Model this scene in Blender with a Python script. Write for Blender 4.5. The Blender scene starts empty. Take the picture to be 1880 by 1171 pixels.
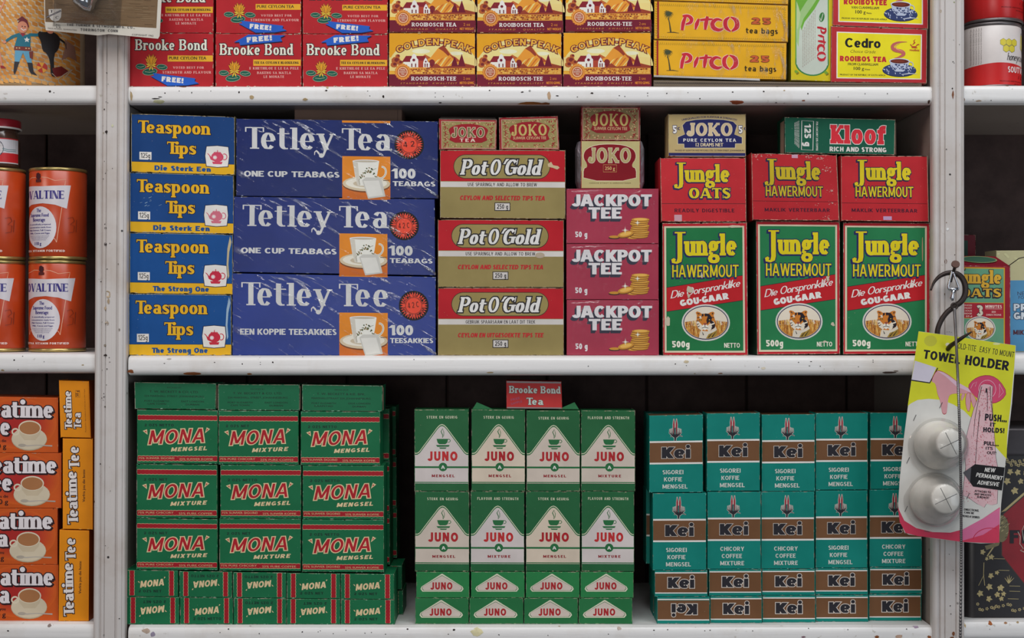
import bpy, bmesh, math, random
import numpy as np
from mathutils import Vector, Matrix
from mathutils.geometry import tessellate_polygon, delaunay_2d_cdt
random.seed(7)
SC = bpy.context.scene
COL = SC.collection
# ---------------------------------------------------------------- camera, light, exposure
P = 0.0007            # metres per photograph pixel on the plane of the shelf fronts (y = 0)
D = 1.80              # camera distance from that plane
CX, CY, ZC = 940.0, 585.5, 1.50
cam = bpy.data.cameras.new('camera')
cam.lens = 36.0 * (D / P) / 1880.0
cam.sensor_width = 36.0
cam.clip_start = 0.05
cam_ob = bpy.data.objects.new('camera', cam)
cam_ob.location = (0, -D, ZC)
cam_ob.rotation_euler = (math.pi / 2, 0, 0)
COL.objects.link(cam_ob)
SC.camera = cam_ob
SC.view_settings.view_transform = 'Standard'
SC.view_settings.look = 'None'
SC.view_settings.gamma = 1.0
SC.view_settings.use_curve_mapping = False
SC.view_settings.exposure = -0.34
world = bpy.data.worlds.new('world')
SC.world = world
world.use_nodes = True
world.node_tree.nodes['Background'].inputs[0].default_value = (0.80, 0.86, 1.0, 1)
world.node_tree.nodes['Background'].inputs[1].default_value = 0.11

def area_light(name, loc, target, size, size_y, power, color):
    l = bpy.data.lights.new(name, 'AREA')
    l.shape = 'RECTANGLE'; l.size = size; l.size_y = size_y
    l.energy = power; l.color = color
    o = bpy.data.objects.new(name, l)
    o.location = loc
    o.rotation_euler = (Vector(target) - Vector(loc)).to_track_quat('-Z', 'Y').to_euler()
    COL.objects.link(o)
    return o

area_light('skylight_lamp', (0.3, -1.35, 3.5), (0, 0.1, 1.45), 2.4, 0.9, 52, (0.97, 0.985, 1.0))
area_light('doorway_light', (2.6, -2.7, 1.5), (0.2, 0, 1.3), 1.4, 1.8, 24, (0.80, 0.90, 1.0))
area_light('front_fill_light', (-0.5, -3.3, 1.35), (0, 0, 1.2), 2.0, 1.2, 15, (1.0, 0.98, 0.96))  # fill panel added behind the camera to brighten the lower shelves
area_light('warm_ceiling_lamp', (-2.2, -1.8, 2.9), (-0.3, 0, 1.4), 0.6, 0.6, 16, (1.0, 0.82, 0.72))

area_light('film_glint_light', (-0.5, -3.3, 1.58), (-0.17, 0, 1.52), 0.3, 0.2, 5, (1.0, 0.97, 0.92))  # small light added behind the camera to make the film creases glint

# ---------------------------------------------------------------- pixel <-> world
def WX(px, y=0.0): return (px - CX) * P * (D + y) / D
def WZ(py, y=0.0): return ZC + (CY - py) * P * (D + y) / D

# ---------------------------------------------------------------- materials
GAIN = 0.86
def lin(c):
    out = []
    for v in c:
        v = v / 255.0
        v = v / 12.92 if v <= 0.04045 else ((v + 0.055) / 1.055) ** 2.4
        out.append(min(v / GAIN, 0.93))
    return tuple(out)

class N:
    def __init__(s, m):
        m.use_nodes = True
        s.t = m.node_tree; s.n = s.t.nodes; s.l = s.t.links
        s.b = s.n['Principled BSDF']; s.o = s.n['Material Output']
    def new(s, k, **kw):
        x = s.n.new(k)
        for a, v in kw.items(): setattr(x, a, v)
        return x
    def link(s, a, b): s.l.new(a, b)
    def noise(s, vec, scale, detail=3, rough=0.55, w=None):
        x = s.n.new('ShaderNodeTexNoise')
        if w is not None:
            x.noise_dimensions = '4D'; s.link(w, x.inputs['W'])
        x.inputs['Scale'].default_value = scale; x.inputs['Detail'].default_value = detail
        x.inputs['Roughness'].default_value = rough
        s.link(vec, x.inputs['Vector'])
        return x.outputs['Fac']
    def ramp(s, fac, a, b, v0=0.0, v1=1.0):
        x = s.n.new('ShaderNodeMapRange')
        x.inputs[1].default_value = a; x.inputs[2].default_value = b
        x.inputs[3].default_value = v0; x.inputs[4].default_value = v1
        s.link(fac, x.inputs[0])
        return x.outputs[0]
    def mix(s, fac, a, b):
        x = s.n.new('ShaderNodeMix'); x.data_type = 'RGBA'
        for inp, v in ((x.inputs[0], fac), (x.inputs[6], a), (x.inputs[7], b)):
            if isinstance(v, (int, float)): inp.default_value = v
            elif isinstance(v, tuple): inp.default_value = (v + (1,))[:4]
            else: s.link(v, inp)
        return x.outputs[2]

_mats = {}
def card(c, rough=0.5, wear=0.5):
    """printed cardboard: faded patches, rubbed specks, faint paper relief"""
    key = ('card', c, rough, wear)
    if key in _mats: return _mats[key]
    m = bpy.data.materials.new('card_%02x%02x%02x' % tuple(int(v) for v in c))
    g = N(m); L = lin(c)
    tc = g.new('ShaderNodeTexCoord').outputs['Object']
    rnd = g.new('ShaderNodeObjectInfo').outputs['Random']
    mul = g.new('ShaderNodeMath', operation='MULTIPLY'); mul.inputs[1].default_value = 30
    g.link(rnd, mul.inputs[0]); w = mul.outputs[0]
    f1 = g.ramp(g.noise(tc, 22, 3, 0.6, w), 0.3, 0.75)
    base = g.mix(f1, tuple(v * 0.88 for v in L), tuple(min(v * 1.06 + 0.004, 0.95) for v in L))
    if wear > 0:
        f2 = g.ramp(g.noise(tc, 260, 5, 0.7, w), 0.70, 0.76, 0, wear)
        base = g.mix(f2, base, (0.55, 0.50, 0.43))
    g.link(base, g.b.inputs['Base Color'])
    g.b.inputs['Roughness'].default_value = rough
    g.b.inputs['Specular IOR Level'].default_value = 0.22
    bp = g.new('ShaderNodeBump'); bp.inputs['Strength'].default_value = 0.25; bp.inputs['Distance'].default_value = 0.0006
    g.link(g.noise(tc, 45, 2, 0.5, w), bp.inputs['Height']); g.link(bp.outputs[0], g.b.inputs['Normal'])
    m.diffuse_color = L + (1,)
    _mats[key] = m
    return m

def worn(c, amount=0.5):
    """rubbed card edge: the print worn through to the grey-tan board"""
    key = ('worn', c, amount)
    if key in _mats: return _mats[key]
    m = bpy.data.materials.new('worn_card_edge'); g = N(m); L = lin(c)
    tc = g.new('ShaderNodeTexCoord').outputs['Object']
    rnd = g.new('ShaderNodeObjectInfo').outputs['Random']
    f = g.ramp(g.noise(tc, 90, 5, 0.7, rnd), 0.62 - 0.25 * amount, 0.72 - 0.22 * amount)
    g.link(g.mix(f, L, (0.42, 0.36, 0.27)), g.b.inputs['Base Color'])
    g.b.inputs['Roughness'].default_value = 0.8
    _mats[key] = m
    return m

def plain(name, c, rough=0.5, metal=0.0, spec=0.5, bump=0.0, bscale=80, alpha=None, var=0.12):
    key = (name, c, rough, metal)
    if key in _mats: return _mats[key]
    m = bpy.data.materials.new(name); g = N(m); L = lin(c)
    tc = g.new('ShaderNodeTexCoord').outputs['Object']
    f = g.ramp(g.noise(tc, 35, 4, 0.6), 0.3, 0.7)
    g.link(g.mix(f, tuple(v * (1 - var) for v in L), tuple(min(v * (1 + var), .95) for v in L)), g.b.inputs['Base Color'])
    g.b.inputs['Roughness'].default_value = rough; g.b.inputs['Metallic'].default_value = metal
    g.b.inputs['Specular IOR Level'].default_value = spec
    if bump:
        bp = g.new('ShaderNodeBump'); bp.inputs['Strength'].default_value = bump; bp.inputs['Distance'].default_value = 0.001
        g.link(g.noise(tc, bscale, 3), bp.inputs['Height']); g.link(bp.outputs[0], g.b.inputs['Normal'])
    _mats[key] = m
    return m

def film(name='clear_film', base=.015, peak=.5, scale=60, strength=1.0, white=0.0, rot=.7, stretch=3.2, cut=.56, width=.1, rough=.12, smooth=False):
    """crinkled clear plastic: transparent, with glossy creases that catch whatever light stands before them"""
    if name in _mats: return _mats[name]
    m = bpy.data.materials.new(name); g = N(m)
    tr = g.new('ShaderNodeBsdfTransparent')
    gl = g.new('ShaderNodeBsdfGlossy'); gl.inputs['Roughness'].default_value = rough
    tc = g.new('ShaderNodeTexCoord').outputs['Object']
    m0 = g.new('ShaderNodeMapping'); m0.inputs['Rotation'].default_value = (0, rot, 0); m0.inputs['Location'].default_value = (3.1, 0, 1.7); g.link(tc, m0.inputs[0])
    mp = g.new('ShaderNodeMapping'); mp.inputs['Scale'].default_value = (1, 1, stretch)
    g.link(m0.outputs[0], mp.inputs[0])
    n1 = g.noise(mp.outputs[0], scale, 4, 0.6)
    bp = g.new('ShaderNodeBump'); bp.inputs['Strength'].default_value = strength; bp.inputs['Distance'].default_value = 0.004
    a = g.new('ShaderNodeMath', operation='ADD')
    g.link(n1, a.inputs[0]); g.link(g.noise(tc, scale * 2.6, 3, 0.7), a.inputs[1])
    g.link(a.outputs[0], bp.inputs['Height'])
    g.link(bp.outputs[0], gl.inputs['Normal'])
    patch = g.ramp(g.noise(tc, 11, 2, .5), .42, .62)
    crease = g.ramp(n1, cut, cut + width)
    mu = g.new('ShaderNodeMath', operation='MULTIPLY'); g.link(patch, mu.inputs[0]); g.link(crease, mu.inputs[1])
    fac = g.ramp(mu.outputs[0], 0, 1, base, peak)
    if smooth:
        fr = g.new('ShaderNodeFresnel'); fr.inputs[0].default_value = 1.45; g.link(bp.outputs[0], fr.inputs['Normal']); fac = g.ramp(fr.outputs[0], 0.03, .6, base, peak)
    mx = g.new('ShaderNodeMixShader')
    g.link(fac, mx.inputs[0]); g.link(tr.outputs[0], mx.inputs[1]); g.link(gl.outputs[0], mx.inputs[2])
    last = mx.outputs[0]
    if white:
        df = g.new('ShaderNodeBsdfDiffuse'); df.inputs[0].default_value = (.8, .8, .78, 1)
        m2 = g.new('ShaderNodeMixShader'); m2.inputs[0].default_value = white
        g.link(last, m2.inputs[1]); g.link(df.outputs[0], m2.inputs[2]); last = m2.outputs[0]
    g.link(last, g.o.inputs['Surface'])
    _mats[name] = m
    return m

# ---------------------------------------------------------------- objects
def link_mesh(name, verts, faces, mats, midx=None, parent=None, smooth=False):
    me = bpy.data.meshes.new(name)
    me.from_pydata([tuple(v) for v in verts], [], [tuple(f) for f in faces])
    for m in mats: me.materials.append(m)
    if midx is not None: me.polygons.foreach_set('material_index', list(midx))
    if smooth: me.polygons.foreach_set('use_smooth', [True] * len(me.polygons))
    me.update()
    o = bpy.data.objects.new(name, me)
    COL.objects.link(o)
    if parent is not None: o.parent = parent
    return o

def link_bm(name, bm, mats, parent=None, smooth=False, loc=None):
    me = bpy.data.meshes.new(name); bm.to_mesh(me); bm.free()
    for m in mats: me.materials.append(m)
    if smooth: me.polygons.foreach_set('use_smooth', [True] * len(me.polygons))
    o = bpy.data.objects.new(name, me); COL.objects.link(o)
    if parent is not None: o.parent = parent
    if loc is not None: o.location = loc
    return o

def tag(o, label=None, cat=None, group=None, kind=None):
    if label: o['label'] = label
    if cat: o['category'] = cat
    if group: o['group'] = group
    if kind: o['kind'] = kind
    return o

def empty(name, loc, label=None, cat=None, group=None):
    o = bpy.data.objects.new(name, None); COL.objects.link(o); o.location = loc
    o.empty_display_size = 0.02
    return tag(o, label, cat, group)

def tube(pts, rad, n=8, caps=True):
    """verts, faces of a swept round tube; rad a number or one per point"""
    pts = [Vector(p) for p in pts]
    rs = rad if isinstance(rad, (list, tuple)) else [rad] * len(pts)
    V, F = [], []
    up = Vector((0, 1, 0))
    for i, p in enumerate(pts):
        t = (pts[min(i + 1, len(pts) - 1)] - pts[max(i - 1, 0)]).normalized()
        a = up.cross(t)
        if a.length < 1e-4: a = Vector((1, 0, 0)).cross(t)
        a.normalize(); b = t.cross(a); up = b if False else up
        for k in range(n):
            th = 2 * math.pi * k / n
            V.append(p + (a * math.cos(th) + b * math.sin(th)) * rs[i])
    for i in range(len(pts) - 1):
        for k in range(n):
            F.append((i * n + k, i * n + (k + 1) % n, (i + 1) * n + (k + 1) % n, (i + 1) * n + k))
    if caps:
        F.append(tuple(range(n))[::-1]); F.append(tuple((len(pts) - 1) * n + k for k in range(n)))
    return V, F

def lathe(profile, n=40, arc=None):
    """profile [(r,z)] around the z axis"""
    V, F = [], []
    for r, z in profile:
        for k in range(n):
            th = 2 * math.pi * k / n
            V.append((r * math.cos(th), r * math.sin(th), z))
    for i in range(len(profile) - 1):
        for k in range(n):
            F.append((i * n + k, i * n + (k + 1) % n, (i + 1) * n + (k + 1) % n, (i + 1) * n + k))
    return V, F

def smooth_path(pts, n=5):
    out = []
    for i in range(len(pts) - 1):
        p0 = pts[max(i - 1, 0)]; p1 = pts[i]; p2 = pts[i + 1]; p3 = pts[min(i + 2, len(pts) - 1)]
        for k in range(n):
            t = k / n; out.append(tuple(.5 * (2 * p1[j] + (p2[j] - p0[j]) * t + (2 * p0[j] - 5 * p1[j] + 4 * p2[j] - p3[j]) * t * t + (3 * p1[j] - p0[j] - 3 * p2[j] + p3[j]) * t ** 3) for j in range(len(p1))))
    out.append(tuple(pts[-1])); return out
def chaikin(p, k=2):
    for _ in range(k):
        q = []
        for i in range(len(p)):
            a, b = p[i], p[(i + 1) % len(p)]; q += [(a[0] * .75 + b[0] * .25, a[1] * .75 + b[1] * .25), (a[0] * .25 + b[0] * .75, a[1] * .25 + b[1] * .75)]
        p = q
    return p
# ---------------------------------------------------------------- stroke alphabet (thick/thin pen model, optional slab serifs)
def arcp(cx, cy, rx, ry, a0, a1, n=None):
    n = n or max(3, int(abs(a1 - a0) / 24))
    return [(cx + rx * math.cos(math.radians(a0 + (a1 - a0) * i / n)), cy + ry * math.sin(math.radians(a0 + (a1 - a0) * i / n))) for i in range(n + 1)]

_gc = {}
def glyph(ch, T, t, s, X):
    """list of strokes ('R',x0,y0,x1,y1) ('D',x0,y0,x1,y1,w) ('P',pts,mode,closed) and the advance; T stem, t hairline, s serif, X x-height"""
    key = (ch, T, t, s, X)
    if key in _gc: return _gc[key]
    S = []; a = T / 2; b = t / 2; st = max(t, 0.055) if s else 0
    def V(x, y0, y1, lo=1, hi=1, w=None):
        h = (w or T) / 2
        S.append(('R', x - h, y0, x + h, y1))
        if s:
            for f, y in ((lo, y0), (hi, y1 - st)):
                if f: S.append(('R', x - h - (s if f in (1, 2) else 0), y, x + h + (s if f in (1, 3) else 0), y + st))
    def H(x0, x1, y): S.append(('R', x0, y - b, x1, y + b))
    def Dg(x0, y0, x1, y1, w, lo=0, hi=0):
        S.append(('D', x0, y0, x1, y1, w))
        if s:
            for f, x, y in ((lo, x0, min(y0, y1)), (hi, x1, max(y0, y1) - st)):
                if f: S.append(('R', x - w / 2 - s, y, x + w / 2 + s, y + st))
    def E(cx, cy, RX, RY, a0, a1, n=None): S.append(('P', arcp(cx, cy, RX - a, RY - b, a0, a1, n), 'a', False))
    def Pth(pts, mode='a'): S.append(('P', pts, mode, False))
    U = ch; hv = max(0, (T - .27) * 1.6)
    tick = 0.22
    if U == ' ': adv = 0.34
    elif U == 'A':
        w = .66 + T; H(.2 * w, .8 * w, .3); Dg(b + .02, 0, w / 2 - a * .5, 1, max(t, .09) if s else T, 1, 0); Dg(w - a, 0, w / 2, 1, T, 1, 0); adv = w
    elif U == 'B':
        w = .5 + T; V(a, 0, 1, 0, 0); H(0, w * .6, b); H(0, w * .6, 1 - b); H(0, w * .6, .53)
        if s: S.append(('R', -s, 0, a, st)); S.append(('R', -s, 1 - st, a, 1))
        E(w * .52, .76, w * .44, .24, -90, 90); E(w * .52, .27, w * .48, .27, -90, 90); adv = w
    elif U == 'C' or U == 'G':
        w = .56 + T; E(w * .52, .5, w * .52, .5, 42, 318 if U == 'C' else 300)
        if s: V(w - .06, .68, 1, 0, 0, w=.06)
        if U == 'G': V(w - a * .9, .08, .5, 0, 1 if s else 0); H(w * .5, w, .5 - b)
        adv = w
    elif U == 'D':
        w = .56 + T; V(a, 0, 1, 0, 0); H(0, w * .5, b); H(0, w * .5, 1 - b)
        if s: S.append(('R', -s, 0, a, st)); S.append(('R', -s, 1 - st, a, 1))
        E(w * .45, .5, w * .55, .5, -90, 90); adv = w
    elif U in 'EFL':
        w = .4 + T; V(a, 0, 1, 2 if U != 'F' else 1, 2 if U != 'L' else 1)
        if U != 'F': H(a, w, b)
        if U != 'L': H(a, w, 1 - b); H(a, w * .85, .52)
        if s:
            if U != 'F': S.append(('R', w - .05, 0, w, tick))
            if U != 'L': S.append(('R', w - .05, 1 - tick, w, 1)); S.append(('R', w * .85 - .05, .4, w * .85, .64))
        adv = w
    elif U == 'H':
        w = .5 + T; V(a, 0, 1); V(w - a, 0, 1); H(0, w, .52); adv = w
    elif U == 'I': V(a, 0, 1); adv = T
    elif U == 'J':
        w = .3 + T; V(w - a, .22, 1, 0, 1); E(w * .45, .24, w * .55, .26, 0, -175)
        if s: S.append(('O', T * .6, .25, T * .6))
        adv = w
    elif U == 'K':
        w = .56 + T; V(a, 0, 1); Dg(T * .8, .38, w - b - .04, 1, max(t, .1) if s else T, 0, 1); Dg(w * .42, .5, w - a, 0, T); 
        if s: S.append(('R', w - T - s, 0, w + s * .6, st))
        adv = w
    elif U == 'M':
        w = .68 + T * 1.2; ht = max(t, .1) if s else T; V(ht / 2, 0, 1, w=ht, hi=2); V(w - a, 0, 1, hi=3); Dg(a, 1, w / 2, .12, T); Dg(w - a, 1, w / 2, .12, ht); adv = w
    elif U == 'N':
        w = .52 + T; ht = max(t, .1) if s else T; V(ht / 2, 0, 1, w=ht, hi=2); V(w - ht / 2, 0, 1, w=ht, lo=0); Dg(a, 1, w - a, 0, T); adv = w
    elif U in 'OQ0':
        w = (.62 if U != '0' else .42) + T; S.append(('P', arcp(w / 2, .5, w / 2 - a, .5 - b, 0, 360, 20), 'a', True)); adv = w
        if U == 'Q': Dg(w * .55, .25, w, -.05, T)
    elif U in 'PR':
        w = .48 + T; V(a, 0, 1, 1, 2); H(a, w * .5, 1 - b); H(a, w * .5, .46)
        E(w * .48, .73 - b / 2, w * .52, .27 + b / 2, -90, 90)
        if U == 'R': Dg(w * .45, .47, w - a + .05, 0, T); w += .06; s and S.append(('R', w - T - s * .4, 0, w + s * .7, st))
        adv = w
    elif U in 'Ss':
        h = 1 if U == 'S' else X; w = (.44 if U == 'S' else .3) + T * .9; r = w / 2; q = h * .27
        p = arcp(r, h - q, r - b, q - b, 25, 210, 9) + [(r * .95, h * .52)] if False else []
        m0 = T * .45 if s else a
        up = arcp(r, h * .745, r - m0, h * .255 - b, 30, 250, 9); dn = arcp(r, h * .265, r - m0, h * .265 - b, 70, -150, 9)
        Pth(up + dn, 's')
        if s: V(w - .05, h * .68, h, 0, 0, w=.055); V(.05, 0, h * .32, 0, 0, w=.055)
        adv = w
    elif U == 'T':
        w = .52 + T; V(w / 2, 0, 1, 1, 0); H(0, w, 1 - b)
        if s: S.append(('R', 0, 1 - tick, .05, 1)); S.append(('R', w - .05, 1 - tick, w, 1))
        adv = w
    elif U == 'U':
        w = .5 + T; ht = max(t, .1) if s else T; V(a, .3, 1, 0, 1); V(w - ht / 2, .3, 1, 0, 1, w=ht); E(w / 2, .32, w / 2, .32, 180, 360); adv = w
    elif U == 'V':
        w = .62 + T; Dg(a, 1, w / 2, 0, T, 0, 0); Dg(w - b - .03, 1, w / 2, 0, max(t, .09) if s else T)
        if s: S.append(('R', -s, 1 - st, T + s, 1)); S.append(('R', w - .1 - s, 1 - st, w + s, 1))
        adv = w
    elif U == 'W':
        w = .9 + T * 1.4; ht = max(t, .09) if s else T
        Dg(a, 1, w * .28, 0, T); Dg(w * .5, 1, w * .28, 0, ht); Dg(w * .5, 1, w * .74, 0, T); Dg(w - b - .02, 1, w * .74, 0, ht)
        if s: S.append(('R', -s, 1 - st, T + s, 1)); S.append(('R', w - .1 - s, 1 - st, w + s, 1))
        adv = w
    elif U == 'X': w = .55 + T; Dg(a, 1, w - a, 0, T, 1, 1); Dg(a, 0, w - a, 1, t if s else T, 1, 1); adv = w
    elif U == 'Y':
        w = .56 + T; V(w / 2, 0, .45, 1, 0); Dg(a, 1, w / 2, .4, T); Dg(w - b - .02, 1, w / 2, .4, max(t, .09) if s else T)
        if s: S.append(('R', -s, 1 - st, T + s, 1)); S.append(('R', w - .1 - s, 1 - st, w + s, 1))
        adv = w
    elif U == 'Z': w = .5 + T; H(0, w, b); H(0, w, 1 - b); Dg(a, 0, w - a, 1, T); adv = w
    elif U == '1': w = .18 + T; V(w - a, 0, 1, 1, 0); Dg(0.02, .72, w - a, 1, T * .8); adv = w + .04
    elif U == '2':
        w = .44 + T; E(w / 2, .7, w / 2, .3, 170, -10, 8); Pth([(w - a, .66), (w - a - .04, .5), (a, t)], 'T' if not s else 'a'); H(0, w, b); adv = w
    elif U == '3':
        w = .42 + T; E(w * .45, .74, w * .52, .26, 150, -90, 9); E(w * .48, .28, w * .52, .28, 90, -155, 9); adv = w
    elif U == '4': w = .5 + T; V(w * .7, 0, 1, 0, 0); Dg(a * .6, .25, w * .68, 1, T * .7); H(0, w, .25); adv = w
    elif U == '5':
        w = .42 + T; V(a + .03, .5, 1, 0, 0, w=T * .8); H(.03, w * .92, 1 - b); E(w * .46, .32, w * .54, .32, 120, -150, 10); adv = w
    elif U in '69':
        w = .44 + T; r = arcp(w / 2, .3, w / 2 - a, .3 - b, 0, 360, 16); tail = arcp(w * .75, .45, w * .75 - a, .55 - b, 180, 95, 6)
        if U == '9': r = [(w - x, 1 - y) for x, y in r]; tail = [(w - x, 1 - y) for x, y in tail]
        S.append(('P', r, 'a', True)); Pth(tail); adv = w
    elif U == '7': w = .44 + T; H(0, w, 1 - b); Dg(w * .3, 0, w - a, 1, T); adv = w
    elif U == '8':
        w = .44 + T; S.append(('P', arcp(w / 2, .74, w * .45 - a, .26 - b, 0, 360, 14), 'a', True)); S.append(('P', arcp(w / 2, .28, w / 2 - a, .28 - b, 0, 360, 14), 'a', True)); adv = w
    elif U == '!': V(a, T * .85 + .09, 1, 0, 0); S.append(('R', 0, 0, T, T * .85)); adv = T
    elif U in '.': S.append(('R', 0, 0, T, T)); adv = T
    elif U == ',': S.append(('R', 0, 0, T, T)); S.append(('D', T * .6, .02, T * .2, -.14, T * .5)); adv = T
    elif U == "'": S.append(('D', a * .6, .68, a, 1, T * .8)); adv = T * .9
    elif U == '`': S.append(('D', a, .68, a * .4, 1, T * .8)); adv = T * .9
    elif U == '-': S.append(('R', 0, .34, .26, .34 + max(t, .14))); adv = .26
    elif U == '&': adv = .6; S.append(('P', arcp(.26, .76, .14, .17, 0, 360, 12), 'T', True)); S.append(('P', arcp(.26, .27, .22, .22, 0, 360, 14), 'T', True)); Dg(.22, .6, .62, 0, T)
    # ---- lower case
    elif U == 'a':
        w = .34 + T + hv; V(w - a, 0, X * .68, 0 if not s else 3, 0); E(w * .5, X * .66, w * .5, X * .34, 0, 155, 7)
        S.append(('P', arcp(w * .48, X * .30, w * .48 - a, X * .30 - b, 0, 360, 14), 'a', True)); adv = w + (s * .5)
    elif U in 'bdpq':
        w = .38 + T + hv; left = U in 'bp'; x = a if left else w - a
        y0, y1 = (0, 1) if U in 'bd' else (-.36, X)
        V(x, y0, y1, (0 if U in 'bd' else 1) if not (s and U == 'd') else 3, 2)
        S.append(('P', arcp(w * .5, X / 2, w * .5 - a, X / 2 - b, 0, 360, 16), 'a', True)); adv = w
    elif U == 'c': w = .34 + T + hv; E(w * .52, X / 2, w * .52, X / 2, 45, 315); adv = w
    elif U == 'e':
        w = .36 + T + hv; E(w * .5, X / 2, w * .5, X / 2, 4, 320, 12); H(T * .6, w - a * .7, X * .5); adv = w
    elif U == 'f': w = .24 + T; V(a + .06, 0, .8, 1, 0); E(a + .06 + w * .4, .76, w * .4 + a, .24, 180, 60, 5); H(-.04, w, X - b); adv = w
    elif U == 'g':
        w = .38 + T
        if s:
            S.append(('P', arcp(w * .46, X * .66, w * .44 - a, X * .34 - b, 0, 360, 14), 'a', True))
            S.append(('P', arcp(w * .5, -.14, w * .5 - a * .8, .2 - b, 0, 360, 14), 'a', True)); Pth([(w * .2, X * .36), (w * .14, .12), (w * .4, .06)], 'T2'); Dg(w * .7, X * .8, w * 1.02, X, T * .6)
        else:
            V(w - a, -.12, X, 0, 0); S.append(('P', arcp(w * .5, X / 2, w * .5 - a, X / 2 - b, 0, 360, 16), 'a', True)); E(w * .48, -.12, w * .52, .24, 0, -150, 6)
        adv = w
    elif U == 'h': w = .36 + T; V(a, 0, 1, 1, 2); V(w - a, 0, X * .6, 1, 0); E(w / 2, X * .58, w / 2, X * .42, 0, 150, 6); adv = w
    elif U == 'i': V(a, 0, X, 1, 2); rd = T * .6 if T < .3 else T * .46; S.append(('O', a, X + .07 + rd, rd)); adv = T
    elif U == 'j': V(a, -.1, X, 0, 2); E(-a * .6, -.12, a * 1.6 + .1, .2, 0, -110, 5); S.append(('R', a - T * .5, X + .14, a + T * .5, X + .14 + T * .9)); adv = T
    elif U == 'k': w = .4 + T; V(a, 0, 1, 1, 2); Dg(T * .8, X * .4, w - b - .03, X, max(t, .1) if s else T, 0, 1); Dg(w * .42, X * .55, w - a, 0, T); s and S.append(('R', w - T - s * .6, 0, w + s * .6, st)); adv = w
    elif U == 'l': V(a, 0, 1, 1, 2); adv = T
    elif U == 'm':
        w = .62 + T * 1.6; c = w / 2; V(a, 0, X, 1, 2); V(c, 0, X * .6, 1, 0); V(w - a, 0, X * .6, 1, 0)
        E((a + c) / 2, X * .58, (c - a) / 2 + a, X * .42, 0, 150, 6); E((c + w - a) / 2, X * .58, (w - a - c) / 2 + a, X * .42, 0, 150, 6); adv = w
    elif U == 'n': w = .36 + T; V(a, 0, X, 1, 2); V(w - a, 0, X * .6, 1, 0); E(w / 2, X * .58, w / 2, X * .42, 0, 150, 6); adv = w
    elif U == 'o': w = .38 + T + hv; S.append(('P', arcp(w / 2, X / 2, w / 2 - a, X / 2 - b, 0, 360, 16), 'a', True)); adv = w
    elif U == 'r': w = .2 + T; V(a, 0, X, 1, 2); E(w * .8, X * .62, w * .8 - a * .2, X * .38, 150, 60, 4); s and S.append(('O', w - .02, X * .84, T * .5)); adv = w
    elif U == 't': w = .22 + T; V(a + .04, X * .2, X + .22, 0, 0); E(a + .04 + w * .4, .2, w * .4 + a, .2, 180, 290, 5); H(-.04, w, X - b); adv = w
    elif U == 'u': w = .36 + T; V(a, X * .4, X, 0, 2); V(w - a, 0, X, 3, 2); E(w / 2, X * .42, w / 2, X * .42, 180, 330, 6); adv = w
    elif U == 'v': w = .4 + T; Dg(a, X, w / 2, 0, T); Dg(w - b - .02, X, w / 2, 0, max(t, .09) if s else T); s and S.append(('R', -s, X - st, T + s, X)); adv = w
    elif U == 'w': w = .66 + T; Dg(a, X, w * .28, 0, T); Dg(w * .5, X, w * .28, 0, t if s else T); Dg(w * .5, X, w * .74, 0, T); Dg(w - b, X, w * .74, 0, t if s else T); adv = w
    elif U == 'x': w = .38 + T; Dg(a, X, w - a, 0, T, 1, 1); Dg(a, 0, w - a, X, t if s else T); adv = w
    elif U == 'y':
        w = .42 + T; Dg(a, X, w / 2 + .02, 0, T); Dg(w - b - .02, X, w * .3, -.32, max(t, .09) if s else T)
        if s: S.append(('R', -s, X - st, T + s, X)); S.append(('R', w - .1 - s, X - st, w + s, X)); S.append(('O', w * .22, -.28, T * .5))
        adv = w
    elif U == 'z': w = .36 + T; H(0, w, b); H(0, w, X - b); Dg(a, 0, w - a, X, T); adv = w
    else: adv = .3
    _gc[key] = (S, adv)
    return _gc[key]

def stroke_quads(pts, ws, closed, o):
    n = len(pts); L = []; R = []
    if closed: pts = pts[:-1] if (abs(pts[0][0] - pts[-1][0]) + abs(pts[0][1] - pts[-1][1]) < 1e-6) else pts; n = len(pts); ws = ws[:n]
    for i in range(n):
        if closed: p0, p1 = pts[i - 1], pts[(i + 1) % n]
        else: p0, p1 = pts[max(i - 1, 0)], pts[min(i + 1, n - 1)]
        dx, dy = p1[0] - p0[0], p1[1] - p0[1]; l = math.hypot(dx, dy) or 1
        dx /= l; dy /= l; x, y = pts[i]
        if not closed:
            if i == 0: x -= dx * o; y -= dy * o
            if i == n - 1: x += dx * o; y += dy * o
        h = ws[i] / 2 + o
        L.append((x - dy * h, y + dx * h)); R.append((x + dy * h, y - dx * h))
    Q = []
    for i in range(n if closed else n - 1):
        j = (i + 1) % n
        Q.append((L[i], R[i], R[j], L[j]))
    return Q

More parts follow.
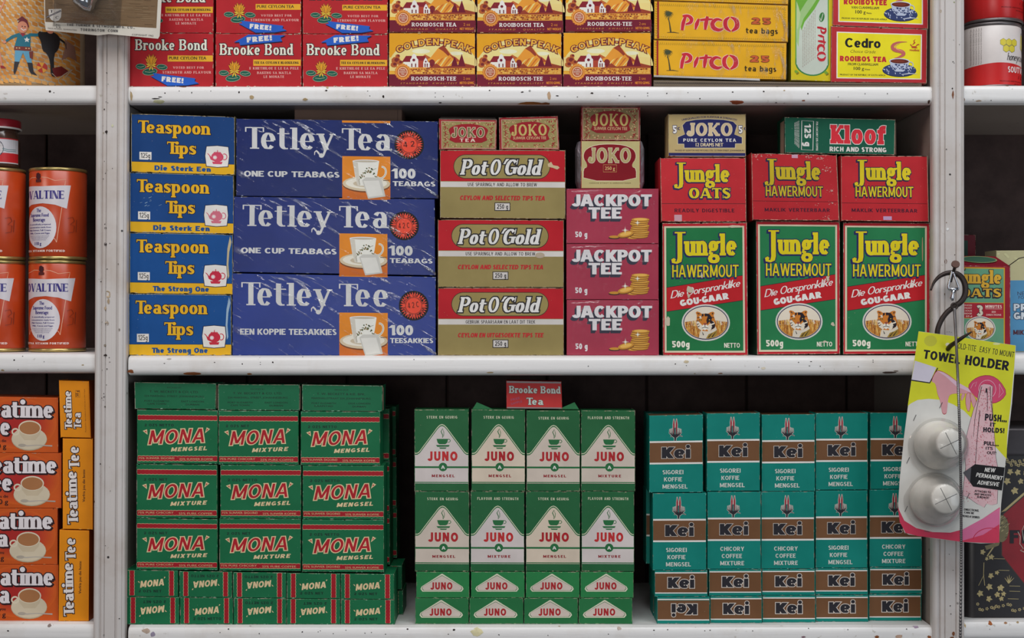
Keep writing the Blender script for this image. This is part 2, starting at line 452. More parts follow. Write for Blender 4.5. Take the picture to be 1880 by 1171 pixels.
def glyph_quads(S, T, t, o):
    Q = []
    for st in S:
        k = st[0]
        if k == 'R':
            _, x0, y0, x1, y1 = st
            Q.append(((x0 - o, y0 - o), (x1 + o, y0 - o), (x1 + o, y1 + o), (x0 - o, y1 + o)))
        elif k == 'O':
            _, x, y, rr = st; Q.append([(x + (rr + o) * math.cos(i * math.pi / 6), y + (rr + o) * math.sin(i * math.pi / 6)) for i in range(12)])
        elif k == 'D':
            _, x0, y0, x1, y1, w = st
            if y0 > y1: x0, y0, x1, y1 = x1, y1, x0, y0
            l = math.hypot(x1 - x0, y1 - y0); sn = max((y1 - y0) / l, .35); hw = (w / 2 + o) / sn * (1 if sn > .36 else 1)
            ex = (x1 - x0) / max(y1 - y0, 1e-6) * o
            Q.append(((x0 - ex - hw, y0 - o), (x0 - ex + hw, y0 - o), (x1 + ex + hw, y1 + o), (x1 + ex - hw, y1 + o)))
        else:
            _, pts, mode, closed = st
            n = len(pts); ws = []
            for i in range(n):
                if mode == 'T': ws.append(T); continue
                if mode == 'T2': ws.append((T + t) / 2 * .8); continue
                if mode == 's':
                    f = math.sin(math.pi * i / (n - 1)) ** 2; ws.append(max(t, T * .55) * (1 - f) + T * f); continue
                if closed: p0, p1 = (pts[i - 1] if i > 0 else pts[-2]), (pts[i + 1] if i < n - 1 else pts[1])
                else: p0, p1 = pts[max(i - 1, 0)], pts[min(i + 1, n - 1)]
                dx, dy = p1[0] - p0[0], p1[1] - p0[1]; l = math.hypot(dx, dy) or 1
                ws.append(t + (T - t) * abs(dy) / l)
            Q += stroke_quads(pts, ws, closed, o)
    return Q

def hull(pts):
    p = sorted(set((round(x, 5), round(y, 5)) for x, y in pts))
    if len(p) < 3: return p
    def half(q):
        h = []
        for c in q:
            while len(h) > 1 and (h[-1][0] - h[-2][0]) * (c[1] - h[-2][1]) - (h[-1][1] - h[-2][1]) * (c[0] - h[-2][0]) <= 1e-9: h.pop()
            h.append(c)
        return h[:-1]
    return half(p) + half(p[::-1])

def union(quads):
    """overlapping convex polygons -> triangles that do not overlap"""
    V = []; Fc = []; total = 0
    for q in quads:
        q = hull(q)
        if len(q) < 3: continue
        ar = sum(q[i][0] * q[(i + 1) % len(q)][1] - q[(i + 1) % len(q)][0] * q[i][1] for i in range(len(q))) / 2
        if ar < 1e-7: continue
        total += ar
        Fc.append(list(range(len(V), len(V) + len(q)))); V += [Vector(p) for p in q]
    if not Fc: return [], []
    r = delaunay_2d_cdt(V, [], Fc, 0, 1e-6)
    F = [tuple(f) for f, src in zip(r[2], r[5]) if src]
    got = 0
    for a, b, c in F:
        a, b, c = r[0][a], r[0][b], r[0][c]; got += abs((b.x - a.x) * (c.y - a.y) - (c.x - a.x) * (b.y - a.y)) / 2
    if got > total * 1.001:
        if len(Fc) <= 1: return [(v.x, v.y) for v in V], [(0, i, i + 1) for i in range(1, len(V) - 1)] if Fc else []
        m = len(Fc) // 2
        Q = [[(V[i].x, V[i].y) for i in f] for f in Fc]
        v1, f1 = union(Q[:m]); v2, f2 = union(Q[m:]); n = len(v1)
        return v1 + v2, f1 + [tuple(i + n for i in f) for f in f2]
    return [(p.x, p.y) for p in r[0]], F

# built-in typeface for the small print: string -> flat triangles
_bc = {}
def builtin_text(s):
    if s in _bc: return _bc[s]
    c = bpy.data.curves.new('tmp', 'FONT'); c.body = s; c.size = 1.0; c.resolution_u = 2
    o = bpy.data.objects.new('tmp', c); COL.objects.link(o)
    dg = bpy.context.evaluated_depsgraph_get(); dg.update()
    me = bpy.data.meshes.new_from_object(o.evaluated_get(dg))
    me.calc_loop_triangles()
    v = [(p.co.x, p.co.y) for p in me.vertices]; f = [tuple(t.vertices) for t in me.loop_triangles]
    bpy.data.objects.remove(o); bpy.data.curves.remove(c); bpy.data.meshes.remove(me)
    x0 = min([p[0] for p in v], default=0); x1 = max([p[0] for p in v], default=1)
    _bc[s] = ([(p[0] - x0, p[1]) for p in v], f, x1 - x0)
    return _bc[s]
BCAP = 0.70

SANS = dict(T=.2, t=.17, s=0, X=.7)
BOLD = dict(T=.27, t=.22, s=0, X=.74)
BLACK = dict(T=.36, t=.28, s=0, X=.78)
SER = dict(T=.2, t=.075, s=.075, X=.66)
SERB = dict(T=.25, t=.10, s=.08, X=.70)
SLAB = dict(T=.19, t=.12, s=.09, X=.66)
SLABB = dict(T=.32, t=.2, s=.07, X=.76)
THIN = dict(T=.13, t=.09, s=0, X=.62)
SKIN = dict(T=.16, t=.12, s=0, X=.7)

_uc = {}
class Art:
    """flat print on a face, in photograph pixels (u to the right, v down). fr: (ox, oy, scale) lets coordinates be read off an enlargement"""
    def __init__(s, W, H, fr=(0, 0, 1)):
        s.W, s.H, s.fr = W, H, fr; s.parts = {}; s.cur = None; s.order = 0; s.step = 1.0; s.part('lettering')
    def part(s, name):
        s.cur = s.parts.setdefault(name, dict(v=[], f=[], m=[])); return s
    def xy(s, p): ox, oy, k = s.fr; return ((p[0] - ox) / k, (p[1] - oy) / k)
    def raw(s, pts, faces, col, rough=0.45, local=False):
        s.order += s.step; c = s.cur; b = len(c['v'])
        if not local: pts = [s.xy(p) for p in pts]
        c['v'] += [(x, y, s.order) for x, y in pts]
        for f in faces:
            if len(f) == 4: f = [(f[0], f[1], f[2]), (f[0], f[2], f[3])]
            else: f = [f]
            for t in f:
                p, q, r = (pts[i] for i in t)
                cr = (q[0] - p[0]) * (r[1] - p[1]) - (q[1] - p[1]) * (r[0] - p[0])
                if abs(cr) < 1e-9: continue
                c['f'].append(tuple(b + i for i in (t if cr < 0 else (t[0], t[2], t[1])))); c['m'].append((col, rough))
    def poly(s, pts, col, rough=0.45):
        tris = tessellate_polygon([[Vector((x, y, 0)) for x, y in pts]])
        s.raw(pts, tris, col, rough)
    def spoly(s, pts, col, k=2): s.poly(chaikin(pts, k), col)
    def sline(s, pts, w, col):
        ws = w if isinstance(w, (list, tuple)) else [w] * len(pts)
        q = smooth_path([(p[0], p[1], v) for p, v in zip(pts, ws)], 5); s.line([(a, b) for a, b, c in q], [max(c, .3) for a, b, c in q], col)
    def rect(s, x0, y0, x1, y1, col, rough=0.45): s.raw([(x0, y0), (x1, y0), (x1, y1), (x0, y1)], [(0, 1, 2, 3)], col, rough)
    def ell(s, cx, cy, rx, ry, col, rot=0, n=24, a0=0, a1=360):
        c, d = math.cos(math.radians(rot)), math.sin(math.radians(rot)); pts = []
        full = abs(a1 - a0) >= 360
        for i in range(n if full else n + 1):
            th = math.radians(a0 + (a1 - a0) * i / n); x, y = rx * math.cos(th), ry * math.sin(th)
            pts.append((cx + x * c - y * d, cy + x * d + y * c))
        s.raw([(cx, cy)] + pts, [(0, i, i + 1) for i in range(1, len(pts))] + ([(0, len(pts), 1)] if full else []), col)
    def ring(s, cx, cy, rx, ry, w, col, n=28, a0=0, a1=360, rot=0):
        c, d = math.cos(math.radians(rot)), math.sin(math.radians(rot)); pts = []
        for i in range(n + 1):
            th = math.radians(a0 + (a1 - a0) * i / n); x, y = rx * math.cos(th), ry * math.sin(th)
            pts.append((cx + x * c - y * d, cy + x * d + y * c))
        s.line(pts, w, col, closed=abs(a1 - a0) >= 360)
    def line(s, pts, w, col, closed=False):
        ws = w if isinstance(w, (list, tuple)) else [w] * len(pts)
        Q = stroke_quads(list(pts), list(ws), closed, 0)
        if len(Q) > 1: v, f = union(Q)
        else: v, f = list(Q[0]), [(0, 1, 2, 3)]
        s.raw(v, f, col)
    def _emit(s, vt, x, y, ang, arc, L, col):
        c, d = math.cos(math.radians(ang)), math.sin(math.radians(ang)); v = []
        for px, py in vt[0]:
            if arc:
                th = (px - L / 2) / arc; X = L / 2 + (arc + py) * math.sin(th); Y = arc - (arc + py) * math.cos(th)
            else: X, Y = px, -py
            v.append((x + X * c - Y * d, y + X * d + Y * c))
        s.raw(v, vt[1], col)
    def T(s, x, y, L, h, txt, col, st=SANS, out=(), sh=None, ang=0, slant=0, trk=.1, arc=0, align=0):
        """lettering: baseline start (x,y), length L (None: natural), cap height h"""
        T_, t_, se, X = st['T'], st['t'], st['s'], st['X']; keep = s.cur
        if s.cur is s.parts.get('lettering'): s.part('brand_lettering' if h / s.fr[2] >= 8 else 'small_print')
        items = []; cx = 0
        for i, ch in enumerate(txt):
            S, adv = glyph(ch, T_, t_, se, X); items.append((S, cx)); cx += adv + trk + (se * .9 if ch != ' ' else 0)
            if ch in 'TFPVWY' and txt[i + 1:i + 2].islower(): cx -= (.22 if se else .16) if ch != 'P' else .05
        nat = cx - trk
        k = (L / nat) if L else h
        if not L: L = nat * h
        if align: x -= L * align * math.cos(math.radians(ang)); y -= L * align * math.sin(math.radians(ang))
        def quads(o, shifts=((0, 0),)):
            key = (txt, T_, t_, se, X, trk, slant, round(k / h, 5), round(o / h, 5), tuple((round(p / h, 5), round(q / h, 5)) for p, q in shifts))
            if key not in _uc:
                Q = []
                for dx, dy in shifts:
                    for S, gx in items:
                        for q in glyph_quads(S, T_, t_, o / h):
                            Q.append([((gx + a + b * slant) * k / h + dx / h, b - dy / h) for a, b in q])
                _uc[key] = union(Q)
            V, F = _uc[key]
            return [(a * h, b * h) for a, b in V], F
        if sh: s._emit(quads(sh[3] if len(sh) > 3 else 0, [(sh[0] * i / 3, sh[1] * i / 3) for i in (1, 2, 3)]), x, y, ang, arc, L, sh[2])
        for o, oc in out: s._emit(quads(o), x, y, ang, arc, L, oc)
        s._emit(quads(0), x, y, ang, arc, L, col); s.cur = keep
    def B(s, x, y, L, h, txt, col, ang=0, align=0, slant=0, arc=0, bold=0):
        """small print in the built-in face"""
        v, f, w = builtin_text(txt); hs = h / BCAP; keep = s.cur
        if s.cur is s.parts.get('lettering'): s.part('small_print')
        if L is None: L = w * hs
        k = L / w
        if align: x -= L * align * math.cos(math.radians(ang)); y -= L * align * math.sin(math.radians(ang))
        c, d = math.cos(math.radians(ang)), math.sin(math.radians(ang))
        for off in ((0,) if not bold else (-bold, bold)):
            pts = []
            for a, b in v:
                px, py = a * k + b * slant * k + off, b * hs
                if arc: th = (px - L / 2) / arc; X = L / 2 + (arc + py) * math.sin(th); Y = arc - (arc + py) * math.cos(th)
                else: X, Y = px, -py
                pts.append((x + X * c - Y * d, y + X * d + Y * c))
            s.raw(pts, f, col)
        s.cur = keep
    def flecks(s, n, col=(196, 184, 160), seed=1, edge=True, size=1.6):
        s.part('rubbed_edge_specks')
        """paper showing through where edges and corners are rubbed"""
        r = random.Random(seed); W, H = s.W, s.H; save = s.fr; s.fr = (0, 0, 1); v = []; f = []
        for i in range(n):
            q = r.random()
            if edge and q < .8:
                side = r.choice('LRTTBB'); u = r.random()
                if r.random() < .35: u = r.choice([r.uniform(0, .06), r.uniform(.94, 1)])
                if side in 'TB': x = u * W; y = .5 if side == 'T' else H - .5; lx, ly = r.uniform(.6, 5) * size / 1.6, r.uniform(.3, 1.3)
                else: y = u * H; x = .5 if side == 'L' else W - .5; lx, ly = r.uniform(.3, 1.2), r.uniform(.6, 5) * size / 1.6
            else: x, y = r.uniform(2, W - 2), r.uniform(2, H - 2); lx, ly = r.uniform(.2, .7), r.uniform(.2, .7)
            k = 5; b = len(v)
            for j in range(k):
                th = 2 * math.pi * j / k + r.uniform(-.3, .3); rr = r.uniform(.5, 1)
                v.append((min(max(x + lx * rr * math.cos(th), .1), W - .1), min(max(y + ly * rr * math.sin(th), .1), H - .1)))
            f += [(b, b + j, b + j + 1) for j in range(1, k - 1)]
        s.raw(v, f, col, .9); s.fr = save

EPS = 8e-6
def realize(art, mapf, parent, rough=None, names=None, subdiv=0, mk=card, wear=.35):
    """turn the print into one mesh per part under PARENT; mapf(u array, v array, layer array) -> n x 3"""
    out = []; squeeze = min(1.0, 4.5e-4 / (EPS * max(art.order, 1)))
    for name, c in art.parts.items():
        if not c['f']: continue
        v = np.array(c['v'], float); v[:, 2] *= squeeze; f = c['f']; m = c['m']
        if subdiv: v, f, m = split_long(v, f, m, subdiv)
        xyz = mapf(v[:, 0], v[:, 1], v[:, 2])
        keys = sorted(set(m)); idx = {k: i for i, k in enumerate(keys)}
        o = link_mesh(name, xyz.tolist(), f, [mk(k[0], k[1] if rough is None else rough, wear) for k in keys], [idx[k] for k in m], parent)
        out.append(o)
    return out

def split_long(v, f, m, lim):
    v = [tuple(p) for p in v]; todo = list(zip(f, m)); F = []; M = []; mid = {}
    while todo:
        t, k = todo.pop()
        xs = [v[i][0] for i in t]
        if max(xs) - min(xs) <= lim: F.append(t); M.append(k); continue
        e = max(((abs(v[t[i]][0] - v[t[(i + 1) % 3]][0]), i) for i in range(3)))[1]
        a, b, c = t[e], t[(e + 1) % 3], t[(e + 2) % 3]; key = (min(a, b), max(a, b))
        if key not in mid: mid[key] = len(v); v.append(tuple((p + q) / 2 for p, q in zip(v[a], v[b])))
        q = mid[key]; todo += [((a, q, c), k), ((q, b, c), k)]
    return np.array(v), F, M

# ---------------------------------------------------------------- cartons
def quadmap(W, H, q, y):
    """maps nominal (u,v) of a front face to x,z offsets from the face's bottom middle; q = (xl,xr,ytl,ytr,ybl,ybr[,xbl,xbr]) in photograph pixels at depth y"""
    xl, xr, ytl, ytr, ybl, ybr = q[:6]
    xbl, xbr = (q[6], q[7]) if len(q) > 6 else (xl, xr)
    k = P * (D + y) / D; x0 = (xbl + xbr) / 2; z0 = max(ybl, ybr)
    def f(u, v):
        u = u / W; v = v / H
        L = xl + (xbl - xl) * v; R = xr + (xbr - xr) * v
        px = L + (R - L) * u
        top = ytl + (ytr - ytl) * u; bot = ybl + (ybr - ybl) * u
        py = top + (bot - top) * v
        return (px - x0) * k, (z0 - py) * k
    return f, (WX(x0, y), y, WZ(z0, y))

def box_bm(W, H, dep, bev, rnd, jit=0.25):
    bm = bmesh.new(); r = bmesh.ops.create_cube(bm, size=1)
    for v in bm.verts:
        v.co = Vector(((v.co.x + .5) * W, (v.co.z + .5) * H, (v.co.y + .5)))      # u, v(down), depth 0..1
        if v.co.z > .5: v.co.x += rnd.uniform(-jit, jit)
    sel = list(bm.edges)
    n0 = set(bm.faces)
    for f in bm.faces: f.material_index = 0
    sc = dep
    for v in bm.verts: v.co.z *= sc
    bmesh.ops.bevel(bm, geom=sel, offset=bev, segments=1, affect='EDGES', material=1)
    return bm

_rnd = random.Random(3)
def carton(name, art, q, y=0.012, dep=70, body=(200, 40, 40), label=None, cat='box', group=None, side=None, edge=None, wear=0.5,
           bev=0.8, rough=0.5, flat=False, yaw=0, top=None, awear=.35):
    """one box: root mesh = the carton itself, children = its print (one mesh per part)"""
    f, loc = quadmap(art.W, art.H, q, y)
    kx = P * (D + y) / D
    bm = box_bm(art.W, art.H, dep, bev, _rnd)
    side = side or body
    mats = [card(body, rough, wear), worn(edge or body, wear), card(side, rough, wear), card(top or body, rough, wear)]
    for fc in bm.faces:
        if fc.material_index == 0:
            c = fc.calc_center_median()
            if c.x < .6 or c.x > art.W - .6: fc.material_index = 2
            elif c.y < .6 or c.y > art.H - .6: fc.material_index = 3
    for v in bm.verts:
        x, z = f(v.co.x, v.co.y); v.co = Vector((x, v.co.z * kx, z))
    bmesh.ops.recalc_face_normals(bm, faces=bm.faces)
    o = link_bm(name, bm, mats, loc=loc)
    o.rotation_euler.z = yaw
    tag(o, label, cat, group)
    def mp(u, v, l):
        x, z = f(u, v); return np.stack([x, -EPS * l - 2e-5, z], 1)
    realize(art, mp, o, wear=awear)
    return o
# ================================================================ printed designs (coordinates read off enlargements of the photograph)
RED = (176, 34, 42); GOLD = (226, 168, 44); CREAMW = (232, 226, 208); INK = (28, 26, 34); WHT = (226, 222, 216)

def lotus(A, cx, cy, k):
    """water lily over three pads; k = scale against the enlargement"""
    A.part('flower_emblem'); G = (24, 92, 74); LN = (205, 200, 170)
    for (dx, dy, rx, ry, rot) in ((-115, 55, 52, 26, 3), (120, 60, 56, 26, 6), (-15, 108, 78, 34, -6)):
        A.ell(cx + dx * k, cy + dy * k, (rx + 6) * k, (ry + 6) * k, INK, rot); A.ell(cx + dx * k, cy + dy * k, (rx + 3) * k, (ry + 3) * k, LN, rot)
        A.ell(cx + dx * k, cy + dy * k, rx * k, ry * k, G, rot)
        A.line([(cx + (dx - rx * .7) * k, cy + dy * k), (cx + dx * k, cy + (dy + 6) * k), (cx + (dx + rx * .7) * k, cy + (dy - 5) * k)], 3 * k, LN)
    def petal(ax, w, h, base=50, c=(232, 160, 40)):
        a = math.radians(ax); bx, by = cx, cy + base * k
        tip = (bx + math.sin(a) * h * k, by - math.cos(a) * h * k)
        nx, ny = math.cos(a) * w * k, math.sin(a) * w * k; mx, my = (bx * .4 + tip[0] * .6), (by * .4 + tip[1] * .6)
        A.poly([(bx, by + 3 * k), (mx - nx * 1.35, my - ny * 1.35), (tip[0], tip[1] - 5 * k), (mx + nx * 1.35, my + ny * 1.35)], INK)
        A.poly([(bx, by), (mx - nx, my - ny), tip, (mx + nx, my + ny)], c)
    for ax, w, h in ((-38, 13, 105), (38, 13, 105), (-24, 13, 118), (24, 13, 118), (-11, 13, 128), (11, 13, 128), (0, 12, 112)):
        petal(ax, w, h)
    for ax in (-78, 78, -110, 110, 160, 200): petal(ax, 8, 62, 40, (240, 190, 60))

def free_banner(A, pts, tx, ty, ang, L=228, h=50):
    A.part('free_banner'); A.poly([(x + 5, y + 9) for x, y in pts], (20, 26, 60)); A.poly(pts, (36, 92, 190))
    A.T(tx, ty, L, h, 'FREE!', WHT, BLACK, ang=ang, trk=.16)

def brooke_bond(v):
    A = Art(157, 92, (25, 350, 5.7)) if v == 'A' else Art(157, 92, (945, 353, 5.7))
    BB = dict(T=.2, t=.09, s=.07, X=.66)
    if v == 'A':
        A.part('lettering'); A.T(105, 515, 748, 106, 'Brooke Bond', CREAMW, BB, out=((7, INK),), trk=.07)
        A.part('gold_band'); A.rect(440, 567, 912, 627, GOLD)
        A.part('lettering'); A.B(455, 608, 388, 30, 'PURE CEYLON TEA', INK, bold=1.2)
        A.T(498, 697, 322, 21, 'VOTED BEST FOR', (236, 180, 170), SLAB, trk=.2); A.T(388, 745, 508, 23, 'STRENGTH AND FLAVOUR', (236, 180, 170), SLAB, trk=.2)
        lotus(A, 268, 625, .95)
        free_banner(A, [(285, 740), (730, 793), (722, 822), (768, 842), (640, 862), (440, 866), (262, 772), (300, 768)], 376, 822, 5)
    else:
        A.part('lettering'); A.T(992, 562, 762, 112, 'Brooke Bond', CREAMW, BB, out=((7, INK),), trk=.07)
        A.part('gold_band'); A.rect(1337, 608, 1832, 670, GOLD)
        A.part('lettering'); A.T(1348, 650, 462, 22, 'TEE EA CEYLON E HLOEKILENG', INK, SLABB, trk=.14)
        for y, x0, x1, s in ((706, 1298, 1812, 'E KHETHILOE E LE EA PELE'), (751, 1378, 1732, 'BAKENG SA MATLA'), (790, 1446, 1660, 'LE MONATE')):
            A.T(x0, y, x1 - x0, 23, s, (236, 180, 170), SLAB, trk=.2)
        lotus(A, 1140, 690, .95)
        free_banner(A, [(1190, 435), (1135, 437), (1288, 360), (1672, 366), (1622, 388), (1638, 426), (1200, 466)], 1272, 440, -5, 262, 52)
    A.flecks(26, seed=ord(v))
    return A

def golden_peak(v, k):
    MAR = (112, 24, 44); ORG = (214, 132, 40); A = Art(160, 96, (930, 325, 5.37)); r = random.Random(5)
    A.part('landscape_print'); A.rect(932, 328, 1788, 725, (226, 160, 32))
    # sky
    A.ell(1370, 640, 440, 262, (240, 212, 138), n=30, a0=180, a1=360); A.rect(935, 560, 1786, 690, (238, 206, 130))
    A.ell(1250, 500, 90, 22, (238, 226, 190)); A.ell(1600, 520, 70, 18, (238, 226, 190))
    # mountain
    A.poly([(1180, 610), (1290, 530), (1345, 560), (1420, 470), (1475, 440), (1560, 540), (1680, 610), (1770, 650), (1770, 700), (1150, 690)], (226, 150, 52))
    A.poly([(1420, 470), (1475, 440), (1540, 530), (1520, 545), (1470, 500)], (150, 60, 40))
    for i in range(11):
        x = 1300 + i * 38; A.poly([(x, 560 + abs(i - 5) * 12), (x + 26, 548 + abs(i - 5) * 12), (x - 40, 640), (x - 62, 652)], (244, 208, 128) if i % 2 else (196, 104, 40))
    A.poly([(1520, 520), (1600, 560), (1640, 600), (1600, 600)], (168, 74, 44))
    A.poly([(1290, 530), (1345, 560), (1240, 610), (1190, 608)], (186, 96, 48))
    # far hedge and trees
    A.poly([(1310, 655), (1370, 640), (1400, 615), (1450, 650), (1560, 640), (1700, 620), (1786, 640), (1786, 668), (1310, 672)], (150, 62, 40))
    for x, w, h in ((1585, 34, 95), (1655, 38, 120)): A.poly([(x - w, 645), (x - w * .7, 600), (x - w * .35, 645 - h * .7), (x, 645 - h), (x + w * .4, 645 - h * .6), (x + w, 645)], MAR)
    A.ell(1358, 612, 30, 34, (124, 36, 40)); A.rect(1350, 620, 1364, 655, MAR)
    for dx, dy, rr in ((1000, 590, 46), (1018, 548, 24), (980, 630, 34), (1040, 610, 30)): A.ell(dx, dy, rr, rr * .8, (178, 92, 44), n=9); A.ell(dx + 8, dy - 6, rr * .55, rr * .45, (120, 40, 40), n=7)
    # homestead
    A.poly([(1058, 606), (1100, 545), (1290, 545), (1320, 590), (1320, 610)], (132, 32, 42))
    A.rect(1075, 603, 1150, 650, (236, 226, 212)); A.rect(1218, 590, 1278, 655, (170, 66, 46))
    A.poly([(1142, 655), (1142, 580), (1155, 565), (1160, 540), (1180, 522), (1200, 540), (1208, 566), (1222, 580), (1222, 655)], WHT)
    A.poly([(1272, 655), (1272, 605), (1282, 580), (1296, 560), (1310, 580), (1320, 605), (1336, 610), (1336, 655)], WHT)
    A.ell(1178, 585, 15, 14, MAR, n=10); A.ell(1297, 600, 9, 9, MAR, n=8)
    for x in (1158, 1196, 1290, 1312): A.rect(x - 6, 618, x + 6, 652, (120, 50, 50))
    # vineyard rows
    A.rect(1110, 662, 1786, 722, (216, 150, 60))
    A.step = .1
    for row in range(3):
        for i in range(26):
            x = 1125 + i * 26 + row * 12 + r.uniform(-6, 6); y = 673 + row * 17 + r.uniform(-3, 3)
            if x < 1780: A.ell(x, y, 12, 7.5, r.choice([(146, 70, 36), (174, 92, 34), (226, 178, 84), (120, 48, 36)]), n=6)
    A.step = 1.0; A.rect(932, 700, 1110, 722, (226, 170, 60))
    # title
    A.part('lettering'); GP = dict(T=.2, t=.2, s=0, X=.7)
    A.T(1010, 522 - 82, 745, 62, 'GOLDEN-PEAK', (232, 172, 62), GP, out=((6.5, MAR),), arc=860, trk=.2)
    A.part('maroon_band'); A.rect(932, 722, 1795, 836, MAR)
    A.part('lettering')
    tx = 'ROOIBOSCH-TEE' if v == 'TEE' else 'ROOIBOSCH TEA'
    A.T(1155, 782, 446, 37, tx, WHT, dict(T=.2, t=.15, s=.07, X=.7), trk=.12)
    A.B(1045, 816, 560, 15, 'S T A N D A A R D     K W A L I T E I T' if v == 'TEE' else 'S T A N D A R D       Q U A L I T Y', (200, 140, 60), slant=.2)
    A.B(1705, 775, 66, 28, '2 ons' if v == 'TEE' else '2 oz', ORG, align=.5); A.B(1706, 816, 140, 24, 'NETTO GEWIG' if v == 'TEE' else 'NET WEIGHT', ORG, align=.5, bold=1)
    A.part('round_seal'); cx, cy = 1068, 700
    for i in range(18):
        a = i * 20 * math.pi / 180; A.ell(cx + 68 * math.cos(a), cy + 68 * math.sin(a), 13, 13, (206, 124, 50), n=8)
    A.ell(cx, cy, 72, 72, (224, 146, 60)); A.ring(cx, cy, 55, 55, 4, MAR); A.ring(cx, cy, 44, 44, 3, WHT); A.ell(cx, cy, 41, 41, (178, 96, 70))
    for dy, s, w in ((-14, 'PURE', 44), (6, 'ROOIBOSCH', 66), (26, 'TEA', 32)): A.B(cx, cy + dy, w, 13, s, CREAMW, align=.5)
    A.flecks(22, (222, 190, 140), seed=k + 5)
    return A

PIT = [('P', [(.12, 0), (.1, .5), (.2, 1)], 1), ]
def pitco_word(A, x, y, L, h, col, oc, ang=0, o=6):
    """brush-like word: swelling strokes"""
    c, d = math.cos(math.radians(ang)), math.sin(math.radians(ang))
    def W(px, py): X, Y = px * L, -py * h; return (x + X * c - Y * d, y + X * d + Y * c)
    st = [([(.02, .02), (.035, .5), (.08, .95)], [.9, 1.2, .8]), ([(.03, .95), (.12, 1.02), (.19, .8), (.17, .52), (.08, .42)], [.7, .9, 1.3, 1, .5]),
          ([(.25, .1), (.27, .45), (.31, .8)], [.5, 1.3, .7]), ([(.33, .72), (.43, .78), (.55, .8)], [.7, .8, .5]), ([(.42, .1), (.43, .5), (.46, .98)], [.7, 1.3, .9]),
          ([(.71, .74), (.62, .86), (.53, .55), (.56, .2), (.66, .06), (.73, .2)], [.5, .9, 1.4, 1.4, 1, .5]),
          ([(.84, .98), (.76, .75), (.77, .25), (.86, .02)], [.4, 1.3, 1.3, .4]), ([(.86, .98), (.97, .8), (.98, .3), (.88, .04)], [.4, 1.4, 1.5, .5])]
    w = h * .21
    for e, cc in ((o, oc), (0, col)):
        for pts, ws in st:
            n = []
            m = []
            for i in range(len(pts) - 1):
                for t in (0, .34, .67): n.append((pts[i][0] * (1 - t) + pts[i + 1][0] * t, pts[i][1] * (1 - t) + pts[i + 1][1] * t)); m.append((ws[i] * (1 - t) + ws[i + 1] * t) * w + 2 * e)
            n.append(pts[-1]); m.append(ws[-1] * w + 2 * e)
            for _ in range(2): n = [n[0]] + [((n[i - 1][0] + 2 * n[i][0] + n[i + 1][0]) / 4, (n[i - 1][1] + 2 * n[i][1] + n[i + 1][1]) / 4) for i in range(1, len(n) - 1)] + [n[-1]]
            A.line([W(*p) for p in n], m, cc)

def pitco_box():
    A = Art(244, 67, (55, 398, 5.37)); r = random.Random(9); OL = (120, 96, 30)
    A.part('border')
    A.step = .1
    for i in range(62):
        x = 75 + i * 20.5
        A.line([(x, 445), (x + 7, 418), (x + 13, 440)], 3, OL); A.line([(x, 735), (x + 8, 745), (x + 14, 728)], 3, OL)
    for i in range(14):
        y = 420 + i * 23; A.line([(64, y), (84, y + 6), (70, y + 13)], 3, OL); A.line([(1320, y + 20), (1345, y + 26), (1328, y + 34)], 3, OL)
    A.step = 1.0; A.part('red_strip'); A.rect(84, 400, 102, 752, (150, 28, 36))
    A.part('palm_emblem'); A.line([(188, 530), (205, 600), (218, 690)], [9, 11, 17], (86, 74, 44)); A.line([(182, 694), (245, 690), (300, 697)], [4, 9, 3], (70, 60, 40))
    for a in range(0, 360, 24):
        l = 50 + 8 * math.sin(a); A.line([(195, 520), (195 + l * .6 * math.cos(math.radians(a)), 512 + l * .5 * math.sin(math.radians(a))), (195 + l * math.cos(math.radians(a)), 525 + l * .8 * math.sin(math.radians(a)))], [10, 8, 2], (70, 76, 50))
    A.part('lettering'); pitco_word(A, 318, 672, 565, 145, (196, 40, 58), (232, 196, 170))
    A.T(1012, 590, 82, 60, '2', (196, 92, 50), SLABB, out=((4, (120, 60, 40)),)); A.T(1118, 590, 82, 60, '5', (196, 92, 50), SLABB, out=((4, (120, 60, 40)),))
    A.T(955, 682, 312, 54, 'tea bags', (52, 40, 20), dict(T=.17, t=.14, s=0, X=.72), trk=.13)
    return A

def pitco_green():
    A = Art(76, 150, (1405, -20, 5.37)); A.part('green_panel')
    A.rect(1448, -16, 1780, 640, (96, 160, 70)); A.ell(1614, 620, 166, 122, (60, 130, 70), n=30)
    A.rect(1460, -16, 1768, 640, (196, 204, 190)); A.ell(1614, 615, 153, 115, (196, 204, 190), n=30)
    A.poly([(1460, -16), (1730, -16), (1640, 130), (1540, 250), (1510, 330), (1490, 240), (1460, 120)], (110, 172, 60))
    A.poly([(1470, 200), (1500, 150), (1560, 60), (1640, -16), (1700, -16), (1620, 100), (1530, 220), (1490, 330), (1480, 480), (1462, 430)], (160, 196, 130))
    A.poly([(1460, 60), (1480, 110), (1500, 180), (1478, 300), (1462, 330)], (186, 204, 150))
    for i in range(8):
        x = 1640 - i * 17; A.B(x, 140 + i * 26, 440 - i * 14, 8, 'the cool green hills and the taste of fresh leaf in the cup', (150, 90, 80), ang=90)
    A.part('leaf_emblem'); A.ell(1710, 205, 26, 44, (60, 120, 60), 12); A.line([(1702, 240), (1712, 205), (1722, 172)], 5, WHT); A.line([(1702, 240), (1690, 210)], 4, WHT)
    A.part('lettering'); pitco_word(A, 1662, 292, 310, 88, (186, 40, 50), (214, 214, 206), ang=90, o=2)
    A.part('corner_ornament')
    for x in (1460, 1752): A.ell(x, 708, 22, 14, (120, 160, 50), 30, n=8); A.ell(x + 12, 722, 16, 8, (130, 120, 40), -30, n=8)
    A.flecks(20, seed=4); return A

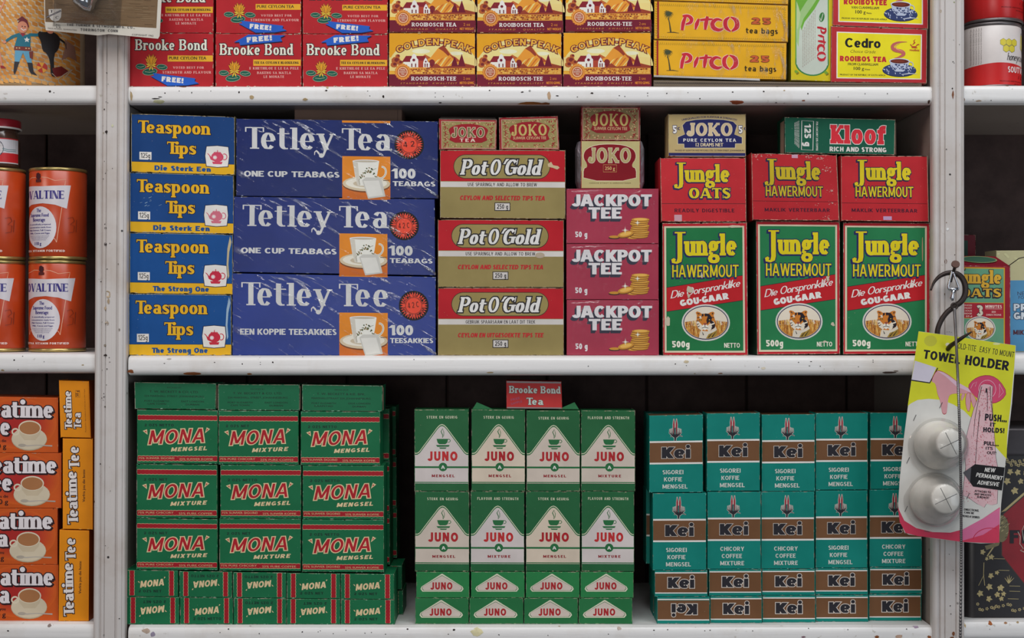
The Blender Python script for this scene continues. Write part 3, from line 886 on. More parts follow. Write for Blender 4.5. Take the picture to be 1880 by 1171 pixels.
def cup_blue(A, cx, cy):
    """blue willow-pattern cup and saucer"""
    r = random.Random(2); A.part('teacup_picture'); B = (50, 62, 104)
    A.ell(cx, cy + 35, 155, 62, (40, 44, 70)); A.ell(cx, cy + 30, 152, 58, B)
    for i in range(26): a = r.uniform(0, 6.28); q = r.uniform(.55, .95); A.ell(cx + 150 * q * math.cos(a), cy + 30 + 56 * q * math.sin(a), r.uniform(4, 14), 4, (190, 196, 214), r.uniform(0, 90), n=6)
    A.poly([(cx - 92, cy - 52), (cx + 92, cy - 52), (cx + 72, cy + 18), (cx + 35, cy + 46), (cx - 35, cy + 46), (cx - 72, cy + 18)], (178, 186, 206))
    for i in range(34): A.ell(cx + r.uniform(-72, 72), cy + r.uniform(-30, 36), r.uniform(4, 12), r.uniform(3, 7), r.choice([B, (44, 54, 100)]), r.uniform(0, 90), n=6)
    A.ring(cx + 100, cy - 20, 24, 26, 8, (176, 184, 204), a0=-110, a1=110, n=12)
    A.ell(cx, cy - 52, 94, 27, (196, 200, 214)); A.ell(cx, cy - 50, 84, 21, (92, 36, 26)); A.ell(cx - 10, cy - 53, 60, 12, (120, 50, 34))
    A.line([(cx + 20, cy + 74), (cx + 90, cy + 62), (cx + 160, cy + 66)], [6, 9, 3], (190, 194, 206))

def cedro(v):
    A = Art(176, 103, (130, 232, 4.947)); Y = (238, 214, 34); R = (184, 44, 50)
    A.part('yellow_panel'); A.rect(180, 280, 955, 707, WHT); A.rect(190, 289, 945, 699, Y)
    A.part('lettering'); LT = dict(T=.2, t=.17, s=0, X=.72)
    af = v == 'AF'
    if not af: A.T(256, 422, 324, 88, 'Cedro', INK, dict(T=.21, t=.18, s=0, X=.74), trk=.05)
    A.B(302, 470, 230, 28, 'Choice Grade' if not af else 'Keur Graad', (90, 74, 30), slant=.3)
    y0 = 550
    A.T(210 if not af else 230, y0, 425 if not af else 395, 50, 'ROOIBOS TEA' if not af else 'ROOIBOSTEE', R, BLACK, trk=.1)
    A.B(285 if not af else 300, 586, 272 if not af else 252, 23, 'FROM CLANWILLIAM' if not af else 'VAN CLANWILLIAM', INK, bold=.8)
    A.B(338, 628, 92, 30, '100 g', INK, bold=1); A.B(440, 628, 46, 14, 'Nett' if not af else 'Netto', INK, bold=.6)
    A.B(212, 680, 414, 15, 'PRODUCT OF THE REPUBLIC OF SOUTH AFRICA' if not af else 'PRODUK VAN DIE REPUBLIEK VAN SUID-AFRIKA', INK, bold=.5)
    cup_blue(A, 752, 590)
    A.part('steam_swirl'); A.sline([(820, 356), (740, 362), (690, 392), (700, 430), (770, 448), (790, 472), (750, 500), (706, 512)], [3, 14, 26, 34, 34, 30, 16, 5], (186, 96, 92))
    A.line([(760, 366), (712, 394), (724, 424), (780, 446)], [3, 9, 9, 3], (222, 160, 110))
    A.part('small_logo'); A.line([(868, 382), (890, 360), (880, 345), (895, 328)], [3, 12, 8, 2], R); A.line([(850, 378), (866, 398), (900, 398), (912, 380), (930, 376)], 8, R); A.rect(862, 404, 912, 411, R)
    A.B(888, 440, 86, 22, 'rooibos', R, align=.5, bold=.8)
    A.flecks(34, seed=8 + af); return A

def teaspoon(v, k):
    A = Art(189, 106, (85, 225, 7.8)); Yl = (232, 176, 30); DK = (20, 24, 60)
    A.part('yellow_band'); A.rect(86, 905, 1556, 1050, Yl); A.line([(86, 903), (1556, 903)], 5, DK)
    A.part('lettering')
    TS = dict(T=.22, t=.10, s=.055, X=.70)
    A.T(184, 492, 1030, 176, 'Teaspoon', Yl, TS, out=((9, DK),), trk=.02); A.T(596, 778, 424, 172, 'Tips', Yl, TS, out=((9, DK),), trk=.02)
    A.rect(201, 762, 373, 872, WHT); A.T(222, 848, 132, 70, '125g', (30, 30, 34), SKIN)
    txt = 'Die Sterk Een' if v == 'AF' else 'The Strong One'
    A.T(417, 1018, 800, 68, txt, (24, 72, 140), dict(T=.28, t=.2, s=0, X=.72), out=((2, (90, 130, 120)),), trk=.13)
    A.part('teapot_badge'); pk = [(205, 72, 100), (206, 110, 128), (196, 38, 66), (196, 40, 62)][k]
    def badge(e): return [(1160 - e, 660 - e), (1310, 646 - e), (1465 + e, 660 - e), (1478 + e, 790), (1460 + e, 935 + e), (1310, 948 + e), (1158 - e, 935 + e), (1140 - e, 790)]
    A.poly(badge(9), DK); A.poly(badge(0), WHT)
    c = pk; A.ell(1312, 805, 88, 72, c); A.poly([(1160, 752), (1186, 762), (1240, 822), (1255, 862), (1215, 842), (1196, 790)], c)
    A.ring(1412, 800, 36, 42, 12, c, a0=-120, a1=120, n=14); A.poly([(1236, 872), (1386, 872), (1372, 906), (1250, 906)], c)
    A.ell(1312, 742, 52, 14, c); A.ell(1312, 738, 34, 8, WHT); A.ell(1312, 741, 32, 7, c); A.line([(1314, 735), (1314, 706)], 11, c)
    A.ell(1278, 812, 30, 28, (230, 180, 186)); A.ell(1276, 812, 18, 17, WHT)
    A.flecks(130, (176, 176, 166) if k % 2 else (190, 176, 140), seed=k + 20, size=2.8)
    if k == 1:
        A.part('scuff_mark'); r = random.Random(4)
        for i in range(9): x = r.uniform(200, 520); y = r.uniform(560, 700); A.line([(x, y), (x + r.uniform(8, 46), y - r.uniform(0, 20))], r.uniform(3, 9), (130, 160, 190))
    if k > 1:
        A.part('torn_strip'); x = 1478 if k == 2 else 1484
        A.poly([(x + 40, 250), (x + 62, 330), (x + 30, 470), (x + 18, 640), (x + 30, 800), (x + 10, 840), (x - 8, 640), (x + 4, 420)], (150, 176, 196) if k == 3 else (190, 176, 140))
    return A

def tetley(v, k):
    A = Art(371, 144, (30, 35, 4.7)); W_ = (206, 206, 204); OR = (222, 134, 36)
    TE = dict(T=.19, t=.045, s=.075, X=.74)
    A.part('orange_strip'); A.rect(944, 37, 1362, 45 if k else 56, OR)
    A.part('lettering')
    A.T(105, 296, 618, 190, 'Tetle', W_, TE, trk=.035); A.T(735, 296, 150, 190, 'y', W_, dict(T=.19, t=.06, s=.06, X=.74))
    A.line([(770, 330), (750, 338), (738, 322), (722, 306), (708, 318), (706, 344)], [8, 14, 16, 14, 10, 5], W_)
    A.T(943, 296, 438, 190, 'Tee' if v == 'AF' else 'Tea', W_, TE, trk=.05)
    s = 'EEN KOPPIE TEESAKKIES' if v == 'AF' else 'ONE CUP TEABAGS'
    A.T(95, 540, 828, 50, s, W_, dict(T=.25, t=.18, s=0, X=.7), trk=.06); A.T(1380, 540, 200, 88, '100', W_, BOLD, trk=.06)
    A.T(1382, 606, 370, 42, 'TEESAKKIES' if v == 'AF' else 'TEABAGS', W_, dict(T=.25, t=.18, s=0, X=.7), trk=.06)
    A.part('cup_picture'); A.rect(946, 350, 1362, 726, OR); A.rect(946, 620, 1362, 726, (200, 104, 36))
    A.ell(1155, 600, 208, 68, (120, 70, 40)); A.ell(1155, 590, 206, 66, (206, 190, 160)); A.ell(1155, 585, 180, 50, (228, 222, 206)); A.ell(1150, 590, 110, 30, (196, 182, 156))
    A.ring(1282, 490, 40, 52, 16, (232, 228, 216), a0=-110, a1=120, n=14, rot=20); A.ring(1282, 490, 40, 52, 4, (150, 130, 100), a0=-110, a1=120, n=14, rot=20)
    A.poly([(1035, 395), (1265, 395), (1250, 500), (1236, 560), (1220, 608), (1080, 608), (1060, 540), (1048, 470)], (232, 228, 218))
    A.poly([(1035, 395), (1080, 405), (1100, 608), (1080, 608), (1048, 470)], (206, 200, 186))
    A.ell(1150, 392, 116, 14, (244, 240, 232)); A.ell(1150, 394, 104, 9, (190, 180, 160))
    r = random.Random(3)
    for i in range(20): x = 1100 + i * 7.2; y = 512 - 40 * math.sin(i * .16) + r.uniform(-24, 22) + (i < 6) * 30; A.ell(x, y, r.uniform(5, 12), r.uniform(3, 7), r.choice([(50, 60, 36), (70, 84, 40), (120, 96, 40)]), r.uniform(0, 90), n=6)
    A.line([(1100, 600), (1090, 560), (1130, 500), (1240, 455)], 3, (96, 100, 50)); A.line([(1300, 560), (1358, 556)], 5, (90, 60, 40))
    A.poly([(1118, 560), (1150, 534), (1270, 534), (1288, 556), (1320, 700), (1170, 722)], (200, 198, 190)); A.poly([(1130, 566), (1262, 560), (1300, 690), (1176, 706)], (222, 220, 212))
    A.part('price_sticker'); cx, cy = {0: (1525, 242), 1: (1508, 275), 2: (1585, 285)}[k]
    A.ell(cx, cy, 128, 128, (24, 20, 22), n=36); n = 32; pts = []
    rot = {0: 180, 1: 100, 2: 0}[k]
    for i in range(n * 2): a = math.pi * i / n; q = 118 if i % 2 else 92; pts.append((cx + q * math.cos(a), cy + q * math.sin(a)))
    A.poly(pts, (246, 76, 54)); A.ring(cx, cy, 70, 70, 4, (24, 20, 22)); 
    for st, off, s in ((-90, 0, 'SPECIAL LOW PRICE'), (90, 0, 'SPESIALE LAE PRYS')):
        for i, ch in enumerate(s):
            if ch == ' ': continue
            a = math.radians(st + rot + (i - len(s) / 2 + .5) * 9.6); A.B(cx + 76 * math.cos(a), cy + 76 * math.sin(a), 13, 21, ch, (24, 20, 22), ang=math.degrees(a) + 90, align=.5, bold=1)
    A.T(cx - 48, cy + 24, 96, 48, '4 2 C' if k else '4 2', (40, 20, 22), THIN, ang=[-6, -4, -8][k])
    A.flecks(16, (170, 176, 196), seed=k + 60); return A

def pot_o_gold(v, k):
    A = Art(231, 124.5, (62, 578, 4.504)); OL = (150, 134, 80)
    A.part('red_panel'); A.rect(64, 582, 1102, 834, (180, 20, 34)); A.part('white_stripe'); A.rect(64, 838, 1102, 883, (206, 200, 194))
    A.part('oval_badge')
    def pill(x0, y0, x1, y1, c): r = (y1 - y0) / 2; A.rect(x0 + r, y0, x1 - r, y1, c); A.ell(x0 + r, (y0 + y1) / 2, r, r, c, a0=90, a1=270); A.ell(x1 - r, (y0 + y1) / 2, r, r, c, a0=-90, a1=90)
    pill(173, 613, 977, 813, (52, 40, 30)); pill(178, 618, 972, 808, OL)
    A.part('lettering'); PG = dict(T=.24, t=.09, s=.06, X=.62)
    A.T(232, 780, 222, 126, 'Pot', (222, 220, 216), PG, out=((11, (44, 40, 40)),), slant=.24, trk=.02)
    A.T(470, 780, 90, 126, 'O', (222, 220, 216), PG, out=((11, (44, 40, 40)),), slant=.24); A.T(558, 780, 44, 130, "'", (222, 220, 216), dict(T=.24, t=.2, s=0, X=.7), out=((8, (44, 40, 40)),), slant=.24)
    A.T(590, 780, 305, 126, 'Gold', (222, 220, 216), PG, out=((11, (44, 40, 40)),), slant=.24, trk=.02)
    s1, s2 = ('USE SPARINGLY AND ALLOW TO BREW', 'CEYLON AND SELECTED TIPS TEA') if v == 'EN' else ('GEBRUIK SPAARSAAM EN LAAT DIT TREK', 'CEYLON EN UITGESOEKTE TIPS TEE')
    A.T(292, 874, 574, 28, s1, INK, SKIN, trk=.16); A.T(225, 989, 706, 37, s2, (184, 32, 40), BOLD, slant=.2, trk=.08)
    A.rect(514, 1008, 645, 1076, INK); A.rect(520, 1014, 639, 1070, (206, 200, 194)); A.T(534, 1060, 92, 38, '250 g', INK, SANS)
    A.flecks(120, (180, 160, 126), seed=k + 31, size=2.4)
    if k == 1: A.part('stain'); A.ell(905, 872, 40, 24, (176, 160, 140), n=12)
    if k == 0: A.part('torn_scuff'); A.poly([(955, 690), (985, 672), (1000, 700), (1040, 706), (1055, 720), (1035, 735), (1000, 722), (960, 712)], (200, 176, 140))
    return A

def joko_small(v, gold=(150, 136, 84), red=(150, 22, 34)):
    A = Art(105, 54, (80, 140, 5.09)) if v != 'W' else Art(109, 62, (240, 103, 6.505))
    x0, y0, x1, y1 = (105, 162, 600, 400) if v != 'W' else (262, 122, 925, 492)
    w, h = x1 - x0, y1 - y0; A.part('ornate_border')
    A.rect(x0 - 6, y0 - 6, x1 + 6, y1 + 6, (190, 150, 130)); A.rect(x0, y0, x1, y1, gold); cx, cy = (x0 + x1) / 2, (y0 + y1) / 2
    r = random.Random(6)
    lt = (198, 160, 118); A.step = .1
    for i in range(150):
        side = i % 4; q = r.random(); e = r.uniform(.02, .13)
        X, Y = ((x0 + w * e, y0 + h * q), (x1 - w * e, y0 + h * q), (x0 + w * q, y1 - h * e), (x0 + w * q, y0 + h * e * .8))[side]
        A.ell(X, Y, w * r.uniform(.008, .022), h * r.uniform(.01, .022), lt if i % 5 < 3 else red, r.uniform(0, 180), n=7)
    A.step = 1.0
    for sx in (-1, 1):
        for q in (.2, .4, .62, .8): A.sline([(cx + sx * w * .47, y0 + h * q), (cx + sx * w * .42, y0 + h * (q + .05)), (cx + sx * w * .45, y0 + h * (q + .12))], [h * .012, h * .03, h * .012], red)
    A.part('red_panel')
    A.ell(cx, y0 + h * .34, w * .37, h * .26, red, a0=180, a1=360); A.poly([(cx - w * .37, y0 + h * .34), (cx + w * .37, y0 + h * .34), (cx + w * .33, y0 + h * .55), (cx + w * .36, y0 + h * .7), (cx + w * .25, y0 + h * .8), (cx - w * .25, y0 + h * .8), (cx - w * .36, y0 + h * .7), (cx - w * .33, y0 + h * .55)], red)
    A.part('lettering')
    JK = dict(T=.2, t=.12, s=.05, X=.7)
    if v == 'TEA':
        A.T(200, 302, 305, 88, 'JOKO', (110, 104, 64), JK, out=((5, (214, 186, 160)),), trk=.16); A.T(272, 345, 145, 30, 'TEA', (222, 206, 186), SANS, trk=.3)
    else:
        A.T(cx - w * .325, y0 + h * .57, w * .65, h * .4, 'JOKO', (188, 168, 100), JK, trk=.14); A.B(cx, y0 + h * .70, w * .6, h * .1, 'SUIWER CEYLON TEE', (206, 176, 130), align=.5, bold=.6)
    A.flecks(30, (170, 130, 110), seed=len(v) + 3); return A

def joko_packet():
    A = Art(109, 88, (240, 515, 6.505)); g = (186, 174, 120); R = (128, 10, 26)
    A.part('gold_label'); A.rect(243, 518, 945, 1085, g); A.part('red_panel')
    def sh(e): return [(272 - e, 995 + e), (272 - e, 850 - e), (315 + e * .2, 835), (312, 790), (275 - e, 735), (272 - e, 670), (310, 610 - e), (420, 565 - e), (585, 553 - e), (750, 565 - e), (860, 610 - e), (895 + e, 670), (892 + e, 735), (852, 790), (852, 830), (898 + e, 850 - e), (898 + e, 995 + e)]
    A.spoly(sh(8), (214, 200, 166), 1); A.spoly(sh(0), R, 1)
    A.part('lettering'); A.T(332, 778, 508, 178, 'JOKO', (172, 156, 108), dict(T=.22, t=.14, s=.04, X=.7), out=((5, (214, 204, 176)),), trk=.1)
    A.line([(508, 803), (666, 803), (666, 890), (508, 890)], 5, (190, 150, 90), closed=True); A.B(587, 866, 118, 42, '250 g', (206, 170, 110), align=.5, bold=1)
    A.B(590, 1032, 500, 14, 'HIERDIE ETIKET IS GEREGISTREER', (90, 70, 40), align=.5)
    return A

def jackpot(k):
    A = Art(169, 101, (38, 20, 3.66)); DK = (52, 52, 66)
    A.part('lettering'); JP = dict(T=.31, t=.2, s=0, X=.7)
    A.T(78, 138, 534, 80, 'JACKPOT', (218, 214, 214), JP, sh=(-14, 20, DK, 0), trk=.03); A.T(186, 222, 224, 76, 'TEE', (218, 214, 214), JP, sh=(-12, 20, DK, 0), trk=.06)
    A.T(96, 348, 82, 38, '50 g', (218, 214, 214), BOLD)
    A.part('coins_picture'); g1, g2, g3 = (196, 138, 50), (226, 176, 84), (130, 84, 34)
    A.ell(358, 352, 38, 9, (60, 40, 40)); A.ell(360, 345, 36, 9, g1); A.ell(485, 350, 38, 10, g1); A.ell(486, 347, 30, 7, g2)
    for i in range(9):
        y = 340 - i * 14; dx = (i % 3 - 1) * 5; A.ell(530 + dx, y + 5, 60, 12, g3); A.ell(530 + dx, y, 60, 12, g1); A.ell(530 + dx, y - 2, 46, 8, g2)
    A.ell(438, 332, 54, 20, g3, -12); A.ell(436, 326, 54, 19, g1, -12); A.ell(436, 325, 40, 12, g2, -12)
    for cx, cy, s in ((432, 300, 22), (515, 250, 18)):
        for a in range(8):
            l = s if a % 2 == 0 else s * .5; A.line([(cx, cy), (cx + l * math.cos(a * math.pi / 4), cy + l * math.sin(a * math.pi / 4))], [6, 1], (236, 226, 210))
    A.flecks(10, (180, 120, 130), seed=k + 77); return A

def joko_five():
    A = Art(142, 79, (135, 98, 5.09)); NV = (34, 36, 92); TAN = (186, 164, 112)
    A.part('navy_stripe'); A.rect(137, 466, 858, 494, NV); A.rect(137, 494, 858, 499, (190, 184, 170))
    A.part('navy_panel')
    def sh(e): return [(225 - e, 380 + e), (225 - e, 318 - e), (290, 290), (278 - e, 250), (268 - e, 205), (300, 170 - e), (390, 152 - e), (520, 146 - e), (650, 152 - e), (740, 170 - e), (775 + e, 205), (762 + e, 250), (752, 290), (822 + e, 318 - e), (822 + e, 376 + e), (760 + e, 376 + e), (758 + e, 416 + e), (285 - e, 418 + e), (283 - e, 380 + e)]
    A.poly(sh(6), (206, 192, 156)); A.poly(sh(0), NV)
    A.part('lettering'); A.T(312, 303, 425, 120, 'JOKO', (206, 184, 148), dict(T=.23, t=.13, s=.05, X=.7), out=((3, (222, 208, 180)),), trk=.1)
    A.T(275, 360, 493, 30, 'PURE CEYLON TEA', (222, 218, 210), SANS, trk=.28); A.B(392, 405, 255, 34, '12 DRAMS NET', (212, 196, 160), bold=1.6)
    A.B(262, 133, 512, 17, 'UNEQUALLED FOR FLAVOUR & STRENGTH', NV, arc=1150, bold=.8); A.B(198, 450, 650, 14, 'PACKED BY GLENTON AND MITCHELL LTD. 121 MAIN STREET, JOHANNESBURG', (70, 60, 60), bold=.4)
    for x in (176, 790): A.T(x, 280, 38, 72, '5', WHT, BOLD, out=((5, NV),)); A.B(x + 56 if x < 500 else x + 62, 248, 20, 40, 'c', NV, align=.5, bold=2)
    A.flecks(40, (150, 130, 90), seed=90); return A

def kloof():
    A = Art(204, 66, (405, 128, 5.08)); W_ = (214, 212, 206)
    A.part('lettering'); KL = dict(T=.36, t=.2, s=.07, X=.78)
    A.T(842, 366, 520, 176, 'Kloof', (206, 44, 56), KL, out=((7, W_),), trk=.07)
    A.T(828, 440, 536, 44, 'RICH AND STRONG', W_, BOLD, trk=.1)
    A.part('weight_box'); A.line([(566, 157), (676, 160), (670, 434), (562, 430)], 6, W_, closed=True)
    A.T(590, 192, 205, 62, '125 g', W_, BOLD, ang=90)
    A.B(700, 162, 275, 18, '75% CHICORY 25% COFFEE', W_, ang=90, bold=.6)
    for i in range(4): A.B(532 - i * 12, 160 + i * 6, 255 - i * 18, 10, 'PACKED FOR THE MAKERS OF FINE COFFEE', W_, ang=90)
    A.flecks(50, seed=12, size=2); return A

JW = dict(T=.27, t=.12, s=.05, X=.66)
def jungle_word(A, x, y, L, k, yl, dk):
    """the word with its long J; y = baseline of the small letters, k = px per unit"""
    for o, c, dx, dy in ((9 * k, dk, -7 * k, 8 * k), (7 * k, dk, 0, 0), (0, yl, 0, 0)):
        A.poly([(x + 30 * k + dx - o, y - 193 * k + dy - o), (x + 120 * k + dx + o, y - 193 * k + dy - o), (x + 120 * k + dx + o, y - 181 * k + dy + o), (x + 92 * k + dx + o, y - 181 * k + dy + o), (x + 92 * k + dx + o, y + 15 * k + dy), (x + 84 * k + dx + o, y + 50 * k + dy + o * .5), (x + 48 * k + dx, y + 66 * k + dy + o), (x + 6 * k + dx - o, y + 58 * k + dy + o), (x + 0 * k + dx - o, y + 30 * k + dy), (x + 22 * k + dx, y + 18 * k + dy - o), (x + 38 * k + dx, y + 30 * k + dy), (x + 30 * k + dx + o * .3, y + 46 * k + dy - o * .4), (x + 44 * k + dx, y + 48 * k + dy - o * .4), (x + 52 * k + dx - o, y + 20 * k + dy), (x + 52 * k + dx - o, y - 181 * k + dy + o), (x + 30 * k + dx - o, y - 181 * k + dy + o)], c)
    A.T(x + 112 * k, y, L - 112 * k, 178 * k, 'ungle', yl, JW, out=((7 * k, dk),), sh=(-7 * k, 8 * k, dk, 6 * k), trk=.015)

def jungle_end(v, k):
    if v == 'OATS':
        A = Art(158, 118, (62, 510, 5.09)); R = (196, 44, 52)
        A.part('seam'); A.line([(70, 940), (866, 940)], 4, (70, 20, 26)); A.line([(66, 944), (866, 945)], 2, (150, 60, 60))
        A.part('lettering'); jungle_word(A, 188, 738, 532, .95, (214, 190, 34), (44, 36, 78))
        A.T(328, 890, 396, 96, 'OATS', (214, 190, 34), dict(T=.27, t=.12, s=.05, X=.7), out=((7, (44, 36, 78)),), sh=(-6, 10, (44, 36, 78), 5), trk=.04)
        A.T(190, 1022, 565, 34, 'READILY DIGESTIBLE', (70, 20, 40), SANS, trk=.18)
        A.part('tape_piece'); A.rect(186, 1046, 258, 1106, (196, 150, 160)); A.flecks(210, (206, 160, 140), seed=44, size=2.6); return A
    A = Art(160, 124, (98, 462, 5.08)) if k == 0 else Art(160, 122, (935, 487, 5.08))
    ox, oy = (98, 462) if k == 0 else (935, 487); yl = (196, 172, 34) if k == 0 else (214, 192, 30); dk = (40, 36, 64)
    A.part('seam'); A.line([(ox + 5, oy + 450), (ox + 800, oy + 450)], 4, (60, 16, 22))
    jx = 218 if k == 0 else 1060; by = 704 if k == 0 else 716
    A.part('lettering'); jungle_word(A, jx, by, 540, .99, yl, dk)
    A.T(jx + 10, by + 160, 540, 98, 'HAWERMOUT', yl, dict(T=.175, t=.13, s=0, X=.7), out=((7, dk),), sh=(-5, 10, dk, 5), trk=.1)
    A.T(jx - 4 if k == 0 else jx - 28, by + 306, 612, 34, 'MAKLIK VERTEERBAAR', (60, 18, 40), SANS, trk=.16)
    A.part('tape_piece')
    if k == 0: A.rect(482, 466, 540, 500, (196, 150, 170))
    else: A.rect(1326, 1060, 1405, 1095, (186, 150, 186))
    A.flecks(330 if k == 0 else 150, (206, 160, 140), seed=45 + k, size=2.6)
    if k == 0:
        A.part('scuffed_paper'); r = random.Random(3)
        for x, y, n_ in ((140, 485, 14), (250, 475, 10), (760, 500, 16), (820, 600, 18), (850, 800, 14), (800, 1060, 14), (520, 1085, 6), (700, 940, 5), (860, 920, 10), (640, 480, 10)):
            for j in range(n_):
                a_, b_ = x + r.gauss(0, 26), y + r.gauss(0, 14)
                if a_ < 885 and 466 < b_ < 1088: q = r.uniform(2, 10); A.poly([(a_ + q * 1.4 * r.uniform(.4, 1) * math.cos(t_), b_ + q * .7 * r.uniform(.4, 1) * math.sin(t_)) for t_ in (0, 1.2, 2.5, 3.7, 5)], (200, 150, 140))
    return A

def tiger(A, cx, cy, k):
    """tiger's head and chest in long grass inside an oval"""
    A.part('tiger_emblem'); r = random.Random(11); OR = (200, 120, 40); BK = (36, 26, 34); CR = (224, 212, 192)
    A.ell(cx, cy, 200 * k, 149 * k, (206, 204, 196), n=40); A.ell(cx, cy, 187 * k, 137 * k, (40, 34, 74), n=40); A.ell(cx, cy, 180 * k, 130 * k, CR, n=40)
    gp = [(cx + 178 * k * math.cos(math.radians(q)), cy + 128 * k * math.sin(math.radians(q))) for q in range(8, 173, 8)]
    A.poly(gp, (196, 132, 56)); A.step = .1
    for i in range(330):
        x = r.uniform(-172, 172); lim = 127 * math.sqrt(max(0, 1 - (x / 177) ** 2)); y1 = r.uniform(0, 1) * lim; y0 = max(y1 - r.uniform(28, 60), -30 + abs(x) * .14)
        if y0 > y1 - 6: continue
        A.line([(cx + x * k, cy + y1 * k), (cx + (x + r.uniform(-7, 7)) * k, cy + y0 * k)], r.uniform(2.5, 5) * k, r.choice([(206, 140, 50), (226, 176, 84), (150, 86, 34), (186, 112, 40), (224, 186, 110), (110, 64, 34)]))
    A.step = 1.0
    def P_(pts, c): A.poly([(cx + x * k, cy + y * k) for x, y in pts], c)
    P_([(-58, 122), (-48, 70), (-20, 50), (50, 60), (80, 30), (92, 60), (88, 100), (60, 122), (0, 129)], (214, 204, 186))
    P_([(0, 128), (22, 92), (60, 78), (92, 58), (90, 100), (62, 120), (30, 127)], (160, 130, 50))
    P_([(-74, -62), (-84, -82), (-72, -92), (-50, -84), (-34, -72), (20, -74), (40, -86), (60, -90), (72, -80), (64, -58), (74, -30), (82, 10), (74, 40), (46, 62), (10, 70), (-30, 66), (-66, 40), (-80, 10), (-76, -30)], OR)
    P_([(-78, 0), (-70, -20), (-50, 0), (-30, 22), (-20, 50), (-34, 66), (-66, 42)], CR); P_([(72, 0), (60, -14), (34, 6), (14, 24), (6, 50), (20, 68), (50, 58), (72, 36)], CR)
    P_([(-24, 16), (8, 16), (22, 44), (-8, 62), (-38, 44)], (232, 224, 210)); P_([(-56, -52), (-40, -56), (-34, -34), (-52, -34)], CR); P_([(20, -52), (38, -56), (46, -38), (26, -34)], CR)
    P_([(-20, 2), (8, 2), (0, 18), (-8, 22), (-16, 16)], (150, 76, 60)); A.line([(cx - 8 * k, cy + 20 * k), (cx - 8 * k, cy + 36 * k), (cx - 34 * k, cy + 44 * k)], 5 * k, BK); A.line([(cx - 8 * k, cy + 36 * k), (cx + 20 * k, cy + 44 * k)], 5 * k, BK)
    P_([(-6, -76), (30, -70), (52, -40), (46, -20), (70, 0), (40, 10), (30, -10), (10, 14), (4, -20), (14, -46)], BK)
    P_([(-12, -74), (10, -70), (4, -50), (-8, -52)], BK); P_([(-20, -74), (-34, -70), (-26, -50), (-18, -56)], BK); P_([(46, 20), (78, 8), (74, 40), (40, 60), (52, 34)], BK); P_([(-64, -66), (-56, -78), (-50, -70)], BK); P_([(48, -70), (58, -80), (60, -66)], BK)
    for x, y in ((-44, -22), (30, -24)): A.ell(cx + x * k, cy + y * k, 11 * k, 6 * k, BK); A.ell(cx + x * k, cy + y * k, 5 * k, 4 * k, (206, 170, 60))
    for q in (((-70, -40), (-48, -44)), ((-76, -14), (-56, -14)), ((-74, 14), (-56, 8)), ((-66, 34), (-50, 24)), ((-30, -62), (-34, -44)), ((66, -40), (50, -44)), ((76, 24), (56, 18)), ((60, 48), (44, 36)), ((-70, -80), (-58, -70)), ((60, -80), (50, -70)), ((-20, 100), (-30, 76)), ((20, 120), (50, 84)), ((50, 116), (80, 76))):
        A.line([(cx + x * k, cy + y * k) for x, y in q], [8 * k, 3 * k], BK)

def script_word(A, x, y, L, h, s, col, ang): A.T(x, y, L, h, s, col, dict(T=.125, t=.09, s=0, X=.6), slant=.32, ang=ang, trk=.02)

def jungle_front(k):
    A = Art(156, 238, (75, 60, 4.505)); CR = (206, 196, 168); G = (26, 112, 62) if k == 0 else (34, 118, 70); R = (184, 26, 34)
    yl = (216, 196, 20); dk = (34, 34, 84)
    A.part('cream_border'); A.rect(90, 86, 756, 1110, CR); A.part('green_panel'); A.rect(106, 99, 741, 1095, G)
    A.part('red_band'); A.poly([(108, 583), (740, 486), (740, 688), (108, 778)], R)
    A.line([(108, 583), (740, 486)], 4, (30, 40, 40)); A.line([(740, 688), (108, 778)], 4, (30, 40, 40))
    A.part('lettering'); jungle_word(A, 148, 325, 552, 1.0, yl, dk)
    A.T(155, 500, 552, 100, 'HAWERMOUT', yl, dict(T=.175, t=.13, s=0, X=.7), out=((7, dk),), sh=(-6, 11, dk, 5), trk=.1)
    script_word(A, 140, 672, 110, 60, 'Die', WHT, -9.5); script_word(A, 270, 650, 452, 62, 'Oorspronklike', WHT, -9.5)
    A.T(222, 736, 408, 52, 'GOU-GAAR', WHT, BLACK, ang=-8.5, trk=.08)
    tiger(A, 432, 868, 1.0)
    A.part('lettering'); A.T(150, 1068, 146, 52, '500g', CREAMW, BOLD); A.T(582, 1070, 130, 38, 'NETTO', CREAMW, SANS)
    A.flecks([90, 60, 40][k], (200, 186, 160), seed=k + 50, size=2.2)
    A.part('torn_patch'); r = random.Random(k)
    def blot(x, y, sx, sy, c=(196, 184, 160)):
        A.poly([(x + sx * q * math.cos(i * .7), y + sy * q * math.sin(i * .7)) for i, q in enumerate([r.uniform(.5, 1.1) for _ in range(9)])], c)
    if k == 0: blot(298, 600, 32, 36); blot(112, 860, 26, 44); blot(680, 90, 60, 14); blot(400, 482, 10, 26); blot(290, 650, 16, 20)
    if k == 1: blot(718, 890, 22, 18); blot(676, 520, 20, 26); blot(650, 1030, 20, 12); blot(640, 1105, 90, 9)
    if k == 2: blot(700, 92, 50, 10); blot(720, 300, 6, 120, (170, 140, 110))
    return A

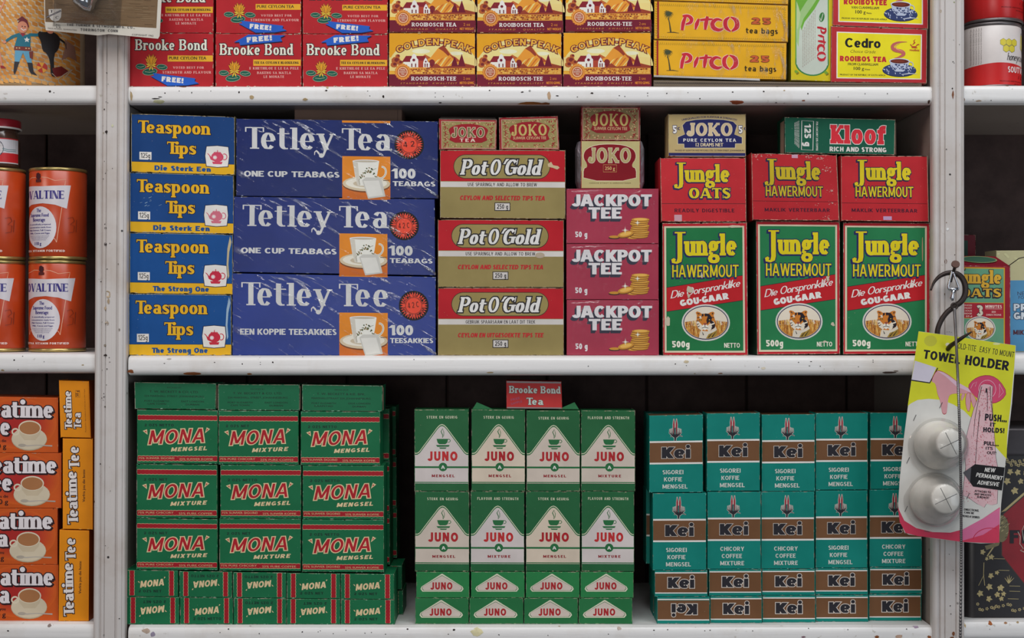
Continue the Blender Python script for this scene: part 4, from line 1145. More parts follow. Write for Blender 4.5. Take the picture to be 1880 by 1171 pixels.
def wavy(A, x0, y0, x1, y1, col, edge, n, vert=False, w=4):
    """scalloped band"""
    def side(y, sgn, e):
        pts = []
        for i in range(n * 4 + 1):
            t = i / 4 % 1; X = x0 + (x1 - x0) * i / (n * 4); pts.append((X, y + sgn * (e + 5 * abs(math.sin(math.pi * i / 4)) * ((y1 - y0) / 60))))
        return pts
    if not vert:
        for e, c in ((w, edge), (0, col)): 
            top, bot = side(y0, -1, e), side(y1, 1, e); s_ = []; f = []
            for a, b in zip(top, bot): s_ += [a, b]
            for i in range(len(top) - 1): f.append((2 * i, 2 * i + 1, 2 * i + 3, 2 * i + 2))
            A.raw(s_, f, c)
    else:
        for e, c in ((w, edge), (0, col)):
            s_ = []; f = []
            for i in range(n * 4 + 1):
                Y = y0 + (y1 - y0) * i / (n * 4); q = e + 5 * abs(math.sin(math.pi * i / 4)); s_ += [(x0 - q, Y), (x1 + q, Y)]
            for i in range(n * 4): f.append((2 * i, 2 * i + 1, 2 * i + 3, 2 * i + 2))
            A.raw(s_, f, c)

MG = (14, 104, 64); MR = (158, 18, 32); MC = (222, 196, 152)
def mona_big(v, k):
    A = Art(148, 98, (145, 405, 6.504)); A.part('scalloped_band')
    wavy(A, 150, 472, 1100, 520, MR, MC, 20); wavy(A, 150, 955, 1100, 1006, MR, MC, 20)
    A.part('lettering'); A.T(232, 600, 348 if v == 'AF' else 280, 30, '2 OZS NETTO' if v == 'AF' else '2 OZS NET', (16, 38, 34), SANS, trk=.18)
    MN = dict(T=.165, t=.15, s=0, X=.7)
    A.T(278, 815, 665, 165, 'MONA', (172, 24, 36), MN, out=((11, MC),), slant=.24, ang=-2.6, trk=.16)
    for p in ([(210, 655), (262, 636), (268, 700)], [(975, 606), (1015, 628), (952, 678)]):
        A.poly(p, MC); c = (sum(q[0] for q in p) / 3, sum(q[1] for q in p) / 3); A.poly([(c[0] + (q[0] - c[0]) * .4, c[1] + (q[1] - c[1]) * .4) for q in p], (172, 24, 36))
    A.T(545, 898, 430, 48, 'MENGSEL' if v == 'AF' else 'MIXTURE', MC, BOLD, slant=.24, ang=-2.5, trk=.2)
    A.B(160, 990, 425, 24, '75% SUIWER SIGOREI' if v == 'AF' else '75% PURE CHICORY', (206, 160, 120), bold=.8); A.B(648, 998, 400, 24, '25% SUIWER KOFFIE' if v == 'AF' else '25% PURE COFFEE', (206, 160, 120), bold=.8)
    A.flecks(26, (120, 176, 146), seed=k, size=1.6); return A

def mona_end(v, up, k):
    A = Art(97.5, 48.5, (70, 112, 6.714)); A.part('scalloped_band')
    wavy(A, 124, 116, 172, 424, MR, MC, 7, vert=True); wavy(A, 618, 116, 666, 424, MR, MC, 7, vert=True)
    A.part('lettering')
    cx, cy = 395, 268
    def p(x, y): return (x, y) if up else (2 * cx - x, 2 * cy - y)
    an = 0 if up else 180
    A.T(*p(250, 328), 300, 82, 'MONA', MC, dict(T=.26, t=.22, s=0, X=.7), slant=.24, ang=an - 6, trk=.12)
    for q in ([(220, 248), (240, 250), (244, 274)], [(552, 190), (568, 194), (548, 214)]): A.poly([p(*z) for z in q], MC)
    A.T(*p(232, 384), 285 if v == 'NET' else 345, 32, '2 OZS ' + v, (16, 38, 34), SANS, ang=an, trk=.18)
    A.flecks(20, (150, 190, 160), seed=k, size=1.4); return A

def beckett(v, k):
    A = Art(150, 47.5, (110, 78, 6.504)); DKG = (22, 50, 38); A.part('lettering')
    L = ('PACKED BY', 'T. W. BECKETT & CO. LTD.', '224 MARSHALL STREET, JOHANNESBURG', 'PORT ELIZABETH', 'CAPE TOWN', 'EAST LONDON', 'DURBAN') if v == 'EN' else ('VERPAK DEUR', 'T. W. BECKETT & KIE. BPK.', 'MARSHALLSTRAAT 224, JOHANNESBURG', 'PORT ELIZABETH', 'KAAPSTAD', 'OOS LONDEN', 'DURBAN')
    A.B(585, 142, 172, 16, L[0], DKG, align=.5); A.B(583, 196, 590, 26, L[1], DKG, align=.5, bold=.8); A.B(583, 246, 718, 22, L[2], DKG, align=.5, bold=.5)
    A.B(372, 304, 295, 20, L[3], DKG, align=.5, bold=.5); A.B(372, 338, 225, 20, L[4], DKG, align=.5, bold=.5); A.B(805, 304, 270, 20, L[5], DKG, align=.5, bold=.5); A.B(805, 340, 160, 20, L[6], DKG, align=.5, bold=.5)
    A.flecks(46, (150, 186, 160), seed=k + 70, size=1.8); return A

JG = (36, 106, 60); JWH = (214, 200, 186)
def juno_front(v, k, pale):
    W_ = [(206, 196, 192), (212, 196, 176), (206, 192, 178)][pale]
    A = Art(99, 149, (60, 328, 5.323)); A.part('white_panel')
    rr = 55
    def roof(dy, e):
        pts = [(62 - 2, 762 + dy), (88, 760 + dy)]
        pts += [(110, 744 + dy), (282, 512 + dy)]
        pts += [(282 + 90 * t, 512 + dy - 32 * math.sin(math.pi * t)) for t in (.15, .3, .5, .7, .85)]
        pts += [(372, 512 + dy), (545, 744 + dy), (565, 760 + dy), (586, 762 + dy)]
        return pts
    A.poly(roof(2, 0) + [(586, 1046), (60, 1046)], W_)
    A.part('green_lines'); A.line(roof(-8, 0), 8, (206, 206, 178)); A.line(roof(3, 0), 8, JG)
    A.line([(60, 888), (586, 888)], 18, JG); A.ell(337, 886, 42, 42, JG); A.line([(60, 1036), (586, 1036)], 9, JG)
    A.part('cup_emblem'); A.poly([(275, 612), (388, 612), (378, 650), (360, 664), (300, 664), (284, 648)], JG); A.ring(390, 630, 18, 15, 6, JG, a0=-110, a1=110, n=10)
    A.poly([(268, 672), (402, 672), (392, 688), (282, 690)], JG); A.poly([(298, 696), (372, 696), (362, 708), (310, 708)], JG)
    A.line([(334, 510), (318, 540), (334, 575), (330, 600)], [3, 8, 8, 3], JG); A.line([(334, 512), (346, 548), (344, 580), (332, 602)], [2, 5, 5, 2], JG)
    A.part('lettering'); A.T(190, 826, 288, 92, 'JUNO', [(188, 44, 46), (168, 30, 38), (172, 36, 42)][pale], BLACK if False else dict(T=.27, t=.25, s=0, X=.7), trk=.2)
    A.T(318, 904, 38, 32, 'A', WHT, SANS); A.T(228, 985, 222, 26, 'MENGSEL' if v == 'AF' else 'MIXTURE', (146, 44, 50), BOLD, trk=.28)
    if v == 'AF': A.T(178, 414, 298, 26, 'STERK EN GEURIG', (206, 206, 178), SANS, trk=.28)
    else: A.T(126, 412, 402, 27, 'FLAVOUR AND STRENGTH', (206, 206, 178), SANS, trk=.28)
    A.flecks(26, (180, 170, 140), seed=k, size=1.6); return A

def juno_end(k, dk=0):
    A = Art(99, 48, (52, 868, 4.167)); A.part('white_triangle'); cx = 252
    def tri(e): return [(cx - 4, 884 - e), (cx + 4, 884 - e), (412, 982 - e * .2), (418 + e, 1000), (404, 1018 + e), (100, 1018 + e), (86 - e, 1000), (92, 982 - e * .2)]
    A.poly(tri(2), (212, 210, 186)); A.poly([(cx + (x - cx) * .95, 960 + (y - 960) * .88 + 2) for x, y in tri(0)], JG); A.poly([(cx + (x - cx) * .925, 962 + (y - 962) * .83 + 2) for x, y in tri(0)], (206, 192, 180))
    A.part('lettering'); A.T(163, 1004, 170, 56, 'JUNO', (170, 36, 42), dict(T=.26, t=.24, s=0, X=.7), trk=.18)
    A.flecks(18, (150, 170, 130), seed=k, size=1.5); return A

KT = (0, 124, 112); KB = (112, 76, 48)
def kei_word(A, x, y, L, h, ang=0):
    A.T(x, y, L, h, 'Kei', (40, 38, 44), dict(T=.37, t=.19, s=0, X=.8), out=((5, (206, 196, 186)),), trk=.04, ang=ang)
def kei_front(v, k):
    A = Art(99, 142, (145, 150, 6.504)); A.part('brown_band'); A.rect(148, 476, 786, 720, KB); A.part('white_stripe'); A.rect(148, 458, 786, 478, WHT); A.rect(148, 716, 786, 736, WHT)
    A.part('aloe_emblem'); OC = (206, 200, 190); BK = (40, 40, 46)
    for o, c in ((5, OC), (0, None)):
        for x, dx in ((440, -4), (472, 4)):
            A.line([(x, 400), (x, 262), (x + dx * .2, 192)], [12 + 2 * o, 22 + 2 * o, 2 + 2 * o], c or (150, 50, 60))
        for i in range(-4, 5):
            A.line([(458 + i * 4, 414), (458 + i * 17, 362), (458 + i * 16.5, 290 + abs(i) * 6)], [8 + 2 * o, 10 + 2 * o, 2 + 2 * o], c or BK)
        A.line([(400, 412), (430, 384), (490, 384), (545, 408)], [3 + o, 14 + 2 * o, 14 + 2 * o, 3 + o], c or BK); A.line([(458, 400), (455, 454)], [26 + 2 * o, 18 + 2 * o], c or BK)
    A.poly([(446, 300), (462, 300), (460, 380), (450, 380)], (10, 110, 104))
    A.part('lettering'); kei_word(A, 294, 665, 344, 134)
    L = ('SIGOREI', 'KOFFIE', 'MENGSEL') if v == 'AF' else ('CHICORY', 'COFFEE', 'MIXTURE')
    ws = ((304, 250), (322, 216), (304, 300)) if v == 'AF' else ((300, 288), (318, 244), (300, 288))
    for (x, w), s, y in zip(ws, L, (856, 942, 1028)): A.T(x, y, w, 50, s, (206, 208, 200), SANS, trk=.12)
    A.flecks(16, (120, 180, 170), seed=k, size=1.4); return A
def kei_end(up, k):
    A = Art(97, 47, (95, 690, 4.337)); A.part('brown_band'); A.rect(97, 712 if up else 716, 512, 864, KB); A.part('white_stripe'); A.rect(97, 703, 512, 712, WHT); A.rect(97, 861, 512, 869, WHT)
    A.part('lettering')
    if up: kei_word(A, 200, 826, 210, 82)
    else: kei_word(A, 415, 742, 205, 82, 180)
    A.flecks(14, (150, 160, 150), seed=k, size=1.4); return A

def brooke_small():
    A = Art(101, 48, (955, 48, 5.323)); A.part('lettering'); BB = dict(T=.22, t=.12, s=.07, X=.68)
    A.T(985, 160, 498, 66, 'Brooke Bond', (206, 214, 206), BB, out=((3, (70, 60, 60)),), trk=.06); A.T(1150, 268, 165, 66, 'Tea', (206, 214, 206), BB, out=((3, (70, 60, 60)),), trk=.06)
    A.B(1000, 235, 90, 20, 'FREE', (150, 90, 120), ang=-14); A.B(1000, 272, 112, 20, 'SAMPLE', (150, 90, 120), ang=-14)
    A.part('silver_edge'); A.rect(958, 50, 1490, 66, (150, 140, 140)); A.rect(958, 290, 1490, 303, (150, 130, 130)); return A

def teacup_brown(A, cx, cy, k):
    A.part('teacup_picture'); C = (206, 192, 166); A.ell(cx - 5 * k, cy + 100 * k, 162 * k, 100 * k, (180, 164, 136)); A.ell(cx - 5 * k, cy + 94 * k, 160 * k, 96 * k, C)
    A.ring(cx - 130 * k, cy + 36 * k, 30 * k, 26 * k, 14 * k, (214, 202, 178), n=14)
    A.poly([(cx - 102 * k, cy), (cx + 104 * k, cy), (cx + 92 * k, cy + 60 * k), (cx + 50 * k, cy + 108 * k), (cx - 50 * k, cy + 108 * k), (cx - 90 * k, cy + 60 * k)], (196, 180, 152))
    A.ell(cx, cy, 104 * k, 64 * k, (216, 204, 180)); A.ell(cx, cy + 3 * k, 94 * k, 56 * k, (166, 112, 70))
    A.line([(cx - 90 * k, cy + 150 * k), (cx - 20 * k, cy + 158 * k), (cx + 60 * k, cy + 152 * k), (cx + 205 * k, cy + 158 * k)], [16 * k, 10 * k, 7 * k, 12 * k], (176, 168, 158)); A.ell(cx - 70 * k, cy + 154 * k, 36 * k, 14 * k, (170, 160, 146))

def teatime_big(tee, k):
    A = Art(160, 103, (-205, 222, 4.683)); C = (226, 218, 220); DK = (44, 22, 26)
    A.part('red_glow')
    for i in range(12): A.ell(185, 450, 345 - i * 18, 222 - i * 11, (204 - i * 3, 90 - i * 4.5, 30 + i * .6), n=32)
    A.part('lettering'); TT = dict(T=.27, t=.1, s=.05, X=.74)
    A.T(-165, 398, 672, 140, 'Teatime', C, TT, out=((9, DK),), sh=(8, 8, DK, 8), trk=.0)
    A.T(-165, 550, 276, 140, 'Tee' if tee else 'Tea', C, TT, out=((9, DK),), sh=(8, 8, DK, 8), trk=.0)
    A.B(70, 612, 210, 26, 'Verfris jou die' if tee else 'Refreshes you', DK, align=1, bold=1); A.B(70, 668, 150, 44, '250 g', DK, align=1, bold=1.4)
    teacup_brown(A, 285, 486, 1.0); A.flecks(12, (210, 140, 90), seed=k); return A

def teatime_small():
    A = Art(56, 104, (505, 85, 4.683)); A.part('lettering'); C = (226, 218, 214); DK = (50, 26, 24); TT = dict(T=.26, t=.1, s=.05, X=.74)
    A.T(606, 500, 330, 62, 'Teatime', C, TT, out=((6, DK),), ang=-90, trk=.0); A.T(685, 494, 138, 62, 'Tea', C, TT, out=((6, DK),), ang=-90)
    A.B(672, 218, 52, 26, '50 g', DK, ang=-90, bold=.8); A.line([(645, 164), (682, 164), (682, 226), (645, 226)], 2, DK, closed=True)
    A.B(728, 522, 370, 9, 'Packed for the makers of this tea in the Cape', (120, 60, 20), ang=-90); A.rect(757, 100, 760, 560, (196, 110, 10)); return A
def teatime_tee(k):
    A = Art(56, 167, (490, 280, 4.487)); A.part('lettering'); C = (226, 218, 214); DK = (50, 26, 24); TT = dict(T=.26, t=.1, s=.05, X=.74)
    A.T(618, 985, 440, 86, 'Teatime', C, TT, out=((7, DK),), ang=-92, trk=.0); A.T(628, 525, 185, 86, 'Tee', C, TT, out=((7, DK),), ang=-92)
    A.B(676, 802, 268, 22, 'Verfris jou die beste', DK, ang=-90, bold=.8); A.flecks(12, (230, 180, 90), seed=k); return A

def jungle_three():
    A = Art(110, 156, (538, 125, 4.504)); G = (96, 150, 118); BD = (160, 30, 46); GD = (196, 150, 40); DK = (40, 36, 44)
    A.part('green_panel'); A.rect(560, 138, 988, 826, GD); A.rect(568, 148, 978, 820, G); A.part('red_band'); A.rect(568, 425, 978, 545, BD)
    A.line([(568, 423), (978, 423)], 4, GD); A.line([(568, 547), (978, 547)], 4, GD)
    A.part('lettering'); jungle_word(A, 572, 268, 392, .62, (206, 160, 48), DK); A.T(602, 375, 358, 66, 'OATS', (206, 160, 48), dict(T=.27, t=.12, s=.05, X=.7), out=((7, DK),), sh=(-5, 8, DK, 5), trk=.05)
    A.T(742, 530, 58, 88, '3', (206, 196, 176), BOLD, out=((4, DK),)); A.T(820, 464, 142, 24, 'MINUTES', (220, 190, 180), BOLD, trk=.16); A.rect(820, 470, 962, 473, (220, 190, 180))
    A.B(892, 502, 36, 14, 'SEE', (220, 190, 180), align=.5, bold=.6); A.B(893, 526, 128, 14, 'DIRECTIONS', (220, 190, 180), align=.5, bold=.6)
    for i, s in enumerate(('PRODUCES', 'A MOST', 'DELICIOUS', 'PORRIDGE', 'IN')): A.B(704, 450 + i * 22, 30 + len(s) * 10, 13, s, (220, 190, 180), align=1, bold=.5)
    tiger(A, 775, 630, .66); A.part('lettering'); A.B(840, 752, 96, 20, 'THE BEST', DK, align=.5, bold=.7)
    A.flecks(20, seed=51); return A
# ================================================================ the shelving
def paint(name='old_white_paint', base=(224, 222, 220), seed=0.0, warm=(180, 164, 144), grain=(4, 30, 60)):
    m = bpy.data.materials.new(name); g = N(m); L = lin(base)
    tc = g.new('ShaderNodeTexCoord').outputs['Object']
    mp = g.new('ShaderNodeMapping'); mp.inputs['Location'].default_value = (seed, 0, 0); g.link(tc, mp.inputs[0]); v = mp.outputs[0]
    st = g.new('ShaderNodeMapping'); st.inputs['Scale'].default_value = grain; st.inputs['Location'].default_value = (seed, 0, 0); g.link(tc, st.inputs[0])
    f1 = g.ramp(g.noise(v, 9, 5, .65), .5, .75, 0, .45)
    c = g.mix(f1, L, lin(warm))
    f2 = g.ramp(g.noise(v, 85, 4, .7), .66, .72, 0, .55); c = g.mix(f2, c, lin((150, 140, 120)))
    vo = g.new('ShaderNodeTexVoronoi'); vo.inputs['Scale'].default_value = 38; g.link(v, vo.inputs['Vector'])
    d = g.ramp(vo.outputs['Distance'], .05, .075, 1, 0); gate = g.ramp(g.noise(v, 14, 2), .52, .56)
    mu = g.new('ShaderNodeMath', operation='MULTIPLY'); g.link(d, mu.inputs[0]); g.link(gate, mu.inputs[1])
    c = g.mix(mu.outputs[0], c, lin((40, 34, 32)))
    g.link(c, g.b.inputs['Base Color'])
    g.b.inputs['Roughness'].default_value = .33; g.b.inputs['Specular IOR Level'].default_value = .5
    bp = g.new('ShaderNodeBump'); bp.inputs['Strength'].default_value = .3; bp.inputs['Distance'].default_value = .001
    a = g.new('ShaderNodeMath', operation='ADD'); g.link(g.noise(st.outputs[0], 3, 4, .6), a.inputs[0]); g.link(g.noise(v, 30, 3, .5), a.inputs[1])
    g.link(a.outputs[0], bp.inputs['Height']); g.link(bp.outputs[0], g.b.inputs['Normal'])
    return m
PAINT = paint(); PAINT2 = paint('old_cream_paint', (198, 192, 188), 3.3, (160, 140, 124), (60, 30, 3))
PAINT_SHADE = paint('shade_toned_paint', (160, 150, 142), 6.1, (130, 116, 100))  # undersides and inner sides: their shade is mixed into this darker paint colour
DEEP = .30
unit = empty('shelving_unit', (0, .15, ZC), 'white painted wooden grocery shelving of three bays with chipped paint, holding all the packets', 'shelving')
unit_loc = Vector(unit.location)

def upright(x0, x1, sh, prof, mirror):
    """board with a moulded front strip; x in pixels at the shelf fronts, sh = pixels it leans over the frame height"""
    z0, z1 = 0.0, WZ(-470)
    def lean(z): return -sh * ((CY - (z - ZC) / P) / 1171.0)
    V = []; 
    for z in (z0, z1):
        for x, y in ((x0 + 5, .006), (x1 - 5, .006), (x1 - 5, DEEP), (x0 + 5, DEEP)):
            V.append((WX(x + lean(z)), y, z))
    F = [(0, 1, 5, 4), (1, 2, 6, 5), (2, 3, 7, 6), (3, 0, 4, 7), (3, 2, 1, 0), (4, 5, 6, 7)]
    o = link_mesh('upright', [Vector(v) - unit_loc for v in V], F, [PAINT_SHADE], parent=unit)
    pts = prof; V = []; F = []; rows = 24
    for j in range(rows + 1):
        z = z0 + (z1 - z0) * j / rows
        for x, y in pts: V.append(Vector((WX((x1 - x if mirror else x0 + x) + lean(z)), y, z)) - unit_loc)
    n = len(pts)
    for j in range(rows):
        for i in range(n - 1): F.append((j * n + i, j * n + i + 1, (j + 1) * n + i + 1, (j + 1) * n + i))
    mo = link_mesh('moulding', V, F, [PAINT2], parent=o)
    bm = bmesh.new(); bm.from_mesh(mo.data); bmesh.ops.recalc_face_normals(bm, faces=bm.faces); bm.to_mesh(mo.data); bm.free()
    return o, mo
mm = .001
prof = [(0, 8 * mm), (0, -1 * mm), (1.5, -4 * mm), (4, -5.6 * mm), (7, -6 * mm), (10, -5.2 * mm), (12, -3.2 * mm), (13, -2.4 * mm), (14.2, -4.6 * mm), (17, -5.4 * mm), (20, -5.6 * mm), (20.8, -3.8 * mm), (21.8, -3.8 * mm), (22.4, -5.6 * mm),
        (40, -5.8 * mm), (40.8, -4.2 * mm), (41.8, -4.2 * mm), (42.6, -6.2 * mm), (46, -7.2 * mm), (50, -7 * mm), (52.5, -6 * mm), (53.2, -4.5 * mm), (54.2, -5 * mm), (56.4, -4.2 * mm), (58, -2.2 * mm), (58, 8 * mm)]
UL, ULM = upright(178, 235, 6, prof, False)
UR, URM = upright(1711, 1769, 0, prof, False)
upright(-680, -620, 0, prof, False); upright(2560, 2620, 0, prof, False)

def bull(t, R=.010): return R * (1 - max(0.0, 1 - min(abs(t), 1) ** 3.2) ** (1 / 2.4))
SHELVES = {}
def shelf(key, xl, xr, yt, yb, mat=None):
    n = 14; V = []; F = []; zt, zb = WZ(yt), WZ(yb); cols = 30
    ring = [(DEEP, zt)] + [(bull(1 - 2 * i / n), zt + (zb - zt) * (i / n)) for i in range(n + 1)] + [(DEEP, zb)]
    m = len(ring)
    for j in range(cols + 1):
        x = WX(xl + (xr - xl) * j / cols)
        for y, z in ring: V.append(Vector((x, y, z)) - unit_loc)
    for j in range(cols):
        for i in range(m): a, b = i, (i + 1) % m; F.append((j * m + a, j * m + b, (j + 1) * m + b, (j + 1) * m + a))
    F.append(tuple(range(m))[::-1]); F.append(tuple(cols * m + i for i in range(m)))
    o = link_mesh('shelf', V, F, [mat or PAINT, PAINT_SHADE], [1 if f_ < cols * m and f_ % m == m - 2 else 0 for f_ in range(len(F))], parent=unit)
    SHELVES[key] = (o, yt, yb)
    return o
for k_, (a, b) in {'t': (156.5, 191), 'm': (653, 689.5), 'b': (1150, 1187)}.items(): shelf('M' + k_, 235.5, 1711, a, b)
shelf('Lt', -620, 177, 154.5, 190.5); shelf('Lm', -620, 174, 647.5, 685.5); shelf('Lb', -620, 172, 1144, 1181)
shelf('Rt', 1769.5, 2560, 155, 191); shelf('Rm', 1769.5, 2560, 649.5, 688); shelf('Rb', 1769.5, 2560, 1140, 1176)
shelf('Mu', 235.5, 1711, -360, -322); shelf('Lu', -620, 177, -360, -322); shelf('Ru', 1769.5, 2560, -360, -322)

shelf('Mf', 235.5, 1711, 1690, 1726); shelf('Lf', -620, 168, 1690, 1726); shelf('Rf', 1769.5, 2560, 1690, 1726)
# tongue-and-groove back boards, dark stained
DARK = plain('dark_brown_board', (64, 51, 49), .75, spec=.2, bump=.3, var=.25)
x = WX(-700); i = 0
while x < WX(2640):
    w = .150; z0, z1 = 0.0, WZ(-470)
    bm = bmesh.new(); bmesh.ops.create_cube(bm, size=1)
    for v in bm.verts: v.co = Vector((v.co.x * (w - .003) + x + w / 2, v.co.y * .012 + DEEP + .006, v.co.z * (z1 - z0) + (z0 + z1) / 2)) - unit_loc
    bmesh.ops.bevel(bm, geom=list(bm.edges), offset=.0015, segments=1, affect='EDGES')
    link_bm('back_board', bm, [DARK], parent=unit); x += w
bm = bmesh.new(); bmesh.ops.create_cube(bm, size=1)
for v in bm.verts: v.co = Vector((v.co.x * 2.4, v.co.y * .004 + DEEP + .015, v.co.z * (z1 - z0) + (z0 + z1) / 2)) - unit_loc
link_bm('back_sheet', bm, [DARK], parent=unit)

# chips, stains and nail holes read off the photograph, lying on the paint
def chips(key, items):
    o, yt, yb = SHELVES[key]; A = Art(1880, 1171); A.part('paint_chip'); r = random.Random(ord(key[0]) + ord(key[1]))
    for x, y, sx, sy, c in items:
        n = 9 if sx > 3 else 6
        A.poly([(x + sx * r.uniform(.6, 1.1) * math.cos(2 * math.pi * i / n), min(max(y + sy * r.uniform(.6, 1.1) * math.sin(2 * math.pi * i / n), yt + .5), yb - .3)) for i in range(n)], c, .8)
    def mp(u, v, l):
        t = 1 - 2 * (v - yt) / (yb - yt)
        yy = np.array([bull(q) for q in t]) - 1e-4 - EPS * l
        X = (u - CX) * P; Z = ZC + (CY - v) * P
        return np.stack([X, yy, Z], 1) - np.array(unit_loc)
    realize(A, mp, o, mk=lambda c, ro, w: plain('bare_patch', c, .85, spec=.2, var=.3))
BR = (122, 72, 40); DKC = (44, 36, 34); TN = (168, 146, 110)
chips('Mt', [(335, 158, 7, 2, BR), (303, 171, 1.6, 1.4, DKC), (329, 167, 1.2, 1, DKC), (352, 170, 1.3, 2, DKC), (387, 167, 1, 1, DKC), (439, 169.5, 2, 2.2, DKC), (286, 181, 9, 1.2, DKC), (294, 178, 5, 1, DKC), (290, 186, 12, 4, (190, 188, 150)),
    (599, 166, 2.5, 2, DKC), (601, 160, 3, 3, TN), (675, 167, 1, 1, DKC), (679, 176, 1.2, 1, DKC), (704, 177, 2.4, 3, DKC), (799, 170.5, 1, 1, DKC), (799, 178, 1, 1, DKC), (814, 177, 1, 1, DKC), (808, 188, 3, 1, DKC),
    (1008, 176, 3.5, 9, (186, 156, 126)), (975, 189, 26, 3.4, (134, 84, 44)), (1000, 190, 14, 2.5, BR), (899, 166, 2, 1.5, DKC), (959, 169, 3, 1.4, DKC), (1023, 176, 3, 1.2, DKC), (1060, 178, 1.4, 1, DKC), (1087, 171, 3.4, 1.6, DKC),
    (1137, 175.5, 1.3, 1, DKC), (1147, 177, 1.3, 1, DKC), (1189, 171, 2, 1, DKC), (1189, 176, 1, 1, DKC), (1224, 171.5, 2, 1.2, DKC), (1263, 170, 1, 1, DKC), (1285, 181, 1.5, 1.2, DKC), (1345, 169, 2.4, 1.2, DKC), (1352, 187, 14, 4.2, (128, 64, 38)),
    (1402, 168, 2, 1.4, DKC), (1440, 166, 2.6, 1.3, TN), (1483, 172, 1.6, 1.6, DKC), (1475, 184.5, 4, 1.6, (128, 70, 42)), (1588, 172, 1, 1.6, DKC), (1539, 178, 1, 1, DKC), (1629, 172, 1, 1.4, DKC), (241, 176, 3, 10, TN), (1706, 186, 3, 4, (90, 70, 60)), (462, 178, 6, 4, TN), (560, 182, 5, 3, TN)])
chips('Mm', [(352, 686, 22, 3.4, (150, 88, 52)), (240, 682, 7, 3.6, (150, 88, 52)), (457, 686.5, 5, 2.4, (150, 98, 62)), (302, 667, 2, 1, DKC), (394, 665, 1.4, 1.2, DKC), (445, 668, 1.6, 1.4, DKC), (478, 665, 1, 1, DKC), (501, 665, 2, 2, DKC), (478, 669, 1, 1, DKC), (310, 659, 5, 1.4, (170, 160, 150)),
    (555, 655, 1, 1, DKC), (1240, 668, 1.4, 1.2, DKC), (1260, 664, 5, 3.6, (196, 180, 150)), (1260, 671, 1.2, 1, DKC), (1305, 660, 1.6, 1.2, DKC), (1276, 686, 2.4, 1, TN), (1323, 685.5, 5, 1.2, (140, 90, 50)), (1393, 674, 1, 1, DKC), (1402, 676, 5, 3, (206, 196, 176)),
    (1466, 665, 1.3, 1, DKC), (1486, 671.5, 1.6, 1, DKC), (1489, 663.5, 2, .8, DKC), (1506, 672, 1.3, 1, DKC), (1576, 673, 1, 1, DKC), (1603, 661, 1, 1, DKC), (1603, 664.5, 1, 1, DKC), (1634, 684, 16, 2, (70, 56, 50)), (1645, 681, 5, 1, (110, 96, 84)), (900, 684, 8, 1.4, TN), (760, 660, 1, 1, DKC), (1080, 672, 1.2, 1, DKC)])
chips('Mb', [(268, 1158, 9, 5, (176, 156, 140)), (280, 1164, 6, 5, (150, 140, 160)), (457, 1149, 4, 2.4, (130, 70, 50)), (419, 1155, 2, 1.6, DKC), (404, 1161, 1.2, 1, DKC), (476, 1163, 1.5, 1.5, DKC), (555, 1160, 1.6, 1.4, DKC), (584, 1160, 1, 1, DKC), (588, 1158, 1, 1, DKC), (612, 1163, 1.2, 1, DKC), (635, 1157, 1.2, 1, DKC), (670, 1162, 1.4, 1, DKC), (682, 1161, 1.2, 1, DKC), (708, 1164, 1.2, 1, DKC), (748, 1155, 2, 1.6, DKC),
    (875, 1161, 12, 9, (196, 188, 150)), (833, 1156, 3, 2, DKC), (823, 1164, 1.4, 1, DKC), (916, 1165, 1.6, 1.2, DKC), (1006, 1166, 1.2, 1, DKC), (1117, 1164, 1.3, 1, DKC), (1027, 1150, 3, 1.6, TN), (1137, 1154, 5, 3, (186, 170, 160)), (1201, 1157, 2, 1, DKC), (1226, 1156, 1.4, 1, DKC), (1294, 1158, 1, 1, DKC), (1304, 1157, 1.6, 1, DKC), (1382, 1158, 1.2, 1, DKC), (1300, 1148.5, 9, 1.4, (150, 100, 90)), (1485, 1154, 1.2, 1, DKC), (1557, 1156, 1.6, 1, DKC),
    (1665, 1155, 1.2, 1, DKC), (1683, 1150, 6, 5, (170, 150, 170)), (1610, 1169, 5, 3, (140, 84, 50)), (1650, 1168, 8, 4, (190, 160, 140)), (1475, 1169, 5, 2, (120, 90, 100)), (1706, 1169, 4, 3, (140, 84, 50)), (1218, 1148, 8, 1.6, (150, 110, 100))])
chips('Lt', [(99, 170, 1.4, 1, DKC), (10, 172, 5, 2, (190, 184, 180)), (51, 164, 1, .8, DKC)]); chips('Lm', [(41, 654, 1.2, 1, DKC), (26, 661, 1.8, 2, DKC), (81, 664, 1.2, 1, DKC), (152, 670, 3, 1.4, TN), (33, 678, 1.4, 1, DKC), (4, 680, 4, 2, TN)])
chips('Lb', [(90, 1149, 4, 3.6, (130, 116, 110)), (15, 1158, 2.6, 1.8, DKC), (26, 1142, 2, 1, DKC)]); chips('Rb', [(1819, 1145, 5, 4.6, (150, 88, 50)), (1847, 1144, 4, 2, (150, 110, 80)), (1817, 1155, 1, 1, DKC), (1772, 1148, 2, 5, TN), (1870, 1143, 3, 2, TN)])
chips('Rt', [(1770, 183, 3, 4, (140, 110, 90)), (1797, 185, 6, 2, (170, 150, 130)), (1787, 183, 1, 1, DKC), (1851, 156.5, 3, 1.4, (130, 90, 60)), (1820, 184, 1.6, 1, DKC)])
